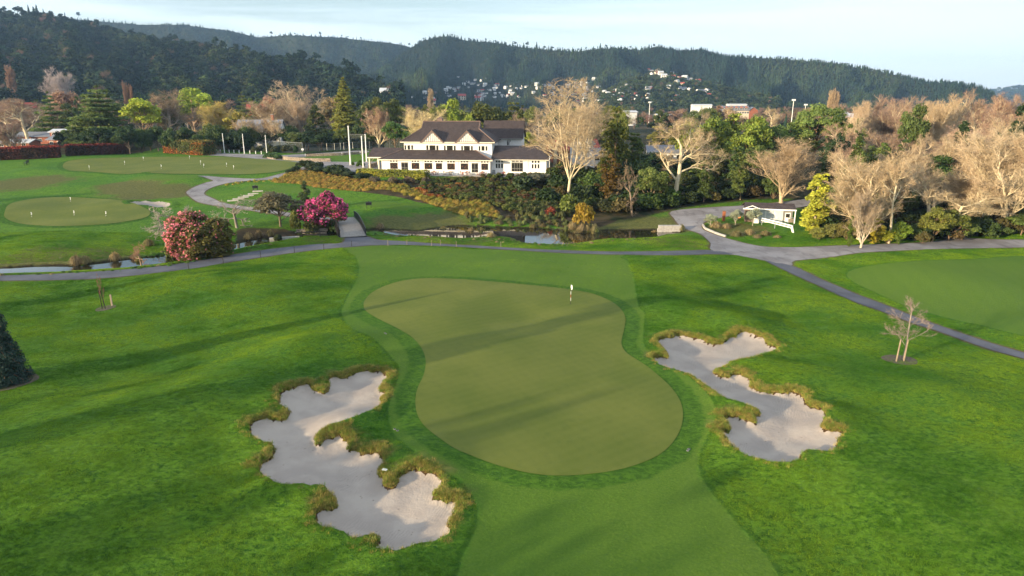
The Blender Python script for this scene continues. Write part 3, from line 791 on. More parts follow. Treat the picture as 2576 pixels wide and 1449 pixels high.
def leafy_tree(name, seed, H=12.0, R=5.0, kind='round', leaf=.34, per=60, z0=None, tr=.3, up=.3):
    rng = np.random.default_rng(seed)
    z0 = H*.22 if z0 is None else z0
    cs, rs = crown_pts(rng, H, R, z0, kind)
    P, Nn, T = clump_cloud(rng, cs, rs, per)
    P[:,2] = np.maximum(P[:,2], .15)
    V, F = leaves(P, leaf, .65, up, seed, Nn)
    rnd = np.clip(.55*T+.45*rng.random(len(P)), 0, 1)
    crown = np_mesh(name+'_crown', V, F, False, [M['leaf']], fattrs={'rnd': rnd})
    segs = []; p = np.array([0,0,-.3]); top = H*.82
    for i in range(6):
        q = np.array([rng.normal(0, .12)*(i+1)*.5, rng.normal(0, .12)*(i+1)*.5, -.3+top*(i+1)/6])
        segs.append((*p, *q, tr*(1-.14*i), tr*(1-.14*(i+1)))); p = q
    order = rng.permutation(len(cs))[:16]
    for j in order:
        c = cs[j]; zb = max(z0*.5, c[2]-np.hypot(c[0], c[1])*.9-.5); zb = min(zb, top)
        a = np.array([0,0,zb]); m = (a+c)/2+np.array([0,0,-.2])+rng.normal(0,.15,3)
        segs.append((*a, *m, tr*.4, tr*.28)); segs.append((*m, *c, tr*.28, tr*.1))
    V, F = prisms(segs, 6)
    return dict(trunk=np_mesh(name+'_trunk', V, F, True, [M['bark']]), crown=crown, H=H, R=R)

def tier_tree(name, seed, H=22.0, R=4.5, tiers=16, plate=.0, leaf=.3, dens=1.0, droop=.25, z0=1.5, prof=.8, per_tier=9, gap=0.0):
    """conifer with layered boughs; plate flattens each bough into a shelf"""
    rng = np.random.default_rng(seed); segs = []; P = []; T = []; Nn = []
    p = np.array([0,0,-.3])
    for i in range(8):
        q = np.array([rng.normal(0,.06), rng.normal(0,.06), H*(i+1)/8]); segs.append((*p, *q, .012*H*1.6*(1-i/8.6), .012*H*1.6*(1-(i+1)/8.6))); p = q
    for i in range(tiers):
        t = i/(tiers-1); z = z0+(H-z0)*t*.97
        L0 = R*((1-t)**prof*.95+.06)
        nb = max(4, int(per_tier*(1-.5*t)))
        for j in range(nb):
            if gap and rng.random() < gap: continue
            a = 6.283*(j+rng.uniform(-.35,.35))/nb+i*1.1
            L = L0*rng.uniform(.7, 1.15); zz = z+rng.normal(0, .02*H/tiers*4)
            e = np.array([math.cos(a)*L, math.sin(a)*L, zz-droop*L*(.4 if plate else 1)+(.10*L if plate else 0)])
            s0 = np.array([0,0,zz]); segs.append((*s0, *e, .05+.02*L, .02))
            k = int(dens*(10+L*L*6))
            f = rng.random(k)**.65; side = rng.normal(0, .20, k)*L*(1.2-.6*f)+rng.normal(0,.05,k)
            px = s0[None]*(1-f[:,None])+e[None]*f[:,None]
            px = px+np.stack([-math.sin(a)*side, math.cos(a)*side, rng.normal(0, .13 if plate else .12, k)*(1+.15*L)-(0 if plate else .12*np.abs(side))], 1)
            P.append(px); T.append(np.full(k, rng.uniform(0,1))); Nn.append(np.repeat(np.array([[math.cos(a)*.9, math.sin(a)*.9, .35]]), k, 0))
    P = np.vstack(P); T = np.concatenate(T); Nn = np.vstack(Nn)
    V, F = leaves(P, leaf, .5, .5, seed, Nn)
    crown = np_mesh(name+'_crown', V, F, False, [M['leaf']], fattrs={'rnd': np.clip(.5*T+.5*rng.random(len(P)), 0, 1)})
    V, F = prisms(segs, 6)
    return dict(trunk=np_mesh(name+'_trunk', V, F, True, [M['bark']]), crown=crown, H=H, R=R)

def tussock_mesh(name, seed, R=.9, H=.9, n=420, w=.05, arch=1.0):
    rng = np.random.default_rng(seed)
    a = rng.uniform(0, 6.283, n); b = rng.uniform(.02, 1.0, n)**.5*arch
    L = rng.uniform(.7, 1.1, n)
    p0 = np.stack([np.cos(a)*R*.35*rng.random(n), np.sin(a)*R*.35*rng.random(n), np.full(n, -.05)], 1)
    m = p0+np.stack([np.cos(a)*b*R*.55*L, np.sin(a)*b*R*.55*L, H*(1-.48*b)*L], 1)
    e = m+np.stack([np.cos(a)*b*R*.55*L, np.sin(a)*b*R*.55*L, H*(.20-.85*b)*L], 1)
    e[:,2] = np.maximum(e[:,2], .02)
    x = np.stack([-np.sin(a), np.cos(a), np.zeros(n)], 1)*w/2
    V = np.stack([p0-x, p0+x, m+x, m-x, e], 1).reshape(-1,3)
    i = np.arange(n)*5; F = []
    for k in i.tolist(): F += [(k, k+1, k+2, k+3), (k+3, k+2, k+4)]
    r = np.repeat(rng.random(n), 2)
    return np_mesh(name, V, F, False, [M['leaf']], fattrs={'rnd': r})

def bush_mesh(name, seed, R=1.0, H=1.2, leaf=.12, n=1400, lob=9):
    rng = np.random.default_rng(seed)
    cs = np.stack([rng.normal(0, R*.32, lob), rng.normal(0, R*.32, lob), rng.uniform(.3, .72, lob)*H], 1); rs = rng.uniform(.42, .62, lob)*R
    P, Nn, T = clump_cloud(rng, cs, rs, n/(lob*(.5*R)**2+1e-6), .75*H/R/1.1, .6)
    P[:,2] = np.abs(P[:,2])
    V, F = leaves(P, leaf, .65, .3, seed, Nn)
    return np_mesh(name, V, F, False, [M['leaf']], fattrs={'rnd': np.clip(.5*T+.5*rng.random(len(P)), 0, 1)})

# ---- planting things in the scene
def solve_h(p, vtop): return max(.3, ztop(p, vtop)-p[2])
_seen = {}
def plant(name, proto, p, h, width=None, crown=(.05,.10,.02), bark=(.25,.19,.13), label=None, cat='tree', group=None, rz=None, lean=(0,0), sink=0.1):
    """copy a prototype (trunk + crown) to a spot, scaled to height h and crown half width"""
    s = h/proto['H']; sx = s if width is None else width/proto['R']
    rz = RNG.uniform(0, 6.283) if rz is None else rz
    root = link(name, None, None, (p[0], p[1], p[2]-sink), 0)
    root.rotation_euler = (lean[0], lean[1], rz); root.empty_display_size = .5
    tag(root, label, cat, group)
    for part, colr in (('trunk', bark), ('crown', crown)):
        o = link(part, proto[part], root, scale=(sx, sx, s)); o.color = (*colr, 1)
    return root
def hue(c, v=.15):
    k = 1+RNG.uniform(-v, v); return (c[0]*k*(1+RNG.uniform(-v, v)*.5), c[1]*k, c[2]*k*(1+RNG.uniform(-v, v)*.5))

PB = {}
for i, sd in enumerate((11, 12, 13, 14)): PB['plane%d' % i] = bare_tree('plane%d' % i, sd, 20, 'plane')
for i, sd in enumerate((21, 22, 23)): PB['up%d' % i] = bare_tree('up%d' % i, sd, 18, 'upright', twigw=.024)
for i, sd in enumerate((31, 32, 33)): PB['fork%d' % i] = bare_tree('fork%d' % i, sd, 22, 'fork', twigw=.028)
for i, sd in enumerate((41, 42)): PB['pop%d' % i] = bare_tree('pop%d' % i, sd, 24, 'poplar', r=.35, twigw=.06)
for i, sd in enumerate((51, 52)): PB['gn%d' % i] = bare_tree('gn%d' % i, sd, 6, 'gnarled', r=.30, twigw=.03)
PB['young'] = bare_tree('young', 65, 7, 'young', r=.13, twigw=.012)
PB['sap'] = bare_tree('sap', 62, 3.4, 'young', r=.06, twigw=.015, tw=1)
for i in range(4): PB['round%d' % i] = leafy_tree('round%d' % i, 70+i, 12, 5.2, 'round', .30, 75)
for i in range(3): PB['rag%d' % i] = leafy_tree('rag%d' % i, 80+i, 15, 5.0, 'ragged', .30, 110, z0=2.0)
for i in range(2): PB['cone%d' % i] = leafy_tree('cone%d' % i, 90+i, 14, 3.6, 'cone', .26, 120, z0=.8)
for i in range(2): PB['col%d' % i] = leafy_tree('col%d' % i, 95+i, 12, 2.6, 'column', .24, 260, z0=.3)
PB['low0'] = leafy_tree('low0', 101, 6, 4.4, 'round', .26, 90, z0=.0, tr=.15); PB['low1'] = leafy_tree('low1', 102, 6, 4.6, 'round', .26, 90, z0=.0, tr=.15)
PB['cedar0'] = tier_tree('cedar0', 111, 24, 9.5, 13, plate=1, leaf=.42, dens=2.2, droop=.12, z0=3, prof=.55, per_tier=9, gap=.15)
PB['cedar1'] = tier_tree('cedar1', 112, 24, 9.0, 11, plate=1, leaf=.42, dens=2.2, droop=.2, z0=4, prof=.7, per_tier=7, gap=.25)
PB['fir'] = tier_tree('fir', 113, 26, 5.2, 24, leaf=.34, dens=3.2, droop=.16, z0=1.0, prof=.75, per_tier=10)
PB['spruce'] = tier_tree('spruce', 114, 9, 3.0, 24, leaf=.11, dens=5.5, droop=.25, z0=.9, prof=.95, per_tier=12)
PB['pine'] = leafy_tree('pine', 115, 22, 8.0, 'round', .34, 60, z0=5, tr=.5)
# ------------------------------------------------------------------ clubhouse
def tile_mat(name, c1, c2):
    m, nt = new_mat(name); w = N(nt)
    co = w.coords()
    br = w.n('ShaderNodeTexBrick', {'Vector': w.n('ShaderNodeMapping', {'Vector': w.n('ShaderNodeUVMap').outputs[0]}).outputs[0], 'Scale': 1.0, 'Mortar Size': .035, 'Mortar Smooth': .4,
        'Brick Width': .34, 'Row Height': .36, 'Color1': (*c1, 1), 'Color2': (*c2, 1), 'Mortar': (c1[0]*.35, c1[1]*.35, c1[2]*.35, 1)})
    c = w.mix(w.math('MULTIPLY', w.step(w.noise(co, .8, 4), .4, .7), .3), br.outputs[0], tuple(x*1.3 for x in c2))
    p = w.n('ShaderNodeBsdfPrincipled', {'Base Color': c, 'Roughness': .7, 'Specular IOR Level': .25, 'Normal': w.bump(br.outputs['Fac'], .8, -.04)})
    w.out(p.outputs[0]); return m
M['tile'] = tile_mat('roof_tiles', (.050,.037,.036), (.078,.058,.054))
def board_mat(name, col):
    m, nt = new_mat(name); w = N(nt)
    sep = w.n('ShaderNodeSeparateXYZ', {0: w.coords()})
    f = w.math('FRACT', w.math('MULTIPLY', sep.outputs[2], 5.0))
    nz = w.noise(w.coords(), 1.2, 4)
    c = w.mix(w.step(nz, .3, .7), tuple(x*.94 for x in col), col)
    p = w.n('ShaderNodeBsdfPrincipled', {'Base Color': c, 'Roughness': .5, 'Specular IOR Level': .3, 'Normal': w.bump(f, .5, .03)})
    w.out(p.outputs[0]); return m
M['board'] = board_mat('weatherboard', (.84,.83,.81))
def stone_mat():
    m, nt = new_mat('stacked_stone'); w = N(nt)
    co = w.coords((1, 1, 1.8))
    v = w.n('ShaderNodeTexVoronoi', {'Vector': co, 'Scale': 3.2}); e = w.n('ShaderNodeTexVoronoi', {'Vector': co, 'Scale': 3.2}, feature='DISTANCE_TO_EDGE').outputs[0]
    c = w.mix(w.n('ShaderNodeSeparateColor', {0: v.outputs['Color']}).outputs[0], (.20,.15,.11), (.42,.35,.27))
    c = w.mix(w.step(e, .08, .0), c, (.04,.035,.03))
    p = w.n('ShaderNodeBsdfPrincipled', {'Base Color': c, 'Roughness': .9, 'Normal': w.bump(w.step(e, .0, .12), .8, .06)})
    w.out(p.outputs[0]); return m
M['stone'] = stone_mat()

club_root = empty('clubhouse', club(0,0,0), CLUB_A, 'large white two storey clubhouse with brown tiled roofs and twin timbered gables above the bank', 'clubhouse')
def add_uv_planar(o):
    """roof faces get uv laid along the eave and up the slope"""
    me = o.data; uv = me.uv_layers.new(name='UVMap')
    for p in me.polygons:
        n = p.normal; h = Vector((-n.y, n.x, 0))
        h = h.normalized() if h.length > 1e-4 else Vector((1,0,0)); u = n.cross(h)
        for li in p.loop_indices:
            c = me.vertices[me.loops[li].vertex_index].co
            uv.data[li].uv = (c.dot(h), c.dot(u))
def cbuild(mb, name, parent=None):
    o = mb.build(name, parent or club_root); return o
def zoff(uzoom, vzoom, y0):
    """zoom reading (x, y of the clubhouse enlargement) to local x, z on the facade plane y = y0"""
    u = 925.7+uzoom*.1875; v = 281.7+vzoom*.1875
    x = 0.0
    for _ in range(6):
        p = club(x, y0, 2); uu, _v = proj(p); p2 = club(x+1, y0, 2); u2, _v = proj(p2)
        x += (u-uu)/(u2-uu)
    p = club(x, y0, 0); return x, ztop(p, v)-4.1

LX0, LX1 = -27.9, 0.0          # lower front block
UY, UX0, UX1, UYB = 4.4, -23.0, 0.0, 17.6     # upper block
EL, EU = 3.75, 7.9             # eave heights
RZ = 12.8
wl = MB(); wl.box(LX0, LX1, 0, 17.4, -.6, EL, M['board']); wall_low = cbuild(wl, 'ground_floor_wall')
wu = MB(); wu.box(UX0, UX1-.02, UY, UYB, EL-.2, EU, M['board']); wall_up = cbuild(wu, 'upper_floor_wall')
ww = MB(); ww.box(.02, 14.0, 2.6, 17.2, -.6, EL, M['board']); cbuild(ww, 'side_wing_wall')
wb = MB()
wb.box(-4.0, 6.5, 15.2+2.42, 26.5, -.5, 8.2, M['board']); wb.add([(6.5,17.62,8.2),(6.5,26.5,8.2),(6.5,22.06,12.4)], [(0,1,2)], M['board'])
cbuild(wb, 'rear_wing_wall')

def roof(name, faces, t=.18):
    mb = MB()
    for f in faces: mb.slab(f, t, M['tile'])
    o = cbuild(mb, name); add_uv_planar(o); return o
# lower roof: skirt hipped round the upper block
ov = .75; zt = EL+(UY+ov)*.405; k = UY+ov
a0, a1 = LX0-ov, LX1+ov
roof('lower_roof', [[(a0,-ov,EL),(a1,-ov,EL),(a1-k,UY,zt),(a0+k,UY,zt)],
                    [(a1,-ov,EL),(a1,2.2,EL),(a1-k,2.2+k*.0,zt),(a1-k,UY,zt)][:0] or [(a1,-ov,EL),(a1,1.8,EL),(a1-.9,1.8,EL+.36),(a1-k,UY,zt)],
                    [(a0,18.2,EL),(a0,-ov,EL),(a0+k,UY,zt),(a0+k,13,zt)]])
# upper main roof with gablets at the ridge ends
x0, x1 = UX0-.8, UX1+.8; y0, y1 = UY-.75, UYB+.75; ym = (y0+y1)/2; g = 4.7
slope = (RZ-EU)/(ym-y0); zg = EU+g*slope
roof('upper_roof', [[(x0,y0,EU),(x1,y0,EU),(x1-g,y0+g,zg),(x1-g,ym,RZ),(x0+g,ym,RZ),(x0+g,y0+g,zg)],
                    [(x1,y1,EU),(x0,y1,EU),(x0+g,y1-g,zg),(x0+g,ym,RZ),(x1-g,ym,RZ),(x1-g,y1-g,zg)],
                    [(x0,y1,EU),(x0,y0,EU),(x0+g,y0+g,zg),(x0+g,y1-g,zg)],
                    [(x1,y0,EU),(x1,y1,EU),(x1-g,y1-g,zg),(x1-g,y0+g,zg)]])
gm = MB()
for xx in (x0+g+.02, x1-g-.02): gm.add([(xx,y0+g,zg-.1),(xx,y1-g,zg-.1),(xx,ym,RZ-.05)], [(0,1,2)], M['brown_trim'])
for (p, q) in (((x0+g,ym,RZ+.03),(x1-g,ym,RZ+.03)), ((x0+g,y0+g,zg+.03),(x0,y0,EU+.05)), ((x1-g,y0+g,zg+.03),(x1,y0,EU+.05)), ((x0+g,y0+g,zg),(x0+g,ym,RZ)), ((x1-g,y0+g,zg),(x1-g,ym,RZ)),
               ((a0,-ov,EL+.03),(a0+k,UY,zt+.03)), ((a1,-ov,EL+.03),(a1-k,UY,zt+.03))):
    gm.tube(p, q, .13, .13, 6, M['brown_trim'])
gm.box(-15.6,-14.2, ym+.6, ym+2.2, RZ-1.2, RZ+.7, M['brown_trim'])
gm.add([(-15.7,ym+.5,RZ+.7),(-14.1,ym+.5,RZ+.7),(-14.1,ym+2.3,RZ+.7),(-15.7,ym+2.3,RZ+.7),(-14.9,ym+1.4,RZ+1.2)], [(0,1,4),(1,2,4),(2,3,4),(3,0,4)], M['brown_trim'])
cbuild(gm, 'ridge_capping')
# twin gables
def gable(cx):
    w_, pk = 3.05, 2.95
    yb = y0+pk/slope+.35
    yf = y0-.15
    z0_, zp = EU+.02, EU+pk
    r = MB()
    ycut = y0+pk/slope
    for s in (-1, 1):
        pts = [(cx+s*(w_+.1), yf, z0_-.08), (cx, yf, zp+.02), (cx, ycut+.1, zp+.02), (cx+s*(w_+.1), y0+.05, z0_-.08)]
        if s > 0: pts = pts[::-1]
        r.slab(pts, .14, M['tile'])
    g_ = cbuild(r, 'dormer'); add_uv_planar(g_)
    f = MB(); f.add([(cx-w_+.5, yf+.18, z0_), (cx+w_-.5, yf+.18, z0_), (cx, yf+.18, zp-.45)], [(0,1,2)], M['white']); f.build('panel', g_)
    t = MB()
    for s in (-1, 1):
        t.add([(cx+s*(w_+.1), yf-.04, z0_-.2), (cx+s*(w_-.35), yf-.04, z0_-.2), (cx, yf-.04, zp-.5), (cx, yf-.04, zp)], [(0,1,2,3) if s < 0 else (3,2,1,0)], M['brown_trim'])
    for i in range(-4, 5):
        xx = cx+i*.5; zz = zp-.5-abs(i*.5)*(pk-.3)/(w_-.45)
        if zz > z0_+.15: t.box(xx-.06, xx+.06, yf+.10, yf+.17, z0_, zz, M['brown_trim'])
    t.box(cx-w_+.3, cx+w_-.3, yf+.06, yf+.17, z0_-.02, z0_+.1, M['brown_trim'])
    t.build('timbering', g_)
for cxz in (872, 1335): gable(zoff(cxz, 300, y0)[0])
# side wing roof, right hip
wy0, wy1 = 1.8, 18.0; wm = (wy0+wy1)/2; wz = 6.7
roof('side_wing_roof', [[(.75,wy0,EL+.02),(14.7,wy0,EL+.02),(11.6,wm,wz),(.0,wm,wz),(.0,wy0+.9,EL+.40),(.75,wy0+.6,EL+.30)],
                        [(14.7,wy0,EL+.02),(14.7,wy1,EL+.02),(11.6,wm,wz)], [(14.7,wy1,EL+.02),(0,wy1,EL+.02),(0,wm,wz),(11.6,wm,wz)]])
roof('rear_wing_roof', [[(-4.4,17.0,8.1),(7.0,17.0,8.1),(7.0,22.06,12.7),(-4.4,22.06,12.7)], [(7.0,27.1,8.1),(-4.4,27.1,8.1),(-4.4,22.06,12.7),(7.0,22.06,12.7)]])
# gutters and fascia
fa = MB()
fa.box(a0, a1, -ov-.1, -ov, EL-.22, EL+.02, M['cream']); fa.box(x0, x1, y0-.1, y0, EU-.22, EU+.0, M['cream']); fa.box(a1+.12, 14.7, wy0-.1, wy0, EL-.2, EL+.0, M['cream'])
fa.box(-4.4, 7.0, 16.88, 17.0, 7.9, 8.12, M['frame_grey']); fa.box(14.7, 14.8, wy0, wy1, EL-.2, EL+.0, M['cream'])
cbuild(fa, 'gutter')
for xz, yy in ((735, -.06), (1210, -.06)):
    x, z = zoff(xz, 700, 0); t = MB(); t.tube((x, yy, -.4), (x, yy, EL-.2), .045, .045, 6, M['white']); cbuild(t, 'downpipe')
x, z = zoff(2142, 700, 2.6); t = MB(); t.tube((x, 2.5, -.2), (x, 2.5, EL-.2), .045, .045, 6, M['white']); cbuild(t, 'downpipe')
t = MB(); t.tube((14.85, 2.0, .3), (14.85, 2.0, EL+1.0), .07, .07, 6, M['white']); cbuild(t, 'downpipe')

# warm blinds and lamp light behind some panes, painted as orange blotches in the colour
def lamplight_paint_mat():
    m, nt = new_mat('painted_lamplight'); w = N(nt)
    nz = w.noise(w.coords(), 3.0, 4, .7)
    c = w.mix(w.step(nz, .55, .68), (.02,.018,.016), (.45,.16,.05))
    p = w.n('ShaderNodeBsdfPrincipled', {'Base Color': c, 'Roughness': .25, 'Specular IOR Level': .5}); w.out(p.outputs[0]); return m
M['room'] = lamplight_paint_mat()
def window(r, y, parent, name='window', fr=.07, mull=(), glass='glass', rows=()):
    xa, za = zoff(r[0], r[3], y); xb, zb = zoff(r[2], r[1], y)
    f = MB(); t = .05
    for (p, q, s, u) in ((xa-fr, xb+fr, zb, zb+fr), (xa-fr, xb+fr, za-fr, za), (xa-fr, xa, za, zb), (xb, xb+fr, za, zb)):
        f.box(p, q, y-t, y+.01, s, u, M['white'] if glass != 'door' else M['frame_grey'])
    for mx in mull:
        x = xa+(xb-xa)*mx; f.box(x-.04, x+.04, y-t+.01, y+.0, za, zb, M['white'] if glass != 'door' else M['frame_grey'])
    for mz in rows:
        z = za+(zb-za)*mz; f.box(xa, xb, y-t+.012, y+.002, z-.05, z+.05, M['frame_grey'])
    o = f.build(name, parent)
    g_ = MB(); g_.quad((xa,y-.015,za),(xb,y-.015,za),(xb,y-.015,zb),(xa,y-.015,zb), M['glass'] if glass == 'glass' else (M['room'] if glass == 'room' else M['glass']))
    g_.build('pane', o); return o
for r in ((297,680,400,762),(585,682,690,765),(758,685,863,767),(910,687,995,770),(1063,690,1167,773),(1243,690,1345,775),(1520,692,1613,778)):
    window(r, 0, wall_low, glass='room')
    cx = (r[0]+r[2])/2; yy = r[1]-36
    for s in (-37, 0, 37): window((cx+s-12, yy, cx+s+12, yy+24), 0, wall_low, fr=.04)
for r in ((450,678,535,784),(1392,688,1474,808)):
    window(r, 0, wall_low, 'door', fr=.06, mull=(.5,), rows=(.33, .95), glass='door')
for rr in (((500,446,522,504),(540,446,574,504),(590,446,614,504)),((790,446,818,508),(832,447,912,509),(924,449,951,510)),((1026,450,1048,512),(1063,451,1143,513),(1157,452,1181,514)),((1255,454,1279,515),(1291,455,1371,516),(1386,456,1409,517)),((1488,458,1510,518),(1525,458,1565,519),(1580,459,1603,519))):
    for r in rr: window(r, UY, wall_up, fr=.05)
sw = [o for o in club_root.children if o.name.startswith('side_wing_wall')][0]
for c0 in (1715, 1748, 1787): window((c0,640,c0+24,678), 2.6, sw, fr=.04); window((c0,692,c0+24,753), 2.6, sw, fr=.04)
for c0 in (2197, 2236, 2275): window((c0,648,c0+23,683), 2.6, sw, fr=.04); window((c0,700,c0+23,758), 2.6, sw, fr=.04)
for c0 in (1928, 1980, 2034): window((c0,642,c0+42,668), 2.6, sw, fr=.04)
window((1928,680,2075,795), 2.6, sw, 'door', fr=.08, mull=(.27,.5,.73), rows=(.3,.96), glass='door')
rw = [o for o in club_root.children if o.name.startswith('rear_wing_wall')][0]
window((1865,388,1898,445), 17.62, rw, mull=(.5,))
st = MB()
for r, y in (((1360,1500), 0), ((1905,2100), 2.6), ((430,560), 0)):
    xa, _ = zoff(r[0], 810, y); xb, _ = zoff(r[1], 810, y)
    st = MB(); st.box(xa, xb, y-.9, y-.01, -.3, .18, M['concrete']); st.box(xa+.2, xb-.2, y-.45, y-.01, .18, .36, M['concrete'])
    cbuild(st, 'doorstep')
mb = MB(); x, z = zoff(1688, 780, 2.6); mb.box(x-.35, x+.35, 2.3, 2.58, .2, 1.0, M['frame_grey']); mb.box(x-.3, x+.3, 2.26, 2.3, .3, .9, M['grey_metal']); cbuild(mb, 'meter_box')
# satellite dish on the side wing roof
mb = MB(); mb.tube((3.2,16.2,6.0),(3.2,16.2,7.4),.04,.04,6,M['grey_metal'])
for i in range(8):
    a = i/8*6.283; b = (i+1)/8*6.283
    mb.add([(3.2,16.0,7.6),(3.2+.55*math.cos(a),15.8,7.6+.55*math.sin(a)),(3.2+.55*math.cos(b),15.8,7.6+.55*math.sin(b))], [(0,1,2)], M['frame_grey'])
cbuild(mb, 'satellite_dish')
# porch on the left
roof('porch_roof', [[(-33.6,6.2,3.7),(-26.9,6.2,3.7),(-24.6,10.6,5.9),(-33.2,10.6,5.9)], [(-24.6,15.0,3.7),(-33.6,15.0,3.7),(-33.2,10.6,5.9),(-24.6,10.6,5.9)], [(-33.6,15.0,3.7),(-33.6,6.2,3.7),(-33.2,10.6,5.9)]])
mb = MB(); mb.box(-33.6,-27.2,6.05,6.2,3.45,3.72,M['cream'])
cbuild(mb, 'porch_fascia')
for xx, yy in ((-33.1,6.6),(-33.1,14.4),(-30.6,6.6)):
    mb = MB(); mb.box(xx-.12, xx+.12, yy-.12, yy+.12, -.2, 3.6, M['cream']); cbuild(mb, 'porch_post')
mb = MB()
for i in range(4): mb.box(-33.15, -33.05, 7.2+i*.0, 7.3, .9+i*.6, 1.0+i*.6, M['timber'])
mb.tube((-33.1,6.7,1.8),(-33.1,8.2,3.5),.07,.07,5,M['timber']); mb.tube((-33.1,6.7,1.8),(-31.8,6.7,3.5),.07,.07,5,M['timber'])
cbuild(mb, 'porch_brace')

# terrace paving, low stone wall, seats
pav = MB(); pav.slab([club(-15.0,-.05,.06), club(-15.0,-3.0,.06), club(16.5,-3.6,.06), club(17.0,2.55,.06), club(.02,2.55,.06), club(.02,-.05,.06)], .1, M['concrete'])
tag(pav.build('terrace_paving'), kind='structure')
sw_ = MB(); p0 = club(-15.5,-3.4,0); p1 = club(17,-4.0,0)
_n = 30
for i in range(_n):
    a = [p0[j]+(p1[j]-p0[j])*i/_n for j in range(3)]; b = [p0[j]+(p1[j]-p0[j])*(i+.995)/_n for j in range(3)]
    ang = math.atan2(b[1]-a[1], b[0]-a[0]); L = math.hypot(b[0]-a[0], b[1]-a[1]); cx, cy_ = (a[0]+b[0])/2, (a[1]+b[1])/2
    sw_.box(cx-L/2, cx+L/2, cy_-.2, cy_+.2, 2.6, 4.16+.03*math.sin(i*2.3), M['stone'], ang)
tag(sw_.build('stone_wall'), 'low stacked stone wall holding up the paved terrace before the clubhouse', 'stone wall')

def patio_set(x, y, seed, label, col):
    """folding table with chairs around it, each its own thing"""
    rng = random.Random(seed); ob = club(x, y, .06)
    t = empty('patio_table', ob, rng.uniform(-.4,.4), 'slatted patio table '+label, 'table', 'patio tables on the terrace')
    m = MB()
    for i in range(7): m.box(-.7, .7, -.42+i*.12, -.42+i*.12+.10, .70, .74, col)
    m.build('tabletop', t)
    for sx in (-1, 1):
        for sy in (-1, 1):
            l = MB(); l.tube((sx*.6, sy*.32, 0), (sx*.5, -sy*.28, .7), .03, .03, 5, col); l.build('leg', t)
    for i, (dx, dy, rz) in enumerate(((-1.05,.1,-1.57),(1.05,-.1,1.57),(0,-.85,0),(.1,.85,3.14))):
        if rng.random() < .12 and i > 1: continue
        a = t.rotation_euler.z+CLUB_A
        px = ob[0]+dx*math.cos(a)-dy*math.sin(a); py = ob[1]+dx*math.sin(a)+dy*math.cos(a)
        c = empty('patio_chair', (px, py, ob[2]), rz+a+rng.uniform(-.3,.3), 'folding chair '+('at the left end' if i == 0 else 'at the right end' if i == 1 else 'on the lawn side' if i == 2 else 'on the house side')+' of the table '+label.replace('in front of the ','by the ').replace('second from the clipped hedge','second from the hedge').replace('nearest the clipped hedge','nearest the hedge').replace('of the glazed door steps','of the door steps'), 'chair', 'folding chairs on the terrace')
        m = MB()
        for k_ in range(5): m.box(-.24, .24, -.2+k_*.09, -.2+k_*.09+.07, .43, .455, col)
        m.build('seat', c)
        m = MB()
        for k_ in range(4): m.box(-.24, .24, -.27, -.25, .55+k_*.11, .63+k_*.11, col)
        m.build('backrest', c)
        for s in (-1, 1):
            m = MB(); m.tube((s*.25,-.3,1.0),(s*.25,.22,0),.022,.022,5,col); m.tube((s*.25,.2,.45),(s*.25,-.25,0),.022,.022,5,col); m.build('leg', c)
for i, (xz, lab) in enumerate(((875,'nearest the clipped hedge'),(1070,'second from the clipped hedge'),(1297,'left of the glazed door steps'),(1525,'right of the glazed door steps'),(1815,'in front of the side wing'))):
    x, _ = zoff(xz, 840, -1.4); patio_set(x, -1.5, 30+i, lab, M['red_wood'] if i != 1 else M['timber'])
# ------------------------------------------------------------------ hills, far forest, town
def far_leaf(name, c, spread=.5, rand=.35, hue=.03, patch=False):
    m, nt = new_mat(name); w = N(nt)
    oi = w.n('ShaderNodeObjectInfo'); r = w.attr('rnd')
    k = w.math('MULTIPLY', w.n('ShaderNodeMapRange', {'Value': r, 'To Min': 1-spread, 'To Max': 1+spread}).outputs[0],
               w.n('ShaderNodeMapRange', {'Value': oi.outputs['Random'], 'To Min': 1-rand, 'To Max': 1+rand}).outputs[0])
    gp_ = w.n('ShaderNodeNewGeometry').outputs['Position']
    pt = w.step(w.noise(gp_, .0045, 5, .62), .46, .62)
    cc = w.mix(w.math('MULTIPLY', pt, .8 if patch else 0.0), c, (c[0]*2.6, c[1]*1.9, c[2]*1.1))
    hs = w.n('ShaderNodeHueSaturation', {'Color': cc, 'Value': k, 'Hue': w.n('ShaderNodeMapRange', {'Value': w.math('FRACT', w.math('MULTIPLY', oi.outputs['Random'], 13.7)), 'To Min': .5-hue, 'To Max': .5+hue}).outputs[0]})
    w.out(w.n('ShaderNodeBsdfPrincipled', {'Base Color': hs.outputs[0], 'Roughness': .8, 'Specular IOR Level': .1}).outputs[0]); return m
M['f_pine'] = far_leaf('far_pine', (.015,.032,.019), patch=True); M['f_bush'] = far_leaf('far_bush', (.024,.042,.021), .5, .45, .04, True)  # hill foliage darkened and blued in the colour, in place of hillside shade
M['f_bare'] = far_leaf('far_bare', (.17,.115,.085), .4, .3, .03); M['f_green'] = far_leaf('far_green', (.050,.065,.018), .5, .4, .04)
M['f_scrub'] = far_leaf('far_scrub', (.045,.065,.026), .5, .4, .03)

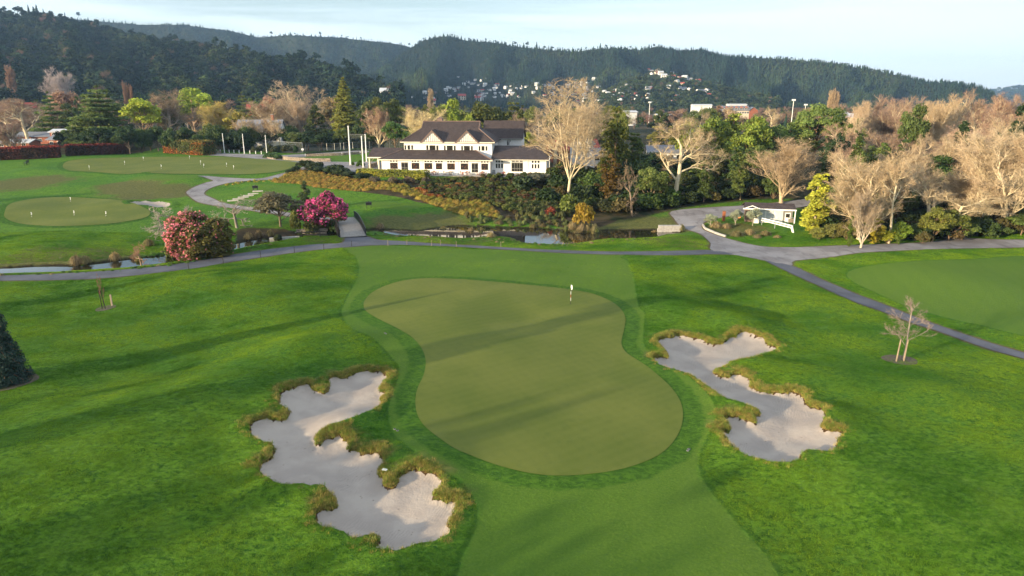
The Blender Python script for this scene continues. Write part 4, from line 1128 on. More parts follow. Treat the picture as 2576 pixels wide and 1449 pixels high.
def set_mat(me, m): me.materials.clear(); me.materials.append(m); return me
def far_conifer(nm, seed, H=20, R=3.0, mat='f_pine'):
    rng = np.random.default_rng(seed); V = []; F = []
    for t in range(6):
        z = H*(.08+.15*t); rr = R*(1-t/6.6)*rng.uniform(.85, 1.15); zt = min(H, z+H*.26); n = 6; b = len(V)
        for i in range(n):
            a = 6.283*i/n+t; q = rr*rng.uniform(.6, 1.2); V.append((q*math.cos(a), q*math.sin(a), z+rng.uniform(-.5,.5)))
        V.append((rng.normal(0,.15), rng.normal(0,.15), zt))
        for i in range(n): F.append((b+i, b+(i+1) % n, b+n))
    return np_mesh(nm, V, F, False, [M[mat]], fattrs={'rnd': rng.random(len(F))})
def far_round(nm, seed, H=9, R=5, leaf=.9, n=260, mat='f_bush', z0=.5, kind='round'):
    rng = np.random.default_rng(seed)
    cs, rs = crown_pts(rng, H, R, z0, kind)
    j = rng.permutation(len(cs))[:16]; cs = cs[j]; rs = rs[j]*1.3
    P, Nn, T = clump_cloud(rng, cs, rs, n/(16*(rs**2).mean()), .8, .8)
    V, F = leaves(P, leaf, .7, .4, seed, Nn); tone = np.clip(.6*T+.4*rng.random(len(P)), 0, 1)
    if z0 > 3:
        V2, F2 = prisms([(0,0,-1.5,0,0,H*.8,.4,.2)], 4); V = np.vstack([V, V2]); F = np.vstack([F, F2+len(V)-len(V2)]); tone = np.append(tone, np.zeros(len(F2)))
    return np_mesh(nm, V, F, False, [M[mat]], fattrs={'rnd': tone})
def far_bare(nm, seed, H=14, R=5, n=420, kind='round'):
    rng = np.random.default_rng(seed)
    cs, rs = crown_pts(rng, H, R, H*.25, kind)
    P, Nn, T = clump_cloud(rng, cs, rs, n/(len(cs)*(rs**2).mean()), .8, .2)
    d = P-np.array([0,0,H*.2]); d /= np.linalg.norm(d, axis=1)[:,None]; d += rng.normal(0,.3,d.shape)
    V, F = slivers(P-d*.9, P+d*.9, np.full(len(P), .16))
    V2, F2 = prisms([(0,0,-.5,0,0,H*.45,.35,.2)]+[(0,0,H*.2,*(c*.8), .18, .05) for c in cs[:10]], 4)
    F = [tuple(f) for f in F.tolist()]+[tuple(f) for f in (F2+len(V)).tolist()]
    return np_mesh(nm, np.vstack([V, V2]), F, False, [M['f_bare']], fattrs={'rnd': rng.random(len(F))})

def scatter(name, pts, sc, rz, idx, protos, label, cat):
    """one mass of far trees: instances of a few crowns on a cloud of points"""
    me = bpy.data.meshes.new(name); me.vertices.add(len(pts)); me.vertices.foreach_set('co', np.asarray(pts, np.float32).ravel())
    for k, t, a in (('sc','FLOAT',sc), ('rz','FLOAT',rz), ('ix','INT',idx)):
        at_ = me.attributes.new(k, t, 'POINT'); at_.data.foreach_set('value', np.asarray(a, np.int32 if t == 'INT' else np.float32))
    me.update()
    o = link(name, me); tag(o, label, cat, kind='stuff')
    col = bpy.data.collections.new(name+'_kinds')
    for i, p in enumerate(protos):
        q = bpy.data.objects.new('%02d_%s' % (i, name), p); col.objects.link(q)
    ng = bpy.data.node_groups.new(name, 'GeometryNodeTree')
    ng.interface.new_socket('Geometry', in_out='INPUT', socket_type='NodeSocketGeometry'); ng.interface.new_socket('Geometry', in_out='OUTPUT', socket_type='NodeSocketGeometry')
    n = ng.nodes; l = ng.links
    gi = n.new('NodeGroupInput'); go = n.new('NodeGroupOutput'); ip = n.new('GeometryNodeInstanceOnPoints'); ci = n.new('GeometryNodeCollectionInfo')
    ci.inputs['Collection'].default_value = col; ci.inputs['Separate Children'].default_value = True; ci.inputs['Reset Children'].default_value = True
    def na(k, t):
        a = n.new('GeometryNodeInputNamedAttribute'); a.data_type = t; a.inputs[0].default_value = k; return a.outputs[0]
    cx = n.new('ShaderNodeCombineXYZ'); l.new(na('rz','FLOAT'), cx.inputs[2])
    ip.inputs['Pick Instance'].default_value = True
    l.new(gi.outputs[0], ip.inputs['Points']); l.new(ci.outputs[0], ip.inputs['Instance']); l.new(na('ix','INT'), ip.inputs['Instance Index'])
    l.new(cx.outputs[0], ip.inputs['Rotation'])
    cs = n.new('ShaderNodeCombineXYZ'); s_ = na('sc','FLOAT'); [l.new(s_, cs.inputs[i]) for i in range(3)]; l.new(cs.outputs[0], ip.inputs['Scale'])
    l.new(ip.outputs[0], go.inputs[0])
    md = o.modifiers.new('scatter', 'NODES'); md.node_group = ng
    return o

def hill_mat(name, c1, c2):
    m, nt = new_mat(name); w = N(nt); co = w.coords()
    c = w.mix(w.step(w.noise(co, .03, 5, .65), .35, .65), c1, c2)
    c = w.mix(w.math('MULTIPLY', w.step(w.noise(co, .008, 4, .6), .55, .68), .4), c, tuple(x*2.0 for x in c2))
    w.out(w.n('ShaderNodeBsdfPrincipled', {'Base Color': c, 'Roughness': .95, 'Specular IOR Level': .05, 'Normal': w.bump(w.noise(co, .12, 4), .7, 4)}).outputs[0]); return m
M['hill'] = hill_mat('hill_bush', (.014,.020,.010), (.028,.034,.016)); M['hill2'] = hill_mat('hill_scrub', (.030,.042,.018), (.05,.06,.026))

HILLS = []
def hill(crest, foot, z0=3, fold=18, freq=.012, seed=1, lift=5, mat='hill', back=.5, nu=260, nt_=60, prof=.85, shift=2.0):
    """a range of hills: crest read from the picture at given distances, slopes running down to the foot distance"""
    C = np.array(crest, float); rng = np.random.default_rng(seed)
    us = np.linspace(C[0,0], C[-1,0], nu); vc = np.interp(us, C[:,0], C[:,1]); Dc = np.interp(us, C[:,0], C[:,2])
    ft = np.array(foot, float); Df = np.interp(us, ft[:,0], ft[:,1])
    ts = np.concatenate([np.linspace(0, 1, nt_), 1+np.linspace(.03, back, 8)])
    def xy(u, D): return (u-UW/2)/FOC*(D*CP+8*SP), D
    zc = np.array([ztop((0, d, 0), v+lift*1200/d) for v, d in zip(vc, Dc)]); zc = np.maximum(zc, z0+1)
    ph = rng.uniform(0, 6.28, 6)
    V = np.zeros((len(us), len(ts), 3))
    for j, t in enumerate(ts):
        D = Df+(Dc-Df)*t; x, y = xy(us, D)
        if t <= 1:
            z = z0+(zc-z0)*t**prof
            s = sum(abs(np.sin(us*freq*k_+ph[k_]+t*shift*(1 if k_ % 2 else -1.3)))*w_ for k_, w_ in ((1,.55),(2,.3),(4,.18)))
            s2 = sum(np.sin(us*freq*5*k_+ph[k_+2]+t*7)*.5/k_ for k_ in (1, 2, 3))
            z = z-fold*(s+.12*s2)*(4*t*(1-t))**.8*np.minimum(1, (zc-z0)/60)
            z = np.maximum(z, z0-.5)
        else: z = zc-(t-1)*(zc-z0)*1.6
        V[:,j,0] = x; V[:,j,1] = y; V[:,j,2] = z
    nu_, nt2 = len(us), len(ts)
    i = (np.arange(nu_-1)[:,None]*nt2+np.arange(nt2-1)[None,:])
    F = np.stack([i, i+nt2, i+nt2+1, i+1], -1).reshape(-1,4)
    me = np_mesh('hills', V.reshape(-1,3), F, True, [M[mat]])
    o = link('hills', me); tag(o, kind='structure')
    HILLS.append((V, F)); return V, us, ts
def sample_hill(V, us, ts, n, rng, tlo=.0, thi=1.04, bias=1.0):
    ui = rng.uniform(0, len(us)-1.001, n); T = tlo+(thi-tlo)*rng.random(n)**bias
    tj = np.interp(T, ts, np.arange(len(ts)))
    a = ui.astype(int); b = np.minimum(tj.astype(int), len(ts)-2); fa = (ui-a)[:,None]; fb = (tj-b)[:,None]
    P = (V[a,b]*(1-fa)*(1-fb)+V[a+1,b]*fa*(1-fb)+V[a,b+1]*(1-fa)*fb+V[a+1,b+1]*fa*fb)
    return P, T, np.interp(ui, np.arange(len(us)), us)

pines = [far_conifer('far_conifer%d' % i, 200+i, 20, 4.2+.6*i) for i in range(3)]
bushes = [far_round('far_bush%d' % i, 210+i, 9, 5.2, 1.15, 240) for i in range(4)]
scrubs = [far_round('far_scrub%d' % i, 220+i, 5, 4.0, .9, 160, 'f_scrub') for i in range(2)]
bares = [far_bare('far_bare%d' % i, 230+i, 14, 5.5) for i in range(3)]
greens = [far_round('far_green%d' % i, 240+i, 11, 5.0, .8, 420, 'f_green', 1.5) for i in range(3)]
skypine = [far_round('sky_pine%d' % i, 250+i, 17, 4.2, .9, 260, 'f_pine', 7) for i in range(2)]
R5 = np.random.default_rng(55)

# long main range behind the town, its left arm, the near bush spur, the low scrub spur, the distant range
L_B = hill([(60,40,2500),(240,48,2500),(380,60,2450),(480,60,2450),(600,76,2450),(664,92,2450),(740,86,2450),(860,92,2450),(930,100,2450),(990,106,2450),(1030,114,2450),(1120,150,2500),(1300,200,2500),(1450,225,2500)], [(60,1500),(1450,1500)], fold=105, seed=2, freq=.010)
L_C = hill([(800,240,1500),(880,215,1600),(960,175,1800),(1036,120,1950),(1060,103,1950),(1095,92,1950),(1130,88,1950),(1180,100,1950),(1240,104,1950),(1288,113,1900),(1350,121,1850),(1450,127,1800),(1500,120,1800),(1560,120,1800),(1610,124,1800),(1640,114,1800),(1700,124,1800),(1750,122,1800),(1830,140,1800),(1932,144,1750),(2000,150,1750),(2060,154,1700),(2120,164,1700),(2180,172,1650),(2250,186,1600),(2330,207,1550),(2370,205,1500),(2430,212,1450),(2480,226,1400),(2515,252,1350),(2535,268,1300)], [(800,1150),(1400,1150),(2000,1050),(2535,1000)], fold=85, seed=4, freq=.011)
L_A = hill([(-600,-60,1400),(-400,-40,1350),(0,26,1300),(150,42,1250),(240,60,1250),(330,80,1200),(400,98,1150),(470,110,1120),(560,120,1080),(650,140,1020),(740,150,980),(806,162,950),(869,184,900),(906,200,860),(960,215,820),(1010,235,780)], [(-600,520),(400,560),(1010,640)], z0=4, fold=34, seed=6, freq=.014, lift=5)
L_E = hill([(1470,246,1250),(1530,225,1280),(1580,200,1300),(1630,183,1330),(1680,184,1330),(1760,200,1300),(1830,222,1250),(1900,240,1200),(1960,250,1180)], [(1470,1000),(1960,980)], fold=8, seed=8, mat='hill2', lift=2, prof=.9)
L_D = hill([(2380,262,4200),(2440,246,4400),(2490,230,4600),(2540,222,4600),(2620,220,4600),(2900,205,4600)], [(2380,3000),(2900,3000)], fold=40, seed=9, lift=0, mat='hill2')

allV = np.vstack([h_[0].reshape(-1,3) for h_ in HILLS]); off = 0; allF = []
for V_, F_ in HILLS: allF.append(F_+off); off += V_.shape[0]*V_.shape[1]
allF = np.vstack(allF)
HB = BVHTree.FromPolygons([tuple(p) for p in allV.tolist()], [tuple(f) for f in allF.tolist()])
def far_pt(u, v):
    d = raydir(u, v); h = HB.ray_cast(Vector((0,0,CZ)), Vector(d))
    if h[0] is not None: return np.array(h[0])
    return at(u, max(v, HOR+18), 3.5)
def zfar(x, y):
    h = HB.ray_cast(Vector((x, y, 900)), Vector((0,0,-1)))
    return max(h[0].z, 3.0) if h[0] is not None else max(zat(x, y) if y < 4000 else 3, -1)

def woods_on(L, name, n, protos, w, label, sc=(.7,1.2), clear=None, **kw):
    P, T, U = sample_hill(*L, n, R5, **kw)
    if clear:
        _uv = np.array([proj(p) for p in P]); k_ = clear(_uv[:,0], _uv[:,1], R5.random(len(P))); P = P[k_]
    idx = R5.choice(len(protos), len(P), p=np.array(w)/sum(w))
    return scatter(name, P-np.array([0,0,.6]), R5.uniform(*sc, len(P)), R5.uniform(0, 6.28, len(P)), idx, protos, label, 'forest')
woods_on(L_A, 'hillside_bush', 9000, bushes+skypine+bares[:1], [5,5,5,5,.8,.8,.35], 'dense dark native bush covering the near spur on the left', (.75,1.35))
woods_on(L_B, 'ridge_forest', 24000, pines+bushes[:2], [3,3,3,4,4], 'dark forest on the long ridge behind the spur', (.32,.68))
woods_on(L_C, 'pine_forest', 46000, pines+bushes[:2]+skypine[:1], [5,5,5,3,3,.5], 'dark pine forest covering the main range behind the town', (.28,.60), clear=lambda u, v, r: (v < 205) | (u > 1750) | (u < 1080) | (r < np.interp(v, [205, 225], [.9, .12])))
woods_on(L_E, 'scrub_cover', 2600, scrubs+bushes[:1], [4,4,1], 'paler green scrub on the low spur with houses', (.7,1.1), clear=lambda u, v, r: r < np.where((v < 240) & (v > 172) & (u > 1610) & (u < 1810), .35, 1))
woods_on(L_D, 'distant_forest', 1500, bushes, [1,1,1,1], 'hazy forest on the farthest range at the right edge', (1.5,3))
# single trees standing on the skylines
sk = [(75,12,'p'),(88,16,'p'),(96,12,'p'),(112,22,'p'),(128,27,'p'),(55,18,'r'),(165,32,'p'),(200,32,'r'),(683,80,'r'),(730,80,'p'),(742,84,'r'),(806,82,'r'),(838,88,'p'),(860,90,'r'),(876,92,'r'),(908,95,'r'),(935,100,'r'),
      (1030,110,'r'),(1066,99,'r'),(1096,90,'p'),(1116,86,'p'),(1138,88,'r'),(1150,90,'p'),(1180,97,'r'),(1200,98,'p'),(1222,98,'r'),(1246,102,'r'),(1290,104,'p'),(1296,105,'r'),(1317,108,'p'),(1326,106,'r'),(1350,106,'p'),(1370,116,'r'),(1380,115,'p'),(1390,118,'r'),(1440,120,'p'),(1463,121,'p'),(1474,120,'r'),(1510,109,'p'),(1524,114,'r'),(1586,116,'r'),(1632,112,'p'),(1645,113,'r')]
skp = bpy.data.meshes
for i, (u, v, k) in enumerate(sk):
    d = 1300 if u < 320 else (2450 if u < 1035 else 1880)
    # walk up the nearest ridge below this skyline point
    q = None
    for dv in range(0, 40, 2):
        q = HB.ray_cast(Vector((0,0,CZ)), Vector(raydir(u, v+dv)))[0]
        if q is not None: break
    if q is None: continue
    p = np.array(q); h = max(10, ztop(p, v-3)-p[2])
    me = (skypine[i % 2] if k == 'r' else pines[i % 3]); s = h/(17 if k == 'r' else 20)
    o = link('ridge_tree', me, None, p-np.array([0,0,1.0]), i*1.3, s)
    tag(o, ('spreading' if k == 'r' else 'narrow')+' tree standing up alone on the skyline of the range', 'tree', ('spreading' if k == 'r' else 'narrow')+' trees on the skyline')

# houses
def house_mesh(nm, L, Wd, Hw, rise, wall, roofm, chim=False, two=False):
    m = MB(); m.box(-L/2, L/2, -Wd/2, Wd/2, -1.5, Hw, M[wall])
    for s in (-1, 1): m.add([(s*L/2, -Wd/2, Hw), (s*L/2, Wd/2, Hw), (s*L/2, 0, Hw+rise)], [(0,1,2)], M[wall])
    e = .5
    m.slab([(-L/2-e,-Wd/2-e,Hw-.25),(L/2+e,-Wd/2-e,Hw-.25),(L/2+e,0,Hw+rise+.05),(-L/2-e,0,Hw+rise+.05)], .2, M[roofm])
    m.slab([(L/2+e,Wd/2+e,Hw-.25),(-L/2-e,Wd/2+e,Hw-.25),(-L/2-e,0,Hw+rise+.05),(L/2+e,0,Hw+rise+.05)], .2, M[roofm])
    for fl in range(2 if two else 1):
        for i in range(3):
            x = -L/2+L*(i+.5)/3; m.box(x-L*.08, x+L*.08, -Wd/2-.04, -Wd/2-.01, .9+fl*2.7, 2.2+fl*2.7, M['glass'])
            m.box(x-L*.08-.1, x+L*.08+.1, -Wd/2-.02, -Wd/2-.005, .8+fl*2.7, 2.3+fl*2.7, M['frame_grey'])
    if chim: m.box(L*.2, L*.2+.9, -.3, .6, Hw, Hw+rise+1.3, M['brick'])
    return np_mesh(nm, np.array(m.v), m.f, False, m.mats, m.m)
HM = {'w': house_mesh('house_w', 12, 8, 3.2, 2.2, 'house_white', 'roof_grey'), 'w2': house_mesh('house_w2', 11, 9, 5.8, 2.2, 'house_white', 'roof_pale', two=True),
      'c': house_mesh('house_c', 12, 9, 3.2, 2.4, 'house_cream', 'roof_red', True), 'c2': house_mesh('house_c2', 10, 9, 5.8, 2.4, 'house_cream', 'roof_red', two=True),
      'r': house_mesh('house_r', 13, 9, 3.2, 2.6, 'house_white', 'roof_red'), 'b': house_mesh('house_b', 13, 9, 3.2, 2.4, 'brick', 'roof_grey', True),
      'p': house_mesh('house_p', 22, 14, 5.0, 1.4, 'house_white', 'roof_pale')}
GL = {'w': ('small white house with grey roof among the trees of the far town','white houses with grey roofs'), 'w2': ('tall white house with pale roof in the far town','tall white houses with pale roofs'),
      'c': ('cream house with red roof in the far town','cream houses with red roofs'), 'c2': ('two storey cream house with red roof in the far town','tall cream houses'), 'r': ('white house with red roof in the far town','white houses with red roofs'),
      'b': ('brick house with grey roof in the far town','brick houses')}
def put_house(k, u, v, s=1.0, label=None, group=None, rz=None, p=None):
    p = far_pt(u, v) if p is None else p
    o = link('house', HM[k], None, p+np.array([0,0,.3]), R5.uniform(-1.0, 1.0) if rz is None else rz, s)
    tag(o, label or GL[k][0], 'house', group if group or label else GL[k][1]); return o
for a, b, c, d, n in ((1120,1300,214,246,46),(1150,1230,194,212,7),(1280,1480,212,246,34),(1400,1640,214,262,58),(1440,1500,200,216,8),(1560,1720,236,262,20),(960,1120,228,252,10),(500,640,196,212,5),(240,330,210,232,5)):
    for _ in range(n): put_house(R5.choice(list('wwwwwwrcb')+['w2','w2','w2']), R5.uniform(a, b), R5.uniform(c, d), R5.uniform(.45, .78))
for u, v in ((1638,180),(1650,186),(1668,181),(1640,187),(1662,188),(1690,184),(1670,196),(1684,195),(1694,194),(1708,199),(1722,200),(1735,202),(1756,205),(1702,206),(1716,213),(1708,223),(1720,225),(1735,226),(1757,231),(1770,232),(1778,230),(1796,236),(1780,243),(1630,177),(1682,222)):
    put_house(R5.choice(['w','w2','w','c']), u, v, R5.uniform(.6,.9), 'pale house stepping up the low scrub spur', 'houses on the low spur')
# bare earth cutting on the spur
p = far_pt(1655, 184); V, F = [], []
n = 14
for i in range(n): a = 6.283*i/n; V.append((p[0]+26*math.cos(a), p[1]+30*math.sin(a), 0))
V = np.array(V); V[:,2] = [zfar(x, y)+.8 for x, y in V[:,:2]]
tag(link('bare_earth', np_mesh('bare_earth', V, [tuple(range(n))], True, [simple('bare_earth', (.30,.22,.14), .9)])), kind='structure')
# ------------------------------------------------------------------ trees and planting, read from the photograph
def width_m(p, wpx): return wpx/2/FOC*(p[1]*CP-(p[2]-CZ)*SP)
PALE = (.60,.50,.34); TAN = (.44,.33,.21); PINK = (.33,.22,.16); RED = (.34,.21,.14); GREYB = (.32,.27,.22)
EVG = (.040,.068,.016); DARK = (.018,.034,.012); OLIVE = (.085,.095,.018); LIME = (.20,.24,.025); YEL = (.26,.24,.030); CED = (.075,.105,.028); YG = (.13,.16,.025); RUST = (.12,.080,.018)
def T(u, vb, vt, wpx, proto, crown, bark, label, D=None, group=None, name='tree', lean=(0,0), cat='tree', rz=None):
    p = gp(u, vb) if D is None else gD(u, D)
    kk = 1.9 if crown[1] > crown[0]*.78 else 1.0
    crown = tuple(c*kk for c in crown)
    return plant(name, PB[proto], p, solve_h(p, vt), width_m(p, wpx), hue(crown, .08), hue(bark, .05), label, cat, group, rz, lean)
# named trees across the middle distance
T(1430,500,196,200,'fork0',TAN,PALE,'tallest bare pale tree rising just right of the clubhouse',name='bare_tree')
T(1475,470,230,150,'fork1',TAN,PALE,'bare pale tree standing directly behind the tallest bare tree',D=185,name='bare_tree')
T(1395,455,300,130,'plane1',TAN,PALE,'low spreading bare tree between clubhouse wing and tallest bare tree',D=188,name='bare_tree')
T(1545,485,253,120,'rag0',(.075,.085,.014),(.2,.14,.09),'tall dark green conifer with ragged twin tops right of the clubhouse',name='conifer_tree',D=168)
T(1588,480,330,90,'rag1',(.050,.070,.014),(.2,.14,.09),'lower dark conifer shoulder leaning against the twin-topped conifer',name='conifer_tree',D=172)
T(1695,515,292,210,'plane0',TAN,PALE,'bare tree with twisting pale limbs spreading over the dark undergrowth',name='bare_tree')
T(1590,541,397,60,'gn0',(.22,.16,.11),(.24,.18,.13),'thin leaning dead tree on the pond bank',name='dead_tree',lean=(0,.10))
T(1640,520,415,80,'round0',(.075,.095,.022),(.25,.18,.12),'light leafy evergreen behind the leaning dead tree',name='evergreen_tree')
T(1535,515,385,85,'rag2',RUST,(.15,.1,.06),'rusty brown evergreen between the bare giant and the dead tree',name='evergreen_tree')
T(1490,500,430,80,'low0',EVG,(.15,.1,.06),'dark green shrub mass at the foot of the bare giant',name='evergreen_tree')
T(1600,500,395,80,'low1',DARK,(.15,.1,.06),'very dark shrub mass behind the leaning dead tree',D=165,name='evergreen_tree')
T(1965,512,345,125,'up0',TAN,(.44,.34,.22),'vase-shaped bare tree at the top of the gravel road',name='bare_tree')
T(1862,502,370,70,'rag1',(.055,.075,.018),(.42,.33,.22),'evergreen with a pale leaning trunk above the brown bank',name='evergreen_tree')
T(1770,508,410,60,'rag0',(.045,.065,.015),(.35,.26,.18),'slim evergreen with thin leaning trunk at the wood edge',name='evergreen_tree')
T(2048,588,428,88,'col0',(.21,.22,.028),(.40,.32,.22),'bright yellow-green leafy tree beside the white shed',name='evergreen_tree')
T(2045,400,253,120,'pine',(.085,.115,.030),(.30,.18,.10),'large rounded pine with orange boughs rising from the wood',D=205,name='pine_tree')
T(2522,582,300,190,'up1',(.48,.37,.25),(.60,.50,.34),'great many-stemmed bare tree at the right edge',name='bare_tree')
T(2470,560,330,150,'up2',(.48,.37,.25),(.60,.50,.34),'bare fan-shaped tree left of the great many-stemmed one',D=118,name='bare_tree')
T(2235,600,395,110,'plane2',TAN,PALE,'crooked bare tree with ivy on its trunk at the wood edge',D=108,name='bare_tree')
T(2160,598,380,140,'up2',TAN,PALE,'bare spreading tree with forked trunk behind the yellow shrubs',D=112,name='bare_tree')
T(2165,605,470,70,'up0',(.36,.27,.18),(.50,.42,.32),'slim double-stemmed white-barked tree at the wood edge',D=105,name='bare_tree')
T(2330,600,390,150,'plane3',TAN,PALE,'wide bare tree with drooping boughs near the track end',D=116,name='bare_tree')
T(2400,590,470,150,'plane1',TAN,PALE,'low arching bare tree over the dark shrubs',D=112,name='bare_tree')
T(2100,560,370,130,'plane2',TAN,PALE,'pinkish bare tree behind the yellow-green leafy tree',D=132,name='bare_tree')
ivy = [(2235,602,540,20),(2166,606,560,18),(2258,604,560,16),(2135,590,540,18)]
for i, (u, vb, vt, wd) in enumerate(ivy):
    p = gD(u, 109-i); o = link('ivy', PB['col1']['crown'], None, p, i, (width_m(p, wd)/2.6,)*2+(solve_h(p, vt)/12,)); o.color = (.10,.15,.02,1)
    tag(o, 'bright ivy column climbing a bare trunk, '+('leftmost','second from the left','third from the left','rightmost')[(1,2,3,0)[i]-0 if False else sorted(range(4), key=lambda k: ivy[k][0]).index(i)]+' of the four', 'ivy', 'ivy-clad trunks at the wood edge')
rr = np.random.default_rng(77)
# bare wood on the right, rows behind each other
for row, (D, lo, hi, n, v0, v1) in enumerate(((128,2060,2640,6,375,440),(145,2080,2680,7,330,400),(165,2080,2700,8,280,345),(190,2120,2720,7,250,300),(225,2120,2720,9,232,262),(270,1900,2720,10,248,266))):
    for i in range(n):
        u = lo+(hi-lo)*(i+rr.uniform(.1,.9))/n
        vt = rr.uniform(v0, v1) - (12 if u > 2230 and row > 2 else 0)
        k = rr.choice(['up0','up1','up2','plane0','plane2','fork1','fork2','plane3'])
        T(u, 0, vt, rr.uniform(85, 130)*128/D*1.25, k, [TAN,(.45,.34,.22),PINK][rr.integers(3)], PALE, 'pale bare deciduous tree crowded in the winter wood on the right', D=D+rr.uniform(-6,6), group='bare trees of the right-hand wood', name='bare_tree')
# evergreens within and under that wood
for i in range(24):
    u = rr.uniform(2090, 2660); D = rr.uniform(138, 205)
    T(u, 0, rr.uniform(300, 400)*(.82 if D > 175 else 1.0), rr.uniform(60, 95), rr.choice(['round1','round2','rag1','rag0','cone1']), [DARK,EVG,(.05,.07,.018)][rr.integers(3)], (.15,.1,.07), 'taller dark evergreen showing between the bare trees of the wood', D=D, group='tall evergreens inside the bare wood', name='evergreen_tree')
for i in range(40):
    u = rr.uniform(2080, 2640); D = rr.uniform(118, 170)
    T(u, 0, rr.uniform(430, 520) if D < 140 else rr.uniform(350, 460), rr.uniform(60, 110), rr.choice(['low0','low1','round1','round2']), [DARK,EVG,(.06,.08,.02)][rr.integers(3)], (.15,.1,.07), 'dark evergreen understorey tree among the bare trunks', D=D, group='evergreens under the bare wood', name='evergreen_tree')
# understorey shrubs along the wood edge
US = [(2095,600,560,60,'low0',(.10,.105,.03)),(2130,603,548,55,'low1',(.085,.075,.02)),(2165,606,556,50,'low0',(.13,.14,.02)),(2203,612,545,40,'col1',(.24,.20,.02)),(2232,612,575,36,'low1',(.22,.22,.02)),(2262,612,555,50,'low0',(.09,.13,.015)),
      (2300,606,560,60,'low1',(.05,.07,.018)),(2345,608,520,80,'round1',(.10,.11,.022)),(2385,606,525,80,'round2',(.075,.085,.018)),(2420,604,550,70,'low0',(.06,.085,.02)),(2060,602,570,50,'low0',(.12,.13,.03)),(2470,590,545,70,'low1',(.035,.055,.018)),(2520,592,565,50,'low0',(.05,.075,.02)),(2568,592,530,70,'round3',(.06,.085,.02)),(2185,606,570,40,'low1',(.11,.09,.02)),(2320,612,580,44,'low0',(.07,.06,.02))]
names = ['olive','brown-green','yellow-green','tall golden','low golden','bright green','dark','light olive domed','brown olive domed','deep green','pale','blackish green','low green','large green','rusty','small brown']
for (u, vb, vt, wd, k, c), nm in zip(US, names): T(u, vb, vt, wd, k, c, (.2,.14,.09), nm+' shrub in the thicket at the edge of the bare wood', name='shrub', cat='shrub')
# evergreen wood between driveway and school
EG = [(1740,455,300,90,'round0',YG),(1790,470,290,100,'round1',(.10,.13,.025)),(1835,470,278,95,'col0',(.13,.15,.03)),(1880,480,285,100,'round2',(.11,.14,.022)),(1925,470,300,95,'round3',(.055,.085,.02)),(1700,430,330,80,'round1',OLIVE),(1660,430,315,80,'rag2',(.10,.10,.025)),
      (1800,495,370,80,'rag1',(.05,.06,.015)),(1840,495,350,80,'rag0',(.045,.07,.018)),(1760,500,400,70,'col1',(.06,.09,.018)),(1905,495,360,90,'round0',(.075,.10,.022)),(1720,505,430,60,'low0',(.03,.04,.012)),(1880,440,320,70,'cone1',(.05,.08,.025)),(1970,440,310,90,'round1',(.06,.09,.022)),(2010,450,330,80,'round2',(.10,.12,.03)),
      (2090,430,345,90,'round3',(.06,.09,.022)),(2140,440,340,80,'round0',(.05,.07,.02)),(1945,520,425,60,'low1',(.04,.06,.015)),(1690,460,395,90,'low1',DARK),(1640,470,380,90,'low0',DARK),(1745,480,380,90,'low0',DARK),(1560,470,360,80,'low0',(.04,.05,.014))]
for i, (u, vb, vt, wd, k, c) in enumerate(EG):
    D = np.interp(vb, [400, 520], [240, 150])+rr.uniform(-4,4)
    T(u, 0, vt, wd, k, c, (.2,.14,.09), 'leafy green tree in the evergreen wood behind the gravel road', D=D, group='trees of the evergreen wood', name='evergreen_tree')
